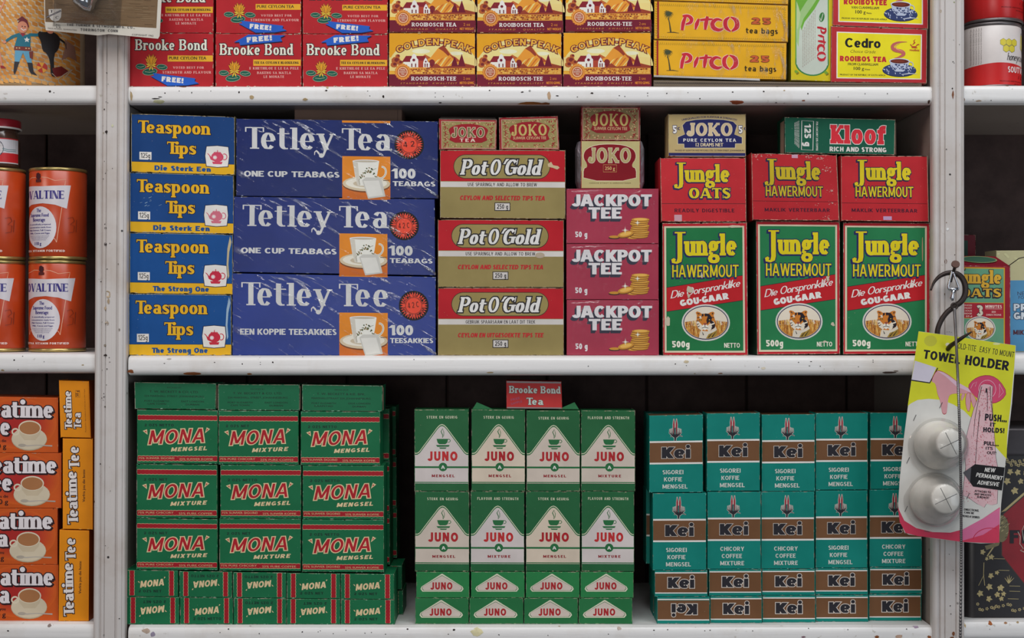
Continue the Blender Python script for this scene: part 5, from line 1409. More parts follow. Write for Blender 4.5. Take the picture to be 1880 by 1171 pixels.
def post_marks(mo, x0, sh, items):
    A = Art(1880, 1171); A.part('paint_chip'); r = random.Random(5)
    for x, y, sx, sy, c in items:
        n = 8; A.poly([(x + sx * r.uniform(.6, 1.1) * math.cos(2 * math.pi * i / n), y + sy * r.uniform(.6, 1.1) * math.sin(2 * math.pi * i / n)) for i in range(n)], c, .8)
    px = [p[0] for p in prof[1:-1]]; py = [p[1] for p in prof[1:-1]]
    def mp(u, v, l):
        X = (u - CX) * P; Z = ZC + (CY - v) * P
        yy = np.interp(u - x0 + sh * v / 1171.0, px, py) - 4e-4 - EPS * l
        return np.stack([X, yy, Z], 1) - np.array(unit_loc)
    ch = realize(A, mp, mo.parent, mk=lambda c, ro, w: plain('bare_patch', c, .85, spec=.2, var=.3))
post_marks(ULM, 178, 6, [(198, 135, 1, 1, DKC), (200, 190, 1.2, 1, DKC), (197, 188, .8, .8, DKC), (194, 202, 1.6, 1.8, DKC), (198, 243, 3, 3.2, DKC), (192, 245, 2, 2, (150, 140, 120)), (209, 232, 2.4, 3, (190, 190, 160)), (201, 156, .7, .7, DKC), (191, 232, .8, .8, DKC), (194, 297, .8, .8, DKC), (209, 310, .8, .8, DKC), (196, 319, .8, 1, DKC), (192, 329, 1.2, 1, DKC),
    (195, 412, 1.4, 1.2, DKC), (196, 419, 1.8, 2, DKC), (196, 449, 2.6, 4, DKC), (204, 447, 1, .8, DKC), (199, 494, 1.6, .8, DKC), (220, 485, 1.2, 2, (120, 110, 100)), (201, 540, 5, 8, (168, 150, 126)), (202, 553, 2.6, 6, (160, 140, 116)), (196, 566, 2, 5, (160, 140, 116)), (187, 517, 1, 1, DKC), (189, 591, 1, 1, DKC), (199, 593, 4.4, 5, (160, 146, 130)), (222, 605, 1.6, 3, (150, 140, 130)),
    (195, 634, 1.8, 3, (130, 116, 100)), (196, 652, 3.6, 2.6, DKC), (203, 656, 1.2, 1, DKC), (204, 664, 1.6, .8, (100, 90, 86)), (199, 677, 1.2, 1.6, DKC), (190, 679, 1, .8, DKC), (198, 706, 1, 1, DKC), (193, 722, 1, 1, DKC), (189, 730, 1.4, 1.2, DKC), (194, 728, 1.6, 1.6, DKC), (192, 734, 1, .8, DKC), (195, 746, 1.2, 1.8, (90, 80, 70)), (186, 851, .8, 1.4, DKC), (222, 1133, 1.6, 1, DKC), (205, 900, .8, .8, DKC), (196, 1000, .9, .9, DKC)])
post_marks(URM, 1711, 0, [(1749, 6, 1.4, 1.4, (130, 140, 90)), (1747, 115, 1.4, 1.2, DKC), (1749, 117, .8, .8, DKC), (1746, 164, 1.6, 1.8, DKC), (1747, 175, 2.2, 8, (130, 84, 60)), (1748, 75, .7, .7, DKC), (1758, 84, .8, 1, DKC), (1725, 22, 1.4, 3, (170, 150, 120)), (1735, 275, 1.2, 1.2, DKC), (1749, 381, .8, .8, DKC), (1750, 468, 1, 1, DKC), (1734, 480, 2, 4.6, (110, 76, 54)), (1735, 409, 1, 1.6, (110, 80, 60)), (1737, 421, 3, 3, (222, 218, 208)), (1732, 540, 1.2, 3, (120, 96, 70)),
    (1740, 1016, .8, 1, DKC), (1747, 1045, .8, .8, DKC), (1742, 1110, 1.2, 1.2, DKC), (1743, 1125, 1.2, 1.2, DKC), (1753, 1088, 1, .8, DKC), (1748, 1161, 3, 5, (120, 76, 50)), (1745, 1168, 4, 2, (120, 76, 50)), (1736, 609, .7, .7, DKC), (1740, 609, .7, .7, DKC), (1744, 610, .7, .7, DKC)])

# ================================================================ goods
def sb(S, y): return CY + (S - CY) / (1 + y / D) - .3
ORD = ['first', 'second', 'third', 'fourth', 'fifth']
Y0 = .012

# ---- top shelf: red lily cartons
b = sb(156.5, Y0); g_ = 'red tea cartons with a water lily'
RB = (176, 32, 40)
for k, (v, q, l) in enumerate((
    ('A', (235, 392, 61, 61.5, b, b), 'red tea carton, lower row beside the white upright, blue FREE flash along its bottom'),
    ('B', (396, 553.5, 62, 62.5, b, b), 'red tea carton, lower row middle, blue FREE flash along its top'),
    ('B', (556, 712, 62.5, 63.5, b, b), 'red tea carton, lower row, touching the yellow farmhouse carton'),
    ('B', (235, 392, -33, -33, 60.3, 60.5), 'red tea carton, upper row, half hidden by the hanging hardware card'),
    ('A', (397, 553, -31, -31, 61.3, 61.8), 'red tea carton, upper row middle, stacked on the flash-topped one'),
    ('A', (556, 712, -29, -29, 61.8, 62.5), 'red tea carton, upper row, beside the upper yellow farmhouse carton'))):
    carton('tea_carton', brooke_bond(v), q, Y0, 80, RB, l, 'tea box', g_, side=(150, 24, 34))
g_ = 'yellow rooibos tea cartons with farmhouse'
for k, (v, q, l) in enumerate((
    ('TEE', (714, 872.5, 60.5, 61, b, b), 'yellow farmhouse rooibos carton, lower row, beside the red lily cartons'),
    ('TEE', (875, 1031, 61.5, 61.5, b, b), 'yellow farmhouse rooibos carton, lower row middle'),
    ('TEE', (1034, 1195, 60, 60, b, b), 'yellow farmhouse rooibos carton, lower row, beside the gold wrapped boxes'),
    ('TEA', (715, 872.5, -37, -37, 59.3, 59.8), 'yellow farmhouse rooibos carton, upper row, beside the red lily cartons'),
    ('TEA', (876, 1033, -37, -37, 60.3, 60.3), 'yellow farmhouse rooibos carton, upper row middle, English lettering'),
    ('TEE', (1038, 1195, -39, -39, 58.5, 58.5), 'yellow farmhouse rooibos carton, upper row, beside the gold wrapped boxes'))):
    carton('rooibos_carton', golden_peak(v, k), q, Y0, 80, (206, 146, 40), l, 'tea box', g_, side=(110, 24, 46), edge=(110, 24, 46))
# corrugated sheet under the gold boxes
sheet_q = (1200, 1692, 147, 153.5, b, b)
A = Art(492, 12); A.part('corrugation')
for i in range(118):
    x = 3 + i * 4.1; A.line([(x, 4.5), (x + 2, 7.5), (x + 4, 4.5)], .8, (60, 50, 44))
A.line([(1, 2.5), (490, 3)], 1, (150, 132, 110)); A.line([(1, 9), (490, 10)], .9, (150, 132, 110))
sheet = carton('cardboard_sheet', A, sheet_q, .008, 250, (96, 84, 72), 'flattened corrugated cardboard sheet under the gold wrapped tea boxes', 'cardboard', bev=.4, wear=.2)
def wrap(o, q, y, dep, mat, n=(26, 10), amp=.0005, grow=1.0, name='plastic_wrap', seed=1):
    """shrink-wrapped film round a carton: crinkled front, plain sides"""
    f, loc = quadmap(1.0, 1.0, q, y); k = P * (D + y) / D; nx, nz = n; V = []; F = []; r = random.Random(seed)
    gx = grow / (q[1] - q[0]); gz = .15 / (q[4] - q[2])
    for j in range(nz + 1):
        for i in range(nx + 1):
            u = -gx + (1 + 2 * gx) * i / nx; v = -gz + (1 + 2 * gz) * j / nz; x, z = f(u, v)
            z = max(z, .0002)
            inn = 0 < i < nx and 0 < j < nz
            V.append((x, (-.0016 + (r.uniform(-amp, amp) if inn else .0008)), z))
    for j in range(nz):
        for i in range(nx): a = j * (nx + 1) + i; F.append((a, a + nx + 1, a + nx + 2, a + 1))
    bnd = [i for i in range(nx + 1)] + [j * (nx + 1) + nx for j in range(1, nz + 1)] + [nz * (nx + 1) + i for i in range(nx - 1, -1, -1)] + [j * (nx + 1) for j in range(nz - 1, 0, -1)]
    bb = len(V); 
    for i in bnd: V.append((V[i][0], dep * k + .0006, V[i][2]))
    for t in range(len(bnd)): u = (t + 1) % len(bnd); F.append((bnd[t], bnd[u], bb + u, bb + t))
    link_mesh(name, V, F, [mat], parent=o, smooth=True)
FILM = film('crinkled_film', .004, .5, 26, strength=1.0, stretch=7, rot=-.5, width=.05, cut=.57)
FILM2 = film('crinkled_gold_film', .0, .55, 150, strength=1.0, rot=0.15, stretch=.35, cut=.5)
FILM3 = film('smooth_film', .005, .2, 20, strength=.5, stretch=6, rot=.1)
g_ = 'gold tea bag boxes in clear film'
for k, (q, l) in enumerate((((1200, 1444, 73.5, 79, 141, 146.5, 1200, 1443), 'lower of the two gold film-wrapped tea bag boxes, on the corrugated sheet'),
                            ((1201, 1446.5, 2, 10, 71.5, 77), 'upper of the two gold film-wrapped tea bag boxes'),
                            ((1201, 1447, -66, -60, 0.3, 8), 'gold film-wrapped box cut off by the top of the picture'))):
    o = carton('tea_bag_box', pitco_box(), q, Y0 + .003, 110, (226, 168, 30), l, 'tea box', g_, side=(60, 52, 30), edge=(170, 130, 50), wear=.2)
    wrap(o, q, Y0 + .003, 110, FILM2, seed=k)
    if k == 0:
        f, loc = quadmap(1, 1, q, Y0 + .003); x0, z0 = f(0, 1.0); x1, _ = f(.8, 1.0); 
        link_mesh('folded_film_end', [(x0, -.003, -.0005 + z0), (x1, -.003, -.0035 + z0 * .5), (x1, -.0015, -.0002 + z0 * .4), (x0, -.0015, z0 + .002), (x0, .01, z0), (x1, .01, -.001)], [(0, 1, 2, 3), (3, 2, 5, 4), (0, 4, 5, 1)], [plain('grey_film', (150, 146, 142), .25)], parent=o)
carton('upright_tea_box', pitco_green(), (1452, 1528, -14, -14, 147, 149.6), Y0 + .006, 110, (206, 186, 30), 'yellow and green tea box standing on end beside the gold wrapped boxes', 'tea box', side=(150, 140, 30))
g_ = 'red bordered rooibos cartons with blue willow cup'
carton('rooibos_carton', cedro('EN'), (1526, 1702, 48, 54, 150.5, 152.8, 1525.5, 1701), Y0 + .003, 70, (178, 44, 50), 'lower red and yellow rooibos carton with black name and blue willow teacup', 'tea box', g_, side=(150, 30, 40), wear=.9)
carton('rooibos_carton', cedro('AF'), (1529, 1703.5, -58, -56, 46.8, 53), Y0 + .003, 70, (178, 44, 50), 'upper red and yellow rooibos carton, cut off by the top of the picture', 'tea box', g_, side=(150, 30, 40), wear=.9)

# ---- middle shelf
m = sb(653, Y0)
g_ = 'blue tea cartons with a teapot badge'; BL = (16, 74, 140)
TQ = [(241, 431, 208.5, 214.5, 315.5, 321), (238.5, 429, 316.5, 322, 426, 429.5), (238, 427.5, 427, 430.5, 538, 540.5), (236.5, 425, 539, 541.5, m, m)]
for k, (v, q, l) in enumerate(zip(('AF', 'AF', 'EN', 'EN'), TQ, ('topmost of the four blue and yellow tea cartons', 'second blue and yellow tea carton from the top, scuffed above the weight box', 'third blue and yellow tea carton from the top, worn strip down one side', 'bottom blue and yellow tea carton, standing on the shelf'))):
    carton('tea_carton', teaspoon(v, k), q, Y0, 72, [(14, 62, 120), (14, 66, 128), (12, 76, 142), (12, 76, 142)][k], l, 'tea box', g_, side=(140, 130, 80), edge=(150, 140, 96), wear=.8)
g_ = 'long blue tea bag boxes with orange cup picture'; NB = (34, 48, 122)
NQ = [(434, 804, 218, 223, 359.5, 364.5), (430, 798, 361, 366, 499.2, 505.6, 428, 799), (427, 800, 501.8, 508.3, m, m)]
tet = []
for k, (v, q, l) in enumerate(zip(('EN', 'EN', 'AF'), NQ, ('topmost of the three long blue tea bag boxes, flat carton lying on it', 'middle of the three long blue tea bag boxes', 'bottom long blue tea bag box, its film shining beside the sticker'))):
    o = carton('tea_bag_box', tetley(v, k), q, Y0, 120, [(22, 38, 98), (22, 42, 112), (24, 50, 130)][k], l, 'tea box', g_, side=(24, 30, 80), wear=.3, rough=.3)
    wrap(o, q, Y0, 120, FILM, seed=10 + k, amp=.0007, n=(34, 12)); tet.append(o)
A = Art(198, 28); A.part('flap_line'); A.line([(190, 1), (190, 27)], 1, (70, 50, 44))
carton('flat_carton', A, (541, 738, 198, 200, 225.6, 226), .05, 80, (108, 84, 72), 'plain brown flat carton lying on the long blue boxes', 'carton', wear=.2)
g_ = 'red and gold tea cartons with oval badge'; OLV = (146, 130, 80)
for k, (v, q, l) in enumerate((('EN', (808, 1038, 275.5, 276, 400, 402), 'topmost of three red and gold tea cartons, torn beside the oval'), ('EN', (804, 1035, 403, 404, 527, 527.5), 'middle of three red and gold tea cartons, stain on the white stripe'), ('AF', (804, 1035, 528.3, 528.6, m, m), 'bottom of three red and gold tea cartons, Afrikaans lettering'))):
    carton('tea_carton', pot_o_gold(v, k), q, Y0, 90, OLV, l, 'tea box', g_, side=(120, 80, 50), edge=(150, 120, 84), wear=.7, top=(150, 30, 36))
g_ = 'small red and gold tea packets'
def top_flap(o, q, y, dz, dy, mat, name='lid_flap'):
    k = P * (D + y) / D; w = (q[1] - q[0]) * k; h = (max(q[4], q[5]) - q[2]) * k; h2 = (max(q[4], q[5]) - q[3]) * k; x0 = (q[0] - (q[0] + q[1]) / 2) * k
    V = [(x0, 0, h), (x0 + w, 0, h2), (x0 + w - .002, dy, h2 + dz), (x0 + .002, dy, h + dz), (x0, 0.0006, h - .001), (x0 + w, .0006, h2 - .001), (x0 + w - .002, dy + .0006, h2 + dz - .001), (x0 + .002, dy + .0006, h + dz - .001)]
    return link_mesh(name, V, [(0, 1, 2, 3), (4, 7, 6, 5), (0, 4, 5, 1), (2, 6, 7, 3), (1, 5, 6, 2), (0, 3, 7, 4)], [mat], parent=o)
q = (806, 912, 218.5, 220, 274.4, 274.6, 806.5, 911)
o = carton('tea_packet', joko_small('TEA'), q, Y0, 60, (150, 22, 34), 'small red and gold tea packet with grey lid, beside the long blue boxes', 'tea box', g_, wear=.7)
top_flap(o, q, Y0, .006, .02, plain('grey_card', (84, 76, 70), .7))
q = (916, 1024, 216, 213, 274.6, 274.8, 917, 1027)
carton('tea_packet', joko_small('TEE'), q, Y0 + .004, 60, (146, 20, 32), 'small red and gold tea packet tilted a little, on the oval-badged cartons', 'tea box', g_, wear=.6)
q = (1067, 1175.5, 196, 196.5, 257.6, 258)
carton('tea_packet', joko_small('W', (134, 116, 76), (134, 22, 30)), q, Y0 + .01, 60, (130, 28, 34), 'faded small red and gold tea packet on the foil-ended packet', 'tea box', g_, wear=.6)
# foil-ended packet
q = (1066.5, 1175.5, 258.6, 259, 345.5, 345.5)
o = carton('foil_tea_packet', joko_packet(), q, Y0 + .006, 62, (150, 20, 34), 'crimson and gold tea packet with silver foil ends, on the pink-red coin cartons', 'tea box', wear=.3, bev=1.2)
foil = plain('silver_foil', (150, 148, 158), .35, metal=.7, bump=.9, bscale=220)
k = P * (D + Y0 + .006) / D
for s in (-1, 1):
    n = 7; V = []; F = []; r = random.Random(9 + s)
    for j in range(n + 1):
        z = 87 * j / n
        for i, (dx, yy) in enumerate(((53.8, .0008), (57, .0025 + r.uniform(0, .001)), (61, .006 + r.uniform(-.001, .001)), (64, .016), (62, .036), (54, .0435))):
            bulge = 1 if 0 < j < n else .94
            V.append((s * dx * k * bulge, yy, max(.0004, (z + (r.uniform(-1, 1) if 0 < j < n else 0)) * k)))
    for j in range(n):
        for i in range(5): a = j * 6 + i; F.append((a, a + 1, a + 7, a + 6) if s > 0 else (a, a + 6, a + 7, a + 1))
    F.append(tuple(range(6))); F.append(tuple(n * 6 + i for i in range(6)))
    link_mesh('foil_end', V, F, [foil], parent=o)
g_ = 'pink-red tea cartons with gold coins'
for k_, (q, l) in enumerate((((1040, 1209, 346.5, 346.5, 446.6, 447), 'topmost of the three pink-red coin tea cartons'), ((1040, 1209, 447.8, 448, 549.5, 550), 'middle of the three pink-red coin tea cartons'), ((1040.5, 1209.5, 550.6, 551, m, m), 'bottom of the three pink-red coin tea cartons'))):
    o = carton('tea_carton', jackpot(k_), q, Y0, 80, (160, 50, 72), l, 'tea box', g_, wear=.1, rough=.35)
    wrap(o, q, Y0, 80, FILM3, n=(12, 8), amp=.0003, seed=30 + k_)
q = (1227, 1369, 209.5, 209.5, 287, 287.5)
carton('tea_packet', joko_five(), q, Y0 + .006, 60, (184, 162, 112), 'tan and navy tea packet priced five cents on the red oats carton', 'tea box', wear=.8)
q = (1440.5, 1643.5, 215, 219.5, 280.6, 284.4, 1441, 1642)
o = carton('coffee_carton', kloof(), q, Y0 + .01, 70, (12, 84, 62), 'dark green coffee carton lying on its side across two red oats cartons', 'coffee box', wear=.9)
k = P * (D + Y0 + .01) / D
for s, px_, w_ in ((-1, -101.5, 4), (1, 101.5, 7)):
    V = [(px_ * k, .002, .002), (px_ * k, .002, .045), ((px_ + s * w_) * k, .012, .043), ((px_ + s * w_) * k, .012, .001), (px_ * k, .0026, .002), (px_ * k, .0026, .045), ((px_ + s * w_) * k, .0126, .043), ((px_ + s * w_) * k, .0126, .001)]
    link_mesh('end_flap', V, [(0, 1, 2, 3), (4, 7, 6, 5), (1, 5, 6, 2), (2, 6, 7, 3), (0, 3, 7, 4)], [plain('board_grey', (110, 96, 80), .8)], parent=o)
g_ = 'red oats cartons seen end on'
o1 = carton('oats_carton', jungle_end('OATS', 0), (1212, 1369, 289.5, 289.8, 406.8, 407, 1214, 1370), Y0, 100, (190, 40, 48), 'red oats carton lettered OATS, under the tan and navy packet', 'oats box', g_, wear=1.0, edge=(190, 120, 100))
o2 = carton('oats_carton', jungle_end('HM', 0), (1379.5, 1536, 281, 284.5, 403.8, 405, 1381.5, 1541), Y0, 100, (178, 34, 42), 'badly scuffed red oats carton in the middle of the three', 'oats box', g_, wear=1.0, edge=(190, 130, 110))
o3 = carton('oats_carton', jungle_end('HM', 1), (1544, 1702.5, 286, 286.5, 405, 407, 1544.5, 1705), Y0, 100, (184, 36, 44), 'red oats carton against the upright with the hooks', 'oats box', g_, wear=1.0, edge=(190, 110, 96))
g_ = 'green oats cartons with a tiger'
for k_, (q, l) in enumerate((((1216, 1371, 409.5, 408.5, m, m, 1217, 1373), 'green and red oats carton with tiger, torn across the red band, beside the coin cartons'), ((1388, 1541.5, 405.8, 407, m - 1.5, m - 2.5, 1390, 1542), 'green and red oats carton with tiger, middle of the three'), ((1548, 1706.5, 408.2, 409.5, m - 2, m - 3), 'green and red oats carton with tiger, behind the corner of the hanging yellow card'))):
    o = carton('oats_carton', jungle_front(k_), q, Y0 + (.004 if k_ else 0), 100, (178, 30, 42), l, 'oats box', g_, wear=.9, edge=(170, 80, 70), side=(40, 70, 50))
# ---- bottom shelf, green block
s1 = sb(1150, Y0)
g_ = 'small green chicory cartons laid end on'
xs = [(230.8, 327), (329.5, 426.3), (428, 525.5), (526.8, 624.8), (626, 723.7)]; xs2 = [(232.7, 329.3), (331, 428), (429.3, 525.6), (526.6, 624.8), (626, 724.6)]
yt = [1046.4, 1048.6, 1050.4, 1052, 1053]; rn = random.Random(12)
VA = ['NET', 'NETTO', 'NETTO', 'NET', 'NET']; UA = [1, 0, 0, 1, 1]; UB = [0, 1, 0, 0, 1]
for k_ in range(5):
    mid = 1095 + k_ * 1.2
    carton('chicory_carton', mona_end(VA[k_], UB[k_], k_ + 40), (xs2[k_][0], xs2[k_][1], mid + .6, mid + 1.2, s1, s1), Y0, 80, MG, '%s small green chicory carton from the white upright, bottom row%s' % (ORD[k_], '' if UB[k_] else ', upside down'), 'coffee box', g_, wear=.5)
    carton('chicory_carton', mona_end(VA[k_], UA[k_], k_ + 50), (xs[k_][0], xs[k_][1], yt[k_], yt[k_] + .8, mid - .2, mid + .4), Y0, 80, MG, '%s small green chicory carton from the upright, upper end-on row%s' % (ORD[k_], '' if UA[k_] else ', upside down'), 'coffee box', g_, wear=.5)
g_ = 'green chicory mixture cartons in the three by three block'
rows = [((752, 757), 850), ((852, 853), 950.5), ((951.6, 953), 1045.6)]
cols = [[(252, 400), (401.5, 548), (552.3, 698)], [(251, 398.8), (404.8, 553), (555.8, 705)], [(250.8, 399.5), (403, 552.5), (555, 705)]]
va = [['AF', 'EN', 'AF'], ['EN', 'AF', 'AF'], ['EN', 'EN', 'AF']]
rnm = ['top', 'middle', 'bottom']; cnm = ['column beside the upright', 'middle column', 'column beside the dark gap']
tp = [[752, 754, 755.5], [851.8, 853.3, 854.6], [951.6, 952, 953.6]]
bt = [[850.8, 852.2, 853.6], [950.6, 951, 952.6], [1045.4, 1047.6, 1049.6]]
for r_ in range(3):
    for c_ in range(3):
        xl, xr = cols[r_][c_]; t0 = tp[r_][c_]; b0 = bt[r_][c_]
        b1 = min(b0 + .8, 1052) if r_ == 2 else b0 + .6
        carton('mixture_carton', mona_big(va[r_][c_], r_ * 3 + c_), (xl, xr, t0, t0 + (1.6 if c_ == 0 else .6), b0, b1), Y0, 66, MG, 'green chicory carton, %s row of the square block, %s' % (rnm[r_], cnm[c_]), 'coffee box', g_, wear=.5)
g_ = 'green chicory cartons standing behind the block'
for r_ in range(3):
    for d_ in range(2):
        y = Y0 + .054 * (d_ + 1); k = 1 / (1 + (y - Y0) / D)
        def fz(py): return CY + (py - CY) * k
        X0 = [566, 578][d_]; X1 = [715 + r_ * .5, 727 + r_][d_]
        carton('mixture_carton', mona_big('AF', 90 + r_ * 2 + d_), (X0, X1, fz(tp[r_][2]), fz(tp[r_][2]), fz(bt[r_][2]), fz(bt[r_][2])), y, 66, MG, 'green chicory carton half hidden behind the block, %s row, %s rank back' % (rnm[r_], ('second', 'third')[d_]), 'coffee box', g_, wear=.5)
for r_, (t0, b0) in enumerate(((1053.6, 1098.4), (1101, s1))):
    y = Y0 + .06; k = 1 / (1 + (y - Y0) / D)
    carton('chicory_carton', mona_end('NET', 1, 60 + r_), (634, 738 + r_ * 2, CY + (t0 - CY) * k, CY + (t0 - CY) * k, CY + (b0 - CY) * k, CY + (b0 - CY) * k), y, 80, MG, 'small green chicory carton behind the end of the %s end-on row' % ('upper', 'lower')[r_], 'coffee box', 'small green chicory cartons in the rear rank', wear=.5)
g_ = 'plain green cartons lettered with an address'
for k_, (v, q) in enumerate((('EN', (247, 397, 701.5, 704, 750, 751.8, 248, 396)), ('EN', (400.6, 550, 705.5, 706, 752.8, 753.2)), ('AF', (554.8, 702.5, 706, 708, 754.2, 755.2, 555, 701.5)))):
    o = carton('chicory_carton', beckett(v, k_), q, Y0 + .002, 60, (22, 104, 68), 'plain green carton with address print on the square block, %s' % ('beside the upright', 'middle of the three', 'beside the dark gap')[k_], 'coffee box', g_, wear=.8)
    kk = P * (D + Y0) / D; w2 = (q[1] - q[0]) / 2
    link_mesh('end_flap', [(w2 * kk, .001, .001), (w2 * kk, .001, .032), ((w2 + 2.4) * kk, -.001, .031), ((w2 + 2.2) * kk, -.001, .002), (w2 * kk, .002, .001), (w2 * kk, .002, .032), ((w2 + 2.4) * kk, 0, .031), ((w2 + 2.2) * kk, 0, .002)], [(0, 3, 2, 1), (4, 5, 6, 7), (1, 2, 6, 5), (2, 3, 7, 6), (0, 4, 7, 3)], [plain('board_grey', (110, 96, 80), .8)], parent=o)
# ---- green and white coffee cartons
YJ = Y0 + .003; s2 = sb(1150, YJ)
xa = [(764.4, 861.6), (865, 963), (965.5, 1064), (1065.8, 1163)]; xb = [(762.5, 860.4), (862, 960.7), (962.4, 1060.8), (1062.5, 1160.8)]
g_ = 'small green cartons with white triangle'
for k_ in range(4):
    carton('coffee_carton', juno_end(k_), (xb[k_][0], xb[k_][1], 1098, 1098, s2, s2), YJ, 90, (34, 110, 62), '%s small white-triangle green carton from the dark gap, bottom row' % ORD[k_], 'coffee box', g_, wear=.5)
    carton('coffee_carton', juno_end(k_ + 5), (xa[k_][0], xa[k_][1], 1049.6, 1050, 1097.3, 1097.3), YJ, 90, (38, 124, 68), '%s small white-triangle green carton from the dark gap, upper end-on row' % ORD[k_], 'coffee box', g_, wear=.5)
g_ = 'green and white coffee cartons with steaming cup'
xc = [(762, 861.6), (864, 962.6), (965.6, 1065), (1067.6, 1164.2)]; xd = [(761, 860.5), (865.8, 964), (966.6, 1064.8), (1066.8, 1166)]
vb = ['AF', 'EN', 'AF', 'EN']; vt = ['AF', 'AF', 'AF', 'EN']
tint = [2, 0, 1, 0]; tint2 = [0, 1, 2, 2]
for k_ in range(4):
    carton('coffee_carton', juno_front(vb[k_], k_, tint[k_]), (xc[k_][0], xc[k_][1], 901.8, 902.6, 1048.6, 1049), YJ, 72, (32, 96, 56), '%s white-peaked green coffee carton from the dark gap, lower of the tall rows' % ORD[k_], 'coffee box', g_, wear=.5)
    o = carton('coffee_carton', juno_front(vt[k_], k_ + 4, tint2[k_]), (xd[k_][0], xd[k_][1], [752, 752, 754, 753.5][k_], [752, 752.6, 754, 754][k_], 901.2, 901.6), YJ, 72, (34, 96, 56), '%s white-peaked green coffee carton from the dark gap, upper tall row' % ORD[k_], 'coffee box', g_, wear=.5)
    if k_ in (1, 2):
        kk = P * (D + YJ) / D; h = 149.5 * kk; s = -1 if k_ == 1 else 1
        link_mesh('raised_flap', [(s * 48 * kk, .012, h), (s * 10 * kk, .012, h), (s * 40 * kk, .014, h + .009), (s * 48 * kk, .0128, h), (s * 10 * kk, .0128, h), (s * 40 * kk, .0148, h + .009)], [(0, 1, 2), (3, 5, 4), (0, 2, 5, 3), (1, 4, 5, 2)], [card((40, 110, 66))], parent=o)
q = (929.5, 1030, 699, 700.5, 748.8, 751.4, 930, 1035)
carton('sample_tea_packet', brooke_small(), (929.5, 1030.5, 699, 700.5, 749.6, 750.4, 930, 1032), YJ + .012, 55, (196, 54, 54), 'small red sample tea packet on the tall green and white cartons', 'tea box', wear=.4, side=(90, 16, 20))
# ---- teal coffee cartons
YK = [.016, .020, .024, .028, .034]
k1 = [(1192, 1290.5), (1297.6, 1395), (1398.5, 1496), (1497.6, 1593), (1597.5, 1693)]; t1 = [(763, 761), (759, 758), (761, 760.4), (758.4, 758), (757.6, 757.4)]; b1 = [904, 901.5, 902, 899.4, 898]
k2 = [(1198.4, 1296.6), (1298.7, 1396.7), (1397.6, 1494.9), (1497.4, 1592.2), (1596.2, 1692)]; t2 = [905.5, 903, 902.8, 900.6, 899]; b2 = [1046.6, 1044.6, 1044, 1042.6, 1040.6]
k3 = [(1202, 1299), (1301.7, 1398), (1399, 1496.2), (1497, 1593.2), (1596.8, 1692.4)]; t3 = [1047.4, 1045.4, 1044.8, 1043.4, 1041.4]; b3 = [1095.2, 1093.8, 1092.4, 1091.4, 1089.4]
k4 = [(1206.5, 1303), (1304, 1399), (1400, 1497), (1498, 1594), (1595.5, 1691)]; t4 = [1096, 1094.6, 1093.2, 1092.2, 1090.2]
gg = ['tall teal and brown coffee cartons', 'small teal and brown cartons laid end on']
V2 = ['AF', 'EN', 'EN', 'AF', 'EN']
for c_ in range(5):
    y = YK[c_]; s3 = sb(1150, y); nm = '%s column from the gap' % ORD[c_]
    carton('coffee_carton', kei_end(c_ != 0, c_), (k4[c_][0], k4[c_][1], t4[c_], t4[c_], s3, s3), y, 60, KT, 'small brown-banded teal carton, bottom row, %s' % nm, 'coffee box', gg[1], wear=.4)
    carton('coffee_carton', kei_end(True, c_ + 6), (k3[c_][0], k3[c_][1], t3[c_], t3[c_] - .3, b3[c_], b3[c_]), y, 60, KT, 'small brown-banded teal carton, upper end-on row, %s' % nm, 'coffee box', gg[1], wear=.4)
    carton('coffee_carton', kei_front(V2[c_], c_), (k2[c_][0], k2[c_][1], t2[c_], t2[c_] - .4, b2[c_], b2[c_] - .3), y, 56, KT, 'tall teal carton with aloe flower, lower tall row, %s' % nm, 'coffee box', gg[0], wear=.4)
    carton('coffee_carton', kei_front('AF', c_ + 6), (k1[c_][0], k1[c_][1], t1[c_][0], t1[c_][1], b1[c_], b1[c_] - .6), y, 56, KT, 'tall teal carton with aloe flower, top row, %s' % nm, 'coffee box', gg[0], wear=.4, top=(96, 72, 50))
y = .016 + .048; k = 1 / (1 + (y - .016) / D)
for t0, b0, w0, art, l in ((763, 904, 1193, kei_front('AF', 20), 'top'), (905.5, 1046.6, 1192, kei_front('AF', 21), 'lower tall')):
    f_ = lambda p: CY + (p - CY) * k
    carton('coffee_carton', art, (w0 - 6, w0 + 88, f_(t0), f_(t0), f_(b0), f_(b0)), y, 56, KT, 'tall teal carton in the rear rank, %s row, behind the first column' % l, 'coffee box', 'teal cartons in the rear rank', wear=.4)
carton('coffee_carton', kei_end(True, 22), (1197, 1290, CY + (1047.4 - CY) * k, CY + (1047.4 - CY) * k, CY + (1095.2 - CY) * k, CY + (1095.2 - CY) * k), y, 56, KT, 'small teal carton in the rear rank, upper end-on row', 'coffee box', 'teal cartons in the rear rank', wear=.4)
carton('coffee_carton', kei_end(True, 23), (1199, 1292, CY + (1096 - CY) * k, CY + (1096 - CY) * k, sb(1150, y), sb(1150, y)), y, 56, KT, 'small teal carton in the rear rank, bottom row', 'coffee box', 'teal cartons in the rear rank', wear=.4)

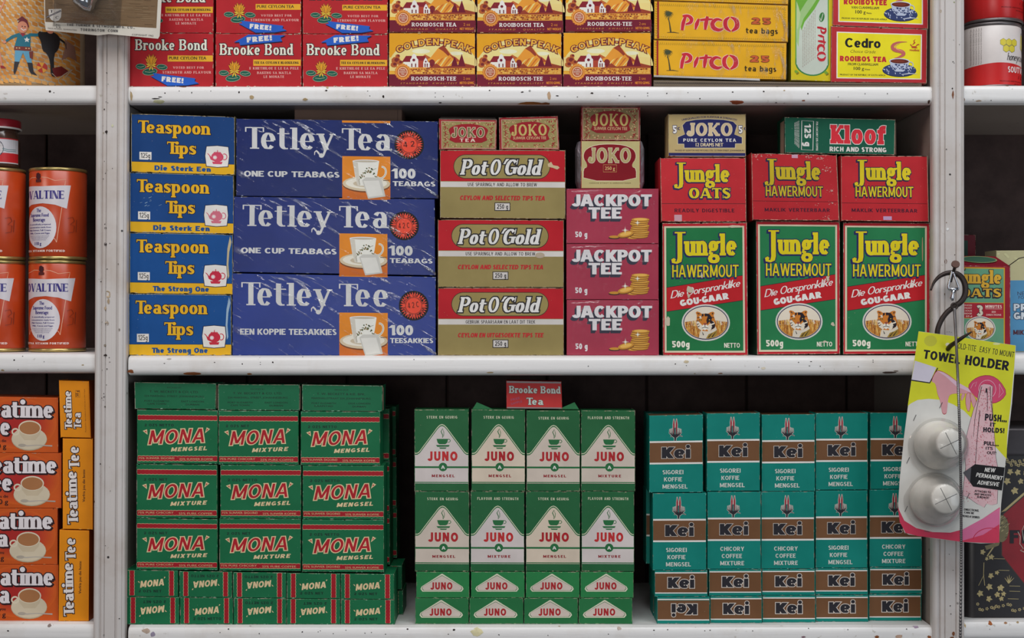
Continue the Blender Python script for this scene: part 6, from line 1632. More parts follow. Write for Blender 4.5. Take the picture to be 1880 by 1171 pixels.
# ---- left bay, bottom: orange tea boxes
sL = sb(1144, Y0); g_ = 'orange tea cartons with a cup of milky tea'
for k_, (v, q, l) in enumerate(((0, (-46, 107.5, 1036.5, 1036.8, sL, sL), 'bottom orange teacup carton of the stack of four'), (0, (-50, 106, 933.5, 933.5, 1036, 1036.2), 'third orange teacup carton from the top'), (1, (-42, 113, 831.4, 831.8, 932.8, 932.8), 'second orange teacup carton from the top'), (1, (-44, 107, 728, 730.5, 830.8, 831), 'topmost orange teacup carton of the stack of four'))):
    carton('tea_carton', teatime_big(v, k_), q, Y0 + .004, 90, (196, 84, 26), l, 'tea box', g_, wear=.1, side=(110, 40, 20), awear=.1)
g_ = 'upright yellow-orange tea cartons'; OY = (224, 138, 14)
for k_, (a, q, l) in enumerate(((teatime_tee(0), (109.5, 164, 973, 974, sL, sL, 108, 163), 'bottom upright yellow-orange tea carton beside the orange teacup stack'), (teatime_tee(1), (115.5, 170.5, 805, 805.5, 971, 972, 115.5, 170.5), 'middle upright yellow-orange tea carton'), (teatime_small(), (108.6, 163.5, 698.5, 700, 802.5, 803.8, 111.5, 167), 'short yellow-orange tea carton topmost beside the upright'))):
    carton('upright_tea_carton', a, q, Y0, 60 if k_ < 2 else 50, OY, l, 'tea box', g_, wear=.1, side=(150, 66, 14), awear=.1)

# ================================================================ cans
TINM = plain('tin_plate', (170, 160, 130), .28, metal=.9); GOLDRIM = plain('gilt_rim', (176, 156, 100), .3, metal=.8)
def can(name, px, half, yt, yb, yfront, body, art, label, cat, group=None, rim=None, rough=.32, lid=None, arts=None):
    """px, half: photograph pixels of the middle and half width; art drawn in pixels of the face seen from the front"""
    R = half * P * (1 + yfront / D) * 1.012; yc = yfront + R; k = P * (D + yc) / D
    x0 = WX(px, yc); zb = WZ(yb, yfront + .3 * R); zt = WZ(yt, yfront + .3 * R); h = zt - zb
    o = empty(name, (x0, yc, zb), label, cat, group)
    V, F = lathe([(R - .0012, .004), (R, .0055), (R, h - .0055), (R - .0012, h - .004)], 56)
    b = link_mesh('body', V, F, [body], parent=o, smooth=True)
    rm = rim or TINM
    for z, nm in ((0, 'bottom_rim'), (h, 'top_rim')):
        s = 1 if z == 0 else -1
        V, F = lathe([(0.0001, z + s * .003), (R - .003, z + s * .003), (R - .002, z), (R - .0003, z), (R + .0006, z + s * .0012), (R + .0004, z + s * .0035), (R - .001, z + s * .0045)], 56)
        link_mesh(nm, V, F, [rm], parent=o, smooth=True)
    if art:
        W, H = art.W, art.H
        for nm, c in art.parts.items():
            lim = .985 * W / 2
            c['f'], c['m'] = zip(*[(f, m) for f, m in zip(c['f'], c['m']) if all(abs(c['v'][i][0] - W / 2) <= lim * 1.6 for i in f)]) if c['f'] else ((), ())
            c['f'] = list(c['f']); c['m'] = list(c['m'])
        def mp(u, v, l):
            x = (u / W - .5) * 2 * R; x = np.clip(x, -.992 * R, .992 * R); r_ = R + 5e-5 + EPS * l * 2.5
            th = np.arcsin(x / R)
            return np.stack([np.sin(th) * r_, -np.cos(th) * r_, h * (1 - v / H)], 1)
        realize(art, mp, b, subdiv=W / 72, mk=lambda c, ro, w: plain('label_ink', c, rough, spec=.5, var=.05))
    return o
def ovaltine(up):
    A = Art(102, 167, (252, 165, 4.504)); W_ = (206, 200, 204); OR = (196, 72, 30); NV = (54, 44, 120)
    A.part('white_banner'); dx = -33 if up else 0
    def s(pts): return [(x + dx, y) for x, y in pts]
    A.part('line_print'); A.line(s([(258, 272), (310, 262), (350, 246), (395, 248)]), 4, (222, 170, 140)); A.line(s([(448, 246), (500, 252), (560, 276), (640, 264), (632, 312)]), 4, (222, 170, 140))
    A.line(s([(612, 490), (572, 778), (560, 750), (535, 742)]), 4, (222, 170, 140)); A.line(s([(272, 490), (294, 778), (305, 745), (320, 742)]), 4, (222, 170, 140))
    A.part('white_banner'); A.poly(s([(250, 312), (460, 322), (672, 311), (646, 502), (560, 472), (460, 460), (350, 468), (260, 500)]), W_)
    A.part('oval_label'); A.ell(435 + dx, 656, 136, 171, W_, n=32)
    A.part('lettering'); A.T(264 + dx, 424, 366, 68, 'OVALTINE', NV, dict(T=.3, t=.09, s=.06, X=.7), trk=.05)
    for t, y, w in (('The', 532, 42), ('Supreme Food', 570, 172), ('Beverage', 608, 114)): A.B(424 + dx, y, w, 30, t, NV, align=.5, bold=1.4)
    for i, (t, w) in enumerate((('A scientifically prepared', 200), ('concentration made from', 205), ('Malt Extract, Full Cream', 200), ('Milk, Cocoa and Eggs', 185))): A.B(427 + dx, 637 + i * 24, w, 12, t, NV, align=.5, bold=.5)
    for i in range(4): A.B(425 + dx, 728 + i * 11, 180 - i * 18, 6, 'prepared according to the formula', NV, align=.5)
    A.B(418 + dx, 800, 60, 26, '110 g', NV, align=.5, bold=1); A.T(262 + dx, 856, 370, 17, 'EXTRA VITAMIN FORTIFIED', (230, 200, 190), BOLD, trk=.16)
    A.part('crest_emblem'); A.ell(422 + dx, 240, 22, 26, (70, 30, 34), n=8); A.rect(398 + dx, 264, 446 + dx, 286, (84, 34, 34)); A.line(s([(402, 222), (420, 212), (442, 226)]), 6, (70, 30, 34))
    A.part('pencilled_price'); A.line([(618, 580), (650, 570), (660, 600), (635, 630), (660, 640), (655, 690), (618, 700)], 4, (130, 50, 30)); A.line([(672, 590), (668, 690)], 4, (130, 50, 30))
    return A
g_ = 'orange malt drink tins'; OC_ = plain('orange_litho', (184, 64, 24), .3, spec=.6, var=.06)
lb = sb(647.5, .03)
can('drink_tin', 105.5, 50.5, 478, 645.5, .016, OC_, ovaltine(0), 'orange malt drink tin, lower row beside the white upright', 'tin', g_, rim=GOLDRIM)
can('drink_tin', -6, 50.5, 478, 645.5, .016, OC_, ovaltine(0), 'orange malt drink tin, lower row at the edge of the picture', 'tin', g_, rim=GOLDRIM)
can('drink_tin', 107, 51, 308, 476.6, .016, OC_, ovaltine(1), 'orange malt drink tin, upper row beside the white upright', 'tin', g_, rim=GOLDRIM)
can('drink_tin', -6, 51, 308, 476.6, .016, OC_, ovaltine(1), 'orange malt drink tin, upper row under the glass jar', 'tin', g_, rim=GOLDRIM)
# jar on the upper tin
def jar():
    yf = .022; half = 41; R = half * P * 1.03; yc = yf + R; px = -3; x0 = WX(px, yc); zb = WZ(307.2, yf + .3 * R); h = WZ(216, yf) - zb
    o = empty('glass_jar', (x0, yc, zb), 'small glass jar with red lid and red and white label on the upper orange tin', 'jar')
    gm = plain('brown_contents', (74, 50, 40), .15, spec=.8)
    V, F = lathe([(.0001, 0), (R * .86, 0), (R * .93, .003), (R * .93, h * .58), (R * .84, h * .72), (R * .8, h * .8), (R * .8, h * .86)], 48); b = link_mesh('glass_body', V, F, [gm], parent=o, smooth=True)
    V, F = lathe([(R * .95, h * .8), (R * 1.0, h * .8), (R * 1.0, h * .83), (R * .97, h * .84)], 48); link_mesh('white_lid_edge', V, F, [plain('white_lacquer', (214, 208, 204), .3)], parent=o, smooth=True)
    V, F = lathe([(R * .97, h * .84), (R * .97, h * .97), (R * .94, h), (.0001, h)], 48); link_mesh('lid', V, F, [plain('red_lacquer', (146, 24, 38), .3)], parent=o, smooth=True)
    A = Art(82, 46, (0, 0, 1)); A.part('label'); A.rect(0, 0, 82, 46, (196, 192, 196)); A.rect(0, 27, 82, 44, (190, 34, 38)); A.rect(0, 0, 82, 2, (180, 34, 38))
    A.ell(45, 19, 19, 18, (40, 40, 60)); A.ell(45, 19, 18, 17, (206, 200, 200)); A.part('lettering'); A.T(33, 18, 24, 8, 'CO', (190, 30, 36), BOLD); A.B(45, 27, 18, 4, 'BAKING', (40, 40, 60), align=.5); A.line([(62, 19), (70, 21), (80, 20)], 1, (60, 110, 110)); A.line([(62, 22), (70, 24), (80, 23)], 1, (60, 110, 110))
    def mp(u, v, l):
        x = np.clip((u / 82 - .5) * 2 * R * .93, -.99 * R * .93, .99 * R * .93); r_ = R * .93 + 2e-4 + EPS * l; th = np.arcsin(x / (R * .93)); return np.stack([np.sin(th) * r_, -np.cos(th) * r_, h * .60 - v * P * 1.02], 1)
    realize(A, mp, b, subdiv=3, mk=lambda c, ro, w: plain('label_ink', c, .4, var=.05))
jar()
# red and white tins, right bay
def honey(kind):
    A = Art(106, 114, (1316, 205, 4.947)); W_ = (212, 204, 200); R_ = (186, 34, 34)
    if kind == 'W':
        A.part('red_band'); pts = [(1316 + i * 26, 556 + 26 * (1 - math.sin(math.pi * min(1, i / 20)))) for i in range(21)]; A.poly(pts + [(1842, 768), (1314, 768)], R_)
        A.part('honeycomb_print')
        for x, y in ((1598, 382), (1653, 382), (1708, 382), (1625, 436), (1682, 436)):
            h6 = lambda r: [(x + r * math.cos(math.radians(30 + 60 * i)), y + r * math.sin(math.radians(30 + 60 * i))) for i in range(6)]
            A.poly(h6(34), (120, 110, 50)); A.poly(h6(31), (206, 190, 60))
        A.line([(1800, 285), (1790, 380), (1822, 470)], 7, INK); A.poly([(1790, 300), (1814, 310), (1812, 440), (1784, 420)], (200, 184, 60))
        A.part('lettering'); A.T(1632, 536, 235, 66, 'honeycomb', INK, dict(T=.12, t=.05, s=0, X=.6), slant=.3, trk=.03)
        A.T(1640, 640, 232, 52, 'SOUTVLEI', W_, dict(T=.22, t=.18, s=0, X=.7), trk=.12); A.B(1755, 690, 80, 28, '1 LB', (60, 20, 20), slant=.2)
        A.B(1565, 720, 330, 11, 'PRODUCED AND PACKED BY SOUTVLEI', (60, 20, 20)); A.B(1710, 745, 110, 11, 'PHILIPPI', (60, 20, 20))
        for i in range(5): A.B(1352 + i * 17, 560, 310, 9, 'Pure natural honey from the fynbos of the Cape', (120, 110, 104), ang=-90)
    else:
        A.part('lettering'); A.T(1640, 560, 232, 52, 'SOUTVLEI', W_, dict(T=.22, t=.18, s=0, X=.7), trk=.12); A.B(1755, 612, 80, 28, '1 LB', (60, 20, 20), slant=.2)
        A.B(1565, 650, 330, 11, 'PRODUCED AND PACKED BY SOUTVLEI', (60, 20, 20)); A.B(1710, 676, 110, 11, 'PHILIPPI', (60, 20, 20)); A.part('white_band'); A.rect(1316, 205, 1842, 420, W_)
    return A
g_ = 'red and white honey tins'; yb_ = sb(155, .03)
RW = plain('cream_litho', (206, 198, 194), .35, spec=.5, var=.05); RR = plain('red_litho', (186, 32, 32), .3, spec=.5, var=.06)
can('honey_tin', 1820, 52.5, 42.5, yb_ + 1, .02, RW, honey('W'), 'red and white honey tin with yellow honeycomb, beside the moulded upright', 'tin', g_, rim=plain('dull_tin', (110, 104, 104), .4, metal=.8))
can('honey_tin', 1823, 52.5, -72, 41, .02, RR, honey('R'), 'red tin standing on the honeycomb tin, cut off by the top', 'tin', g_, rim=plain('dull_tin', (110, 104, 104), .4, metal=.8))
can('honey_tin', 1940, 52.5, 42.5, yb_ + 1, .03, RW, honey('W'), 'lower red and white tin at the edge of the picture', 'tin', g_, rim=plain('dull_tin', (110, 104, 104), .4, metal=.8))
can('honey_tin', 1930, 52.5, -72, 41, .03, RR, honey('R'), 'upper red tin at the edge of the picture', 'tin', g_, rim=plain('dull_tin', (110, 104, 104), .4, metal=.8))
# picture tin, left bay top
def street_tin():
    A = Art(208, 230, (-55 * 4.685, -76 * 4.685, 4.685)); r = random.Random(8)
    # stones: fan-wise rows
    A.part('cobblestone_print'); st = [(206, 140, 62), (214, 152, 76), (196, 128, 54), (220, 164, 92)]
    A.step = .1
    for row in range(-8, 24):
        for i in range(-6, 22):
            x = i * 46 + (row % 2) * 22 - 40; y = row * 34 + 22 * math.sin(i * .42 + row * .1) - 10
            w, h = r.uniform(20, 23), r.uniform(14.5, 17); tl = r.uniform(-.25, .25)
            pts = [(x - w, y - h * r.uniform(.7, 1)), (x, y - h), (x + w * r.uniform(.8, 1), y - h * .7), (x + w, y + h * r.uniform(.6, 1)), (x, y + h), (x - w * .95, y + h * .7)]
            pts = [(a + (b - y) * tl, min(b + (a - x) * .18, 712)) for a, b in pts]
            if -250 < x < 720 and y < 700 and y + h > -350: A.poly(pts, r.choice(st))
    SKIN_ = (214, 140, 110); A.step = 1.0
    A.part('dancing_woman_print'); D_ = (206, 130, 40)
    A.poly([(20, 120), (35, 15), (90, 8), (122, 40), (126, 110), (105, 100), (70, 60), (48, 122)], (34, 24, 24)); A.ell(72, 82, 34, 44, SKIN_); A.line([(52, 95), (70, 110), (92, 96)], 7, WHT); A.ell(60, 74, 4, 5, INK, n=8); A.ell(84, 72, 4, 5, INK, n=8)
    A.line([(110, 160), (160, 110), (205, 20)], [22, 16, 10], SKIN_); A.line([(48, 160), (30, 230), (60, 250)], [18, 12, 10], SKIN_)
    A.poly([(42, 140), (60, 125), (118, 120), (132, 150), (116, 200), (140, 240), (172, 362), (100, 378), (34, 366), (60, 240)], D_)
    for i in range(26): x = r.uniform(50, 150); y = r.uniform(140, 360); A.ell(x, y, 5, 4, (170, 60, 40), n=6)
    A.ell(98, 282, 34, 36, (100, 26, 34)); A.line([(80, 372), (98, 450), (40, 410)], [22, 14, 10], SKIN_); A.line([(130, 370), (160, 470), (178, 560)], [24, 16, 9], SKIN_); A.poly([(162, 556), (190, 560), (214, 582), (168, 580)], (150, 28, 36)); A.poly([(14, 402), (44, 376), (50, 392), (24, 416)], (150, 28, 36))
    A.poly([(-60, 420), (16, 380), (14, 520), (-20, 600), (36, 612), (-60, 620)], (52, 70, 110))
    A.part('sheriff_print'); TE = (30, 110, 130)
    A.poly([(330, 180), (300, 185), (345, 150), (385, 180), (400, 240), (360, 225), (310, 205)], (110, 30, 44)); A.ell(348, 240, 40, 48, SKIN_); A.line([(335, 250), (355, 266), (375, 256)], 7, WHT); A.ell(346, 234, 5, 5, INK, n=8); A.ell(368, 236, 5, 5, INK, n=8)
    A.line([(330, 300), (270, 320), (212, 358)], [26, 24, 18], TE); A.ell(200, 364, 16, 12, SKIN_); A.line([(400, 300), (460, 296), (500, 270)], [26, 24, 14], TE)
    A.poly([(310, 290), (352, 310), (410, 290), (408, 400), (285, 398), (305, 330)], TE); A.poly([(330, 290), (350, 320), (372, 292)], (150, 40, 60)); 
    sp = []; 
    for i in range(10): a = math.pi * i / 5 - math.pi / 2; q = 24 if i % 2 == 0 else 11; sp.append((382 + q * math.cos(a), 342 + q * math.sin(a)))
    A.poly(sp, WHT); A.rect(282, 400, 412, 432, (120, 44, 36)); 
    for x in (296, 318, 370, 392): A.rect(x, 408, x + 12, 418, (206, 170, 120))
    A.poly([(288, 432), (408, 436), (420, 530), (384, 528), (352, 450), (322, 528), (286, 524)], (96, 160, 190)); A.poly([(284, 524), (324, 526), (300, 600), (286, 634), (276, 610)], (44, 40, 44)); A.poly([(384, 528), (424, 530), (432, 600), (460, 632), (414, 620), (398, 590)], (44, 40, 44)); A.poly([(398, 440), (430, 430), (426, 500), (404, 490)], (120, 52, 44))
    A.part('dark_rider_print'); A.spoly([(470, 262), (500, 270), (560, 250), (606, 280), (612, 330), (600, 400), (572, 440), (574, 600), (584, 628), (552, 622), (548, 500), (524, 436), (496, 424), (484, 340), (462, 300)], (30, 26, 28), 1); A.ell(548, 246, 24, 28, (206, 130, 100)); A.poly([(512, 240), (584, 236), (566, 214), (530, 216)], (30, 26, 28)); A.line([(590, 290), (640, 330), (652, 380)], [18, 14, 10], (30, 26, 28)); A.poly([(640, 300), (690, 340), (700, 460), (660, 440), (620, 480), (640, 380)], (150, 110, 96)); A.poly([(560, 560), (620, 530), (660, 560), (640, 600), (580, 630)], (110, 30, 30)); A.line([(640, 620), (680, 540), (600, 640), (560, 600)], 6, (190, 170, 150))
    A.part('beach_ball_print'); A.ell(492, 560, 38, 44, (190, 50, 34)); A.poly([(492, 560), (470, 520), (510, 518)], (226, 160, 50)); A.poly([(492, 560), (528, 580), (500, 604)], (226, 160, 50)); A.poly([(492, 560), (460, 590), (456, 550)], (226, 160, 50))
    return A
can('picture_tin', 51, 103, -76, sb(154.5, .03) + 1, .02, plain('joint_cream', (206, 192, 168), .4, var=.04), street_tin(), 'large round tin printed with people dancing on orange cobblestones', 'tin', rough=.4, rim=plain('worn_litho_rim', (150, 120, 80), .5))

# ================================================================ right bay goods
mR = sb(649.5, .03)
q = (1742, 1854.5, 487, 488.5, mR, mR, 1742, 1855)
o = carton('oats_carton', jungle_three(), (1749, 1854.5, 487, 488.5, mR, mR), .03, 90, (140, 26, 42), 'old maroon and green oats carton with gold lettering, behind the hooks', 'oats box', wear=.6, side=(110, 14, 30))
fl = top_flap(o, (1749, 1854.5, 487, 488.5, mR, mR), .03, .015, .05, card((130, 24, 40)))
A = Art(100, 20); A.part('green_oval'); A.ell(58, 9, 34, 7, (150, 160, 110)); A.ell(58, 9, 32, 6, (60, 100, 80))
def mpf(u, v, l): return np.stack([(u - 50) * P, .05 * (1 - v / 20) - 1e-4 * 1, (mR - 487) * P * 1.017 + .015 * (1 - v / 20) + 6e-4 + EPS * l], 1)
realize(A, mpf, fl)
m3 = sb(649.5, .10); A = Art(140, 190, (0, 0, 1)); A.part('blue_panel'); A.rect(1, 56, 139, 189, (80, 140, 180)); A.part('lettering'); WL = (206, 214, 220)
A.B(40, 84, 40, 7, 'NE PLUS', (60, 60, 80)); A.B(42, 91, 40, 6, 'FORMULA', (60, 60, 80)); A.T(33, 113, 76, 13, 'PRAKTI', WL, BOLD, out=((1.2, (60, 70, 90)),)); A.T(33, 129, 80, 13, 'GNETIES', WL, BOLD, out=((1.2, (60, 70, 90)),)); A.T(32, 158, 70, 9, 'MIKROFOON', (80, 40, 50), BOLD); A.part('faded_pattern')
for i in range(40): A.ell(4 + (i * 37) % 130, 6 + (i * 13) % 46, 3, 2, (200, 196, 150), n=6)
carton('medicine_packet', A, (1829, 1965, 460, 459, m3, m3), .10, 60, (186, 180, 138), 'cream and blue packet standing behind the maroon oats carton', 'packet', wear=.2, rough=.3)
A = Art(60, 200); A.part('green_panel'); A.rect(8, 10, 44, 190, (34, 64, 54))
carton('dark_carton', A, (1738, 1791, 430, 431, sb(649.5, .17), sb(649.5, .17)), .17, 50, (96, 20, 34), 'dark maroon and green carton deep in the shelf above the old oats carton', 'carton')
pts = [(WX(1852, .03), .034, WZ(489, .03)), (WX(1860, .02), .02, WZ(482, .02)), (WX(1872, .01), .012, WZ(474, .01)), (WX(1890, .01), .01, WZ(470, .01)), (WX(1915, .02), .015, WZ(478, .02)), (WX(1935, .05), .09, WZ(500, .09))]
V, F = tube(pts, .0006, 6); tag(link_mesh('bent_wire', V, F, [plain('dark_wire', (50, 42, 40), .4, metal=.6)], smooth=True), 'thin dark bent wire sticking out beside the old oats carton', 'wire')
# black and red tin
def black_tin():
    y = .02; xl, xr = 1769, 1985; yt, yb = 836, sb(1140, y); k = P * (D + y) / D
    o = empty('storage_tin', (WX((xl + xr) / 2, y), y, WZ(yb, y)), 'black, red and gold rectangular tin with leaf pattern and worn lettering, under the hanging card', 'tin')
    w = (xr - xl) * k; h = (yb - yt) * k; dp = .13; r = 22 * k; V = []; F = []; prof_ = []
    for cx_, cy_, a0 in ((w / 2 - r, r, -90), (w / 2 - r, dp - r, 0), (-w / 2 + r, dp - r, 90), (-w / 2 + r, r, 180)):
        for i in range(7): a = math.radians(a0 + 15 * i); prof_.append((cx_ + r * math.cos(a), cy_ + r * math.sin(a)))
    n = len(prof_); zs = [(0, 0), (.0015, .0015), (h, .0015)]
    for z, ins in zs:
        for x, yy in prof_: s = 1 + (.0 if ins else .012); V.append((x * s, (yy - dp / 2) * s + dp / 2, z))
    for j in range(2):
        for i in range(n): F.append((j * n + i, j * n + (i + 1) % n, (j + 1) * n + (i + 1) % n, (j + 1) * n + i))
    F.append(tuple(range(n))[::-1])
    blk = plain('black_japan', (30, 26, 28), .35, spec=.5, var=.3); b = link_mesh('body', V, F, [blk], parent=o, smooth=True)
    lid = plain('dull_lid_metal', (66, 62, 64), .38, metal=.6); V = []; F = []
    lv = [(h, 1.015), (h + .004, 1.03), (h + .006, 1.02), (h + .032, 1.0), (h + .036, .97), (h + .037, .3)]
    for z, s in lv:
        for x, yy in prof_: V.append((x * s, (yy - dp / 2) * s + dp / 2, z))
    for j in range(len(lv) - 1):
        for i in range(n): F.append((j * n + i, j * n + (i + 1) % n, (j + 1) * n + (i + 1) % n, (j + 1) * n + i))
    F.append(tuple((len(lv) - 1) * n + i for i in range(n))); link_mesh('lid', V, F, [lid], parent=o, smooth=True)
    A = Art(xr - xl, yb - yt, (28 * 3.536 + 4, -4 * 3.536, 3.536)); GD = (176, 160, 112); RD = (136, 26, 36)
    A.part('red_panel'); oct_ = [(345, 355), (495, 225), (760, 225), (860, 355), (860, 640), (740, 850), (500, 850), (335, 640), (335, 545), (345, 500)]
    A.poly(oct_, GD); A.poly([(600 + (x - 600) * .955, 535 + (y - 535) * .955) for x, y in oct_], (60, 46, 40)); A.poly([(600 + (x - 600) * .93, 535 + (y - 535) * .93) for x, y in oct_], RD)
    A.part('border'); A.rect(190, -4, 900, 62, (96, 24, 36)); A.rect(140, 935, 900, 1010, (96, 24, 36)); rr = random.Random(3)
    A.step = .1
    for i in range(46):
        x = 195 + (i * 53) % 500; yy = 10 + (i * 17) % 44
        for y_ in (yy, 950 + (i * 13) % 46):
            if y_ > 900 and i % 2: continue
            for a in range(5): A.ell(x + 7 * math.cos(a * 1.256), y_ + 7 * math.sin(a * 1.256), 4, 4, GD, n=5)
    A.step = 1.0; A.part('leaf_pattern')
    def leaf(x, y, s, rot):
        for da, L_ in ((0, 1), (55, .85), (-55, .85), (115, .6), (-115, .6)):
            a = math.radians(rot + da); A.poly([(x - .1 * s * math.cos(a), y - .1 * s * math.sin(a)), (x + .5 * s * L_ * math.cos(a) - .26 * s * math.sin(a), y + .5 * s * L_ * math.sin(a) + .26 * s * math.cos(a)), (x + s * L_ * math.cos(a), y + s * L_ * math.sin(a)), (x + .5 * s * L_ * math.cos(a) + .26 * s * math.sin(a), y + .5 * s * L_ * math.sin(a) - .26 * s * math.cos(a))], GD)
    for x, y, s in ((400, 90, 30), (450, 92, 30), (380, 150, 34), (430, 210, 36), (470, 150, 28), (500, 100, 24), (222, 612, 26), (280, 640, 28), (250, 655, 18), (275, 765, 28), (318, 742, 22), (265, 835, 32), (340, 840, 34), (205, 878, 32), (318, 885, 28), (262, 915, 30), (345, 912, 24), (360, 880, 24)):
        leaf(x, y, s, rr.uniform(0, 70))
    A.line([(235, 680), (232, 760), (240, 830)], 4, GD); A.line([(300, 575), (255, 640)], 8, GD); A.line([(235, 760), (200, 830)], 3, GD)
    for i in range(5): A.line([(395, 815), (370 + i * 15, 760 + abs(i - 2) * 10)], [7, 2], GD)
    for x0, y0 in ((300, 655), (330, 730), (400, 832), (400, 866), (390, 915)): A.line([(x0, y0), (x0 + 70, y0 + 2)], 3, GD)
    A.part('basket_emblem'); A.ell(350, 460, 46, 88, (120, 110, 78)); 
    for i in range(26): a = rr.uniform(0, 6.28); q = rr.uniform(.2, .95); A.line([(350 + 42 * q * math.cos(a), 460 + 80 * q * math.sin(a)), (350 + 42 * q * math.cos(a) + 14, 460 + 80 * q * math.sin(a) - 10)], 3.4, rr.choice([(40, 34, 34), (186, 172, 124)]))
    A.poly([(240, 572), (340, 545), (330, 570), (250, 600)], (120, 110, 78))
    A.part('lettering'); A.T(402, 556, 420, 86, 'FLOUR', (30, 20, 26), BOLD, trk=.12)
    A.part('scratch'); A.line([(455, 480), (470, 510), (468, 560), (490, 590), (470, 600), (500, 615)], 4, (190, 176, 160)); A.line([(500, 430), (482, 470), (495, 540)], 3, (190, 176, 160))
    def mp(u, v, l):
        x = (u - (xr - xl) / 2) * k; e = EPS * l + 5e-5; ax = np.abs(x) - (w / 2 - r); y_ = np.where(ax > 0, r - np.sqrt(np.maximum(r * r - np.minimum(ax, r * .98) ** 2, 1e-9)), 0)
        return np.stack([x, y_ - e, h - v * k], 1)
    for c in A.parts.values():
        keep = [(f, m) for f, m in zip(c['f'], c['m']) if all(3 < c['v'][i][0] < xr - xl - 3 and 0 <= c['v'][i][1] < yb - yt for i in f)]
        c['f'] = [a for a, _ in keep]; c['m'] = [b_ for _, b_ in keep]
    realize(A, mp, b, subdiv=6, mk=lambda c, ro, w_: plain('litho_ink', c, .38, var=.15))
black_tin()

# ================================================================ things hanging on the uprights
IRON = plain('blackened_iron', (62, 54, 52), .45, metal=.75, bump=.3); STEEL = plain('bright_wire', (186, 188, 194), .22, metal=1.0); DULL = plain('dull_spring_steel', (120, 116, 116), .35, metal=.9)
def W3(px, py, y): return Vector((WX(px, y), y, WZ(py, y)))
# nail
o = empty('iron_nail', W3(1745, 519, -.006), 'rusty iron nail driven slanting into the moulded upright', 'nail')
a, c_ = W3(1745, 519, -.002), W3(1754, 486, -.036); V, F = tube([a, c_], [.0016, .002], 10); link_mesh('shank', [v - o.location for v in V], F, [IRON], parent=o, smooth=True)
V, F = tube([c_, c_ + (c_ - a).normalized() * .0022], .0052, 12); link_mesh('nail_head', [v - o.location for v in V], F, [plain('rust_brown', (88, 62, 54), .7, metal=.3)], parent=o)
# S hook
sp = [(1709, 533, -.020, 1.6), (1715, 518, -.020, 2.6), (1727, 506, -.021, 3.8), (1744, 500.5, -.022, 4.6), (1761, 505, -.023, 5.2), (1771, 520, -.024, 5.5), (1772, 539, -.024, 5.5), (1765, 553, -.024, 5.4), (1752, 563, -.023, 5.0), (1738, 574, -.022, 4.8), (1727, 590, -.021, 4.8), (1721, 608, -.020, 4.8), (1722, 626, -.020, 4.8), (1729, 640, -.024, 4.6), (1738, 642, -.032, 4.4), (1745, 635, -.044, 4.2), (1755, 628, -.054, 3.8), (1768, 619, -.060, 3), (1784, 609, -.066, 1.3)]
sp = smooth_path(sp, 4); pts = [W3(*p[:3]) for p in sp]; V, F = tube(pts, [p[3] * P for p in sp], 10)
o = link_mesh('butcher_hook', [v - pts[8] for v in V], F, [IRON], smooth=True); o.location = pts[8]; tag(o, 'dark iron S-shaped hook hanging from the nail, carrying the yellow card', 'hook')
# wire clip with the long spring rod
o = empty('spring_rod', W3(1752, 563, -.030), 'long thin steel spring rod with bright wire clip, in front of the yellow card', 'rod')
L0 = o.location
lp = smooth_path([(1748, 497, -.033), (1744, 512, -.033), (1741, 529, -.033), (1751, 533, -.033), (1760, 529, -.033), (1755, 514, -.033), (1750, 499, -.033)], 3)
V, F = tube([W3(*p) for p in lp], .0014, 8); link_mesh('wire_loop', [v - L0 for v in V], F, [STEEL], parent=o, smooth=True)
V, F = tube([W3(1743, 530, -.034), W3(1751, 531, -.034), W3(1759, 530, -.034)], .0021, 8); link_mesh('clip_bar', [v - L0 for v in V], F, [STEEL], parent=o, smooth=True)
V, F = tube([W3(1751, 533, -.034), W3(1749, 540, -.034), W3(1748, 547, -.034), W3(1749, 552, -.034)], [.0034, .0016, .0030, .0014], 10); link_mesh('swivel', [v - L0 for v in V], F, [STEEL], parent=o, smooth=True)
rg = [W3(1752 + 5.5 * math.cos(a * math.pi / 7), 562 + 5.5 * math.sin(a * math.pi / 7), -.034) for a in range(15)]; V, F = tube(rg, .0013, 8, False); link_mesh('ring', [v - L0 for v in V], F, [IRON], parent=o, smooth=True)
rp = smooth_path([(1752, 567, -.035), (1754, 600, -.055), (1757, 660, -.082), (1760, 730, -.100), (1763, 830, -.106), (1764.5, 930, -.106), (1764.5, 1030, -.106), (1763, 1180, -.106), (1762, 1260, -.106)], 50)
pts = [W3(*p) for p in rp]; V, F = tube(pts, [.0015 + .00035 * (i % 2) for i in range(len(pts))], 8); link_mesh('coiled_rod', [v - L0 for v in V], F, [DULL], parent=o, smooth=False)

def plate(name, outline, y, th, mats, parent, L0):
    n = len(outline); V = [W3(x, z, y) - L0 for x, z in outline] + [W3(x, z, y) - L0 + Vector((0, th, 0)) for x, z in outline]
    tr = tessellate_polygon([[Vector((x, z, 0)) for x, z in outline]])
    F = [tuple(t) for t in tr] + [tuple(n + i for i in t)[::-1] for t in tr] + [(i, (i + 1) % n, n + (i + 1) % n, n + i) for i in range(n)]
    o = link_mesh(name, V, F, mats, parent=parent)
    bm = bmesh.new(); bm.from_mesh(o.data); bmesh.ops.recalc_face_normals(bm, faces=bm.faces); bm.to_mesh(o.data); bm.free(); return o

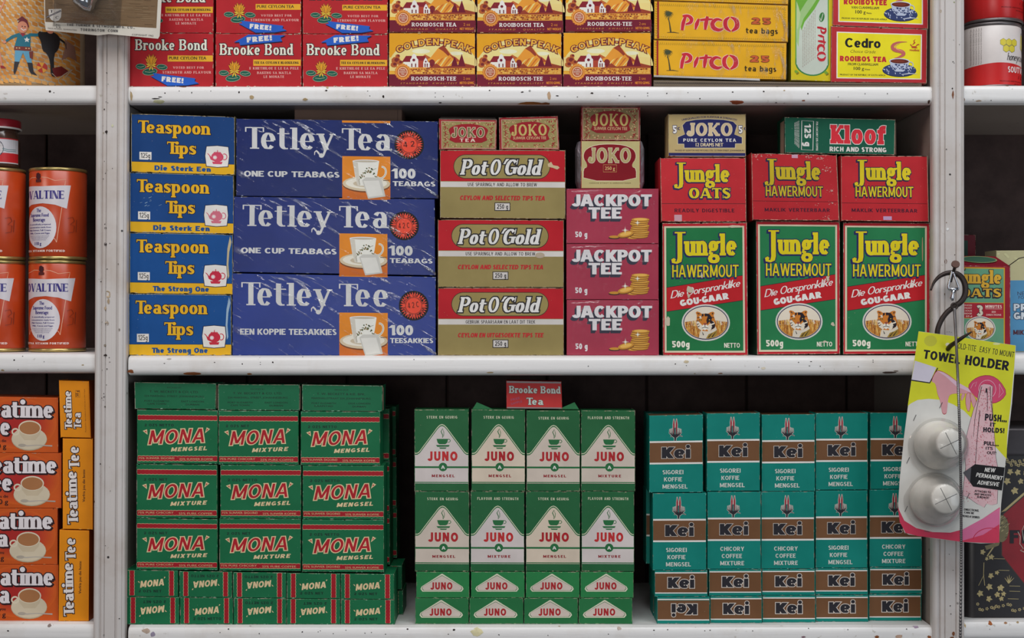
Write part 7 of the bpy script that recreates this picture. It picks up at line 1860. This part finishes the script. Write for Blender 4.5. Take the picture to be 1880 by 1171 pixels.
# ---- towel holder card
YC = -.036
co = empty('hanging_card', W3(1745, 635, YC), 'yellow, white and pink card with two white rubber cups in blisters, on the hook', 'card')
L0 = Vector(co.location)
out = [(1687, 608), (1742, 615.5), (1865, 634), (1862.5, 680), (1858, 740), (1851, 800), (1845, 860), (1838, 925), (1834, 994), (1826, 997), (1800, 997.5), (1766, 994.5), (1720, 989), (1690, 984), (1668, 981), (1660, 976), (1652, 950), (1649, 925), (1652, 880), (1660, 800), (1673, 700)]
cardm = card((206, 204, 198), .4, .2); cp = plate('card', out, YC, .0006, [cardm], co, L0)
A = Art(1880, 1171, (-1640 * 5.854, -600 * 5.854, 5.854)); Y_ = (206, 206, 44); PK = (206, 150, 156); HP = (198, 70, 104); RO = (160, 40, 44)
A.part('yellow_field'); A.poly([(272, 48), (596, 92), (1314, 200), (1300, 420), (1262, 830), (1225, 1150), (1218, 1420), (1100, 1290), (1000, 1180), (860, 1000), (760, 900), (640, 830), (520, 785), (380, 772), (260, 785), (190, 822), (155, 850), (195, 575)], Y_)
A.ell(400, 150, 70, 60, (186, 184, 60), n=14); A.ell(585, 190, 24, 20, (214, 208, 180), n=12); A.ell(1110, 182, 40, 12, (214, 214, 150), n=10)
A.part('lettering'); A.T(690, 232, 612, 62, 'OLD-TITE  EASY TO MOUNT', INK, SKIN, ang=9.2, trk=.13)
A.T(316, 338, 402, 96, 'TOWEL', INK, dict(T=.27, t=.2, s=0, X=.7), ang=9, trk=.09); A.T(764, 404, 480, 104, 'HOLDER', INK, dict(T=.27, t=.2, s=0, X=.7), ang=8.2, trk=.08)
A.part('hand_drawing')
A.poly([(232, 362), (462, 436), (392, 596), (196, 570)], (200, 194, 206)); A.line([(478, 440), (392, 602), (192, 572)], [12, 14, 12], INK)
hand = [(462, 468), (520, 478), (600, 520), (690, 592), (760, 640), (830, 664), (1000, 664), (996, 716), (860, 718), (740, 716), (620, 716), (590, 760), (582, 860), (574, 930), (530, 936), (516, 860), (506, 790), (474, 720), (462, 640), (446, 600), (404, 590)]
A.spoly([(p[0] + (p[0] - 620) * .012, p[1] + (p[1] - 680) * .03) for p in hand], RO); A.spoly(hand, PK); A.poly([(470, 470), (540, 488), (690, 594), (830, 672), (996, 668), (996, 690), (820, 700), (680, 640), (560, 530)], (214, 180, 196))
for pts in ([(735, 725), (770, 722), (735, 800)], [(792, 728), (826, 730), (816, 890), (796, 880), (784, 800)], [(830, 728), (860, 740), (886, 800), (866, 880)]): c_ = (sum(p[0] for p in pts) / len(pts), sum(p[1] for p in pts) / len(pts)); A.spoly([(c_[0] + (p[0] - c_[0]) * 1.7, c_[1] + (p[1] - c_[1]) * 1.3) for p in pts], RO, 1); A.spoly([(c_[0] + (p[0] - c_[0]) * 1.45, c_[1] + (p[1] - c_[1]) * 1.24) for p in pts], PK, 1)
A.part('pink_cup_drawing')
lens = lambda e: [(800 - e, 640), (860, 566 - e), (960, 524 - e), (1060, 526 - e), (1150, 585 - e), (1220 + e, 705), (1170, 780 + e), (1080, 822 + e), (1000, 800 + e), (900, 770), (850, 720)]
A.spoly(lens(6), (150, 30, 60), 1); A.spoly(lens(0), HP, 1); A.ring(1010, 670, 92, 98, 5, (214, 170, 186)); A.ring(1010, 670, 60, 66, 4, (150, 30, 60))
A.line([(832, 660), (856, 610), (898, 590), (880, 640)], 4, (214, 170, 186)); A.line([(1140, 612), (1185, 700), (1130, 760), (1145, 700), (1138, 615)], 4, (214, 170, 186))
A.part('towel_drawing'); r = random.Random(2)
tw = [(940, 630), (975, 614), (1040, 622), (1068, 640), (1060, 760), (1066, 900), (1075, 1020), (1100, 1400), (1130, 1560), (1115, 1900), (1060, 1915), (1000, 1900), (975, 1940), (900, 1900), (800, 1830), (745, 1810), (780, 1500), (760, 1300), (810, 1080), (860, 900), (905, 780), (920, 700)]
A.poly([(p[0] + (4 if p[0] > 940 else -4), p[1]) for p in tw], INK); A.poly(tw, (214, 176, 180))
A.step = .15
for i in range(420):
    y = r.uniform(640, 1880); t = (y - 640) / 1240; xl = 935 - 190 * min(1, t * 1.3); xr = 1062 + 55 * min(1, t * 1.5); x = r.uniform(xl + 8, xr - 8); A.line([(x, y), (x + r.uniform(-9, 9), y + r.uniform(5, 14))], 4.4, (186, 80, 96))
A.step = 1.0
for pts in ([(950, 640), (920, 760), (880, 960), (860, 1180)], [(1005, 660), (1012, 780), (1010, 900)], [(1040, 640), (1045, 760), (1062, 900), (1068, 1010)], [(930, 900), (900, 1200), (880, 1500)]): A.line(pts, [7, 5, 5, 3][:len(pts)], INK)
A.line([(1000, 660), (996, 706)], 12, INK)
A.fr = (-1630 * 3.66, -700 * 3.66, 3.66)
A.part('pink_sweep'); A.poly([(66, 845), (110, 935), (190, 985), (300, 1012), (420, 1016), (520, 990), (640, 920), (752, 845), (748, 1082), (700, 1086), (500, 1078), (330, 1055), (200, 1038), (120, 1018), (80, 945)], (204, 60, 88)); A.poly([(500, 996), (640, 920), (750, 850), (748, 960), (640, 1030), (500, 1070)], (212, 110, 150))
A.ring(690, 1075, 120, 90, 5, (190, 40, 70), a0=190, a1=290)
A.part('black_arrow'); A.poly([(505, 612), (585, 556), (785, 578), (766, 732), (572, 706)], (26, 24, 26)); A.poly([(505, 612), (560, 574), (552, 680)], (90, 88, 92))
A.part('lettering'); BT = dict(T=.2, t=.17, s=0, X=.7)
A.T(648, 606, 70, 28, 'NEW', WHT, BT, ang=4, slant=.2); A.T(590, 640, 178, 28, 'PERMANENT', WHT, BT, ang=8, slant=.2); A.T(598, 690, 145, 27, 'ADHESIVE', WHT, BT, ang=6, slant=.2)
A.T(650, 262, 148, 46, 'PUSH...', INK, BOLD, ang=5); A.T(686, 302, 36, 26, 'IT', INK, BOLD, ang=4); A.T(640, 340, 142, 33, 'HOLDS!', INK, BOLD, ang=3)
A.T(644, 428, 100, 27, 'PULL...', INK, BOLD, ang=4); A.B(658, 458, 46, 20, "IT'S", INK, ang=3, bold=1); A.B(666, 488, 60, 20, 'OUT!', INK, ang=3, bold=1)
for s_, x, y, w in (('ATTACHES TO', 582, 742, 110), ('ANY SMOOTH', 580, 762, 112), ('SURFACE!', 598, 782, 80), ('DIRECTIONS.', 512, 866, 100), ('CAN BE', 512, 886, 66), ('MOVED IF DESIRED.', 500, 910, 118)): A.B(x, y, w, 14, s_, INK, ang=5, bold=.8)
A.part('staple')
for x, y in ((180, 244), (356, 160), (135, 530), (122, 856), (262, 1008), (538, 770)): A.line([(x - 9, y + 20), (x + 10, y - 20)] if y < 1000 else [(x - 18, y - 4), (x + 18, y + 4)], 4, (80, 76, 80))
def mpc(u, v, l):
    y = YC - 4e-5 - EPS * l; k = (D + YC) / D
    return np.stack([(u - CX) * P * k, y, ZC + (CY - v) * P * k], 1) - np.array(L0)
realize(A, mpc, cp, wear=.1)
RUB = plain('white_rubber', (222, 218, 210), .35, spec=.5, var=.03); BLIS = film('blister_plastic', .03, .7, 14, strength=.14, white=.07, smooth=True)
for i, (b0, c0, rb, rc) in enumerate((((1723, 817), (1746, 814), 45, 24.5), ((1715, 917), (1737, 916), 45, 25))):
    A0 = W3(*b0, YC - .001); A1 = W3(*c0, YC - .052); ax = (A1 - A0); h = ax.length; M = Matrix.Translation(A0 - L0) @ ax.to_track_quat('Z', 'Y').to_matrix().to_4x4()
    kk = P * .98
    def lat(nm, pr, mat, par=None, sm=True):
        V, F = lathe([(r_ * kk, z * h) for r_, z in pr], 48); V = [M @ Vector(v) for v in V]; return link_mesh(nm, V, F, [mat], parent=par or co, smooth=sm)
    cup = lat('rubber_cup', [(rb, 0), (rb, .05), (rb - 3, .1), (rb - 6, .14), (rb - 9, .3), (rb - 14, .45), (rc + 5, .52), (rc + 3, .6), (rc + 1.5, .9), (rc, .98), (rc - 1.5, 1.0), (.01, 1.0)], RUB)
    lines = []
    for a in (25, 115):
        d = Vector((math.cos(math.radians(a)), math.sin(math.radians(a)), 0)) * (rc - 3) * kk; s_ = Vector((-d.y, d.x, 0)).normalized() * .0004
        lines += [M @ (d + s_ + Vector((0, 0, h + 1e-4))), M @ (d - s_ + Vector((0, 0, h + 1e-4))), M @ (-d - s_ + Vector((0, 0, h + 1e-4))), M @ (-d + s_ + Vector((0, 0, h + 1e-4)))]
    link_mesh('slit', lines, [(0, 1, 2, 3), (4, 5, 6, 7)], [plain('slit_grey', (90, 88, 86), .6)], parent=cup)
    lat('blister', [(rb + 11, .0), (rb + 6, .03), (rb + 4, .1), (rb + 2, .3), (rb - 4, .42), (rb - 9, .55), (rc + 6, .62), (rc + 4, 1.0), (rc + 1, 1.04), (.01, 1.05)], BLIS)
# ---- hardware card, upper corner
YD = -.030
co = empty('hardware_card', W3(200, 20, YD), 'white edged wood-grain hardware card with clear blister hung over the white upright', 'card'); L0 = Vector(co.location)
cp = plate('card', [(76, -190), (306, -176), (293, 66), (290, 71), (200, 62.5), (180, 65), (84, 55.5), (82, 40)], YD, .0007, [card((206, 200, 188), .5, .4)], co, L0)
A = Art(1880, 1171, (0, 0, 4.685)); A.part('wood_grain_print'); A.poly([(372, -870), (1400, -810), (1345, 242), (390, 188)], (116, 92, 66)); r = random.Random(4)
A.step = .1
for i in range(520):
    y = r.uniform(-840, 225); x = r.uniform(390, 1250); l = r.uniform(30, 150); x1 = min(x + l, 1335); 
    if y > 180 + (x - 390) * .055: continue
    A.line([(x, y), ((x + x1) / 2, y + (x1 - x) * .03), (x1, y + (x1 - x) * .05)], r.uniform(1.5, 3.6), r.choice([(92, 70, 50), (134, 108, 78), (104, 84, 62), (150, 128, 98)]))
A.step = 1.0; A.part('shield_emblem'); sh_ = [(418, 80), (530, 76), (526, 150), (505, 178), (472, 188), (440, 170), (422, 140)]; A.poly(sh_, (196, 192, 186)); A.line([(400, 150), (526, 92)], 14, (70, 66, 70)); A.line([(400, 150), (526, 92)], 6, (130, 126, 130)); A.T(430, 110, 34, 24, 'T', (60, 56, 60), SER); A.T(478, 162, 30, 22, 'C', (60, 56, 60), SER)
A.part('lettering')
A.T(575, 222, 585, 20, 'THE TURNER & SEYMOUR MFG. CO.,', (84, 80, 80), SANS, ang=2.4, trk=.25); A.T(692, 266, 322, 22, 'TORRINGTON  CONN', (84, 80, 80), SANS, ang=2, trk=.22); A.B(1135, 305, 185, 15, 'COPYRIGHT 1962', (90, 84, 84), ang=3); A.B(484, 222, 40, 18, 'No.', (84, 80, 80), ang=3); A.B(412, 248, 250, 12, 'MADE IN U.S.A.  GUARANTEED', (120, 112, 110), ang=4); A.B(486, 240, 36, 14, '12', (84, 80, 80), ang=3)
def mpd(u, v, l):
    y = YD - 4e-5 - EPS * l; k = (D + YD) / D
    return np.stack([(u - CX) * P * k, y, ZC + (CY - v) * P * k], 1) - np.array(L0)
realize(A, mpd, cp, wear=.2)
V, F = lathe([(.0001, -.004), (.009, -.0035), (.0145, 0), (.0155, .006), (.013, .012), (.011, .03), (.012, .05), (.0001, .052)], 32)
M = Matrix.Translation(W3(148, 8, YD - .019) - L0) @ Matrix.Rotation(math.radians(35), 4, 'Y') @ Matrix.Rotation(math.radians(-12), 4, 'X')
link_mesh('chrome_fitting', [M @ Vector(v) for v in V], F, [plain('chrome', (206, 208, 214), .12, metal=1.0)], parent=co, smooth=True)
n = 16; m_ = 12; V = []; F = []
for j in range(m_ + 1):
    for i in range(n + 1):
        u, v = i / n * 2 - 1, j / m_ * 2 - 1; px = 165 + u * 62 - v * 6; py = -40 + v * 88; hgt = .045 * (max(0, 1 - u ** 4) * max(0, 1 - v ** 4)) ** .6 * (1 - .25 * v)
        V.append(W3(px, py, YD) - L0 + Vector((0, -.0008 - hgt, 0)))
for j in range(m_):
    for i in range(n): a = j * (n + 1) + i; F.append((a, a + n + 1, a + n + 2, a + 1))
link_mesh('blister', V, F, [film('blister_plastic_b', .03, .6, 20, strength=.3, white=.03, smooth=True)], parent=co, smooth=True)
V, F = tube([W3(196, -150, .0), W3(196, -152, YD - .006)], .0015, 8); o = empty('iron_nail', W3(196, -150, 0), 'iron nail above the picture holding the wood-grain hardware card', 'nail'); link_mesh('shank', [v - Vector(o.location) for v in V], F, [IRON], parent=o)
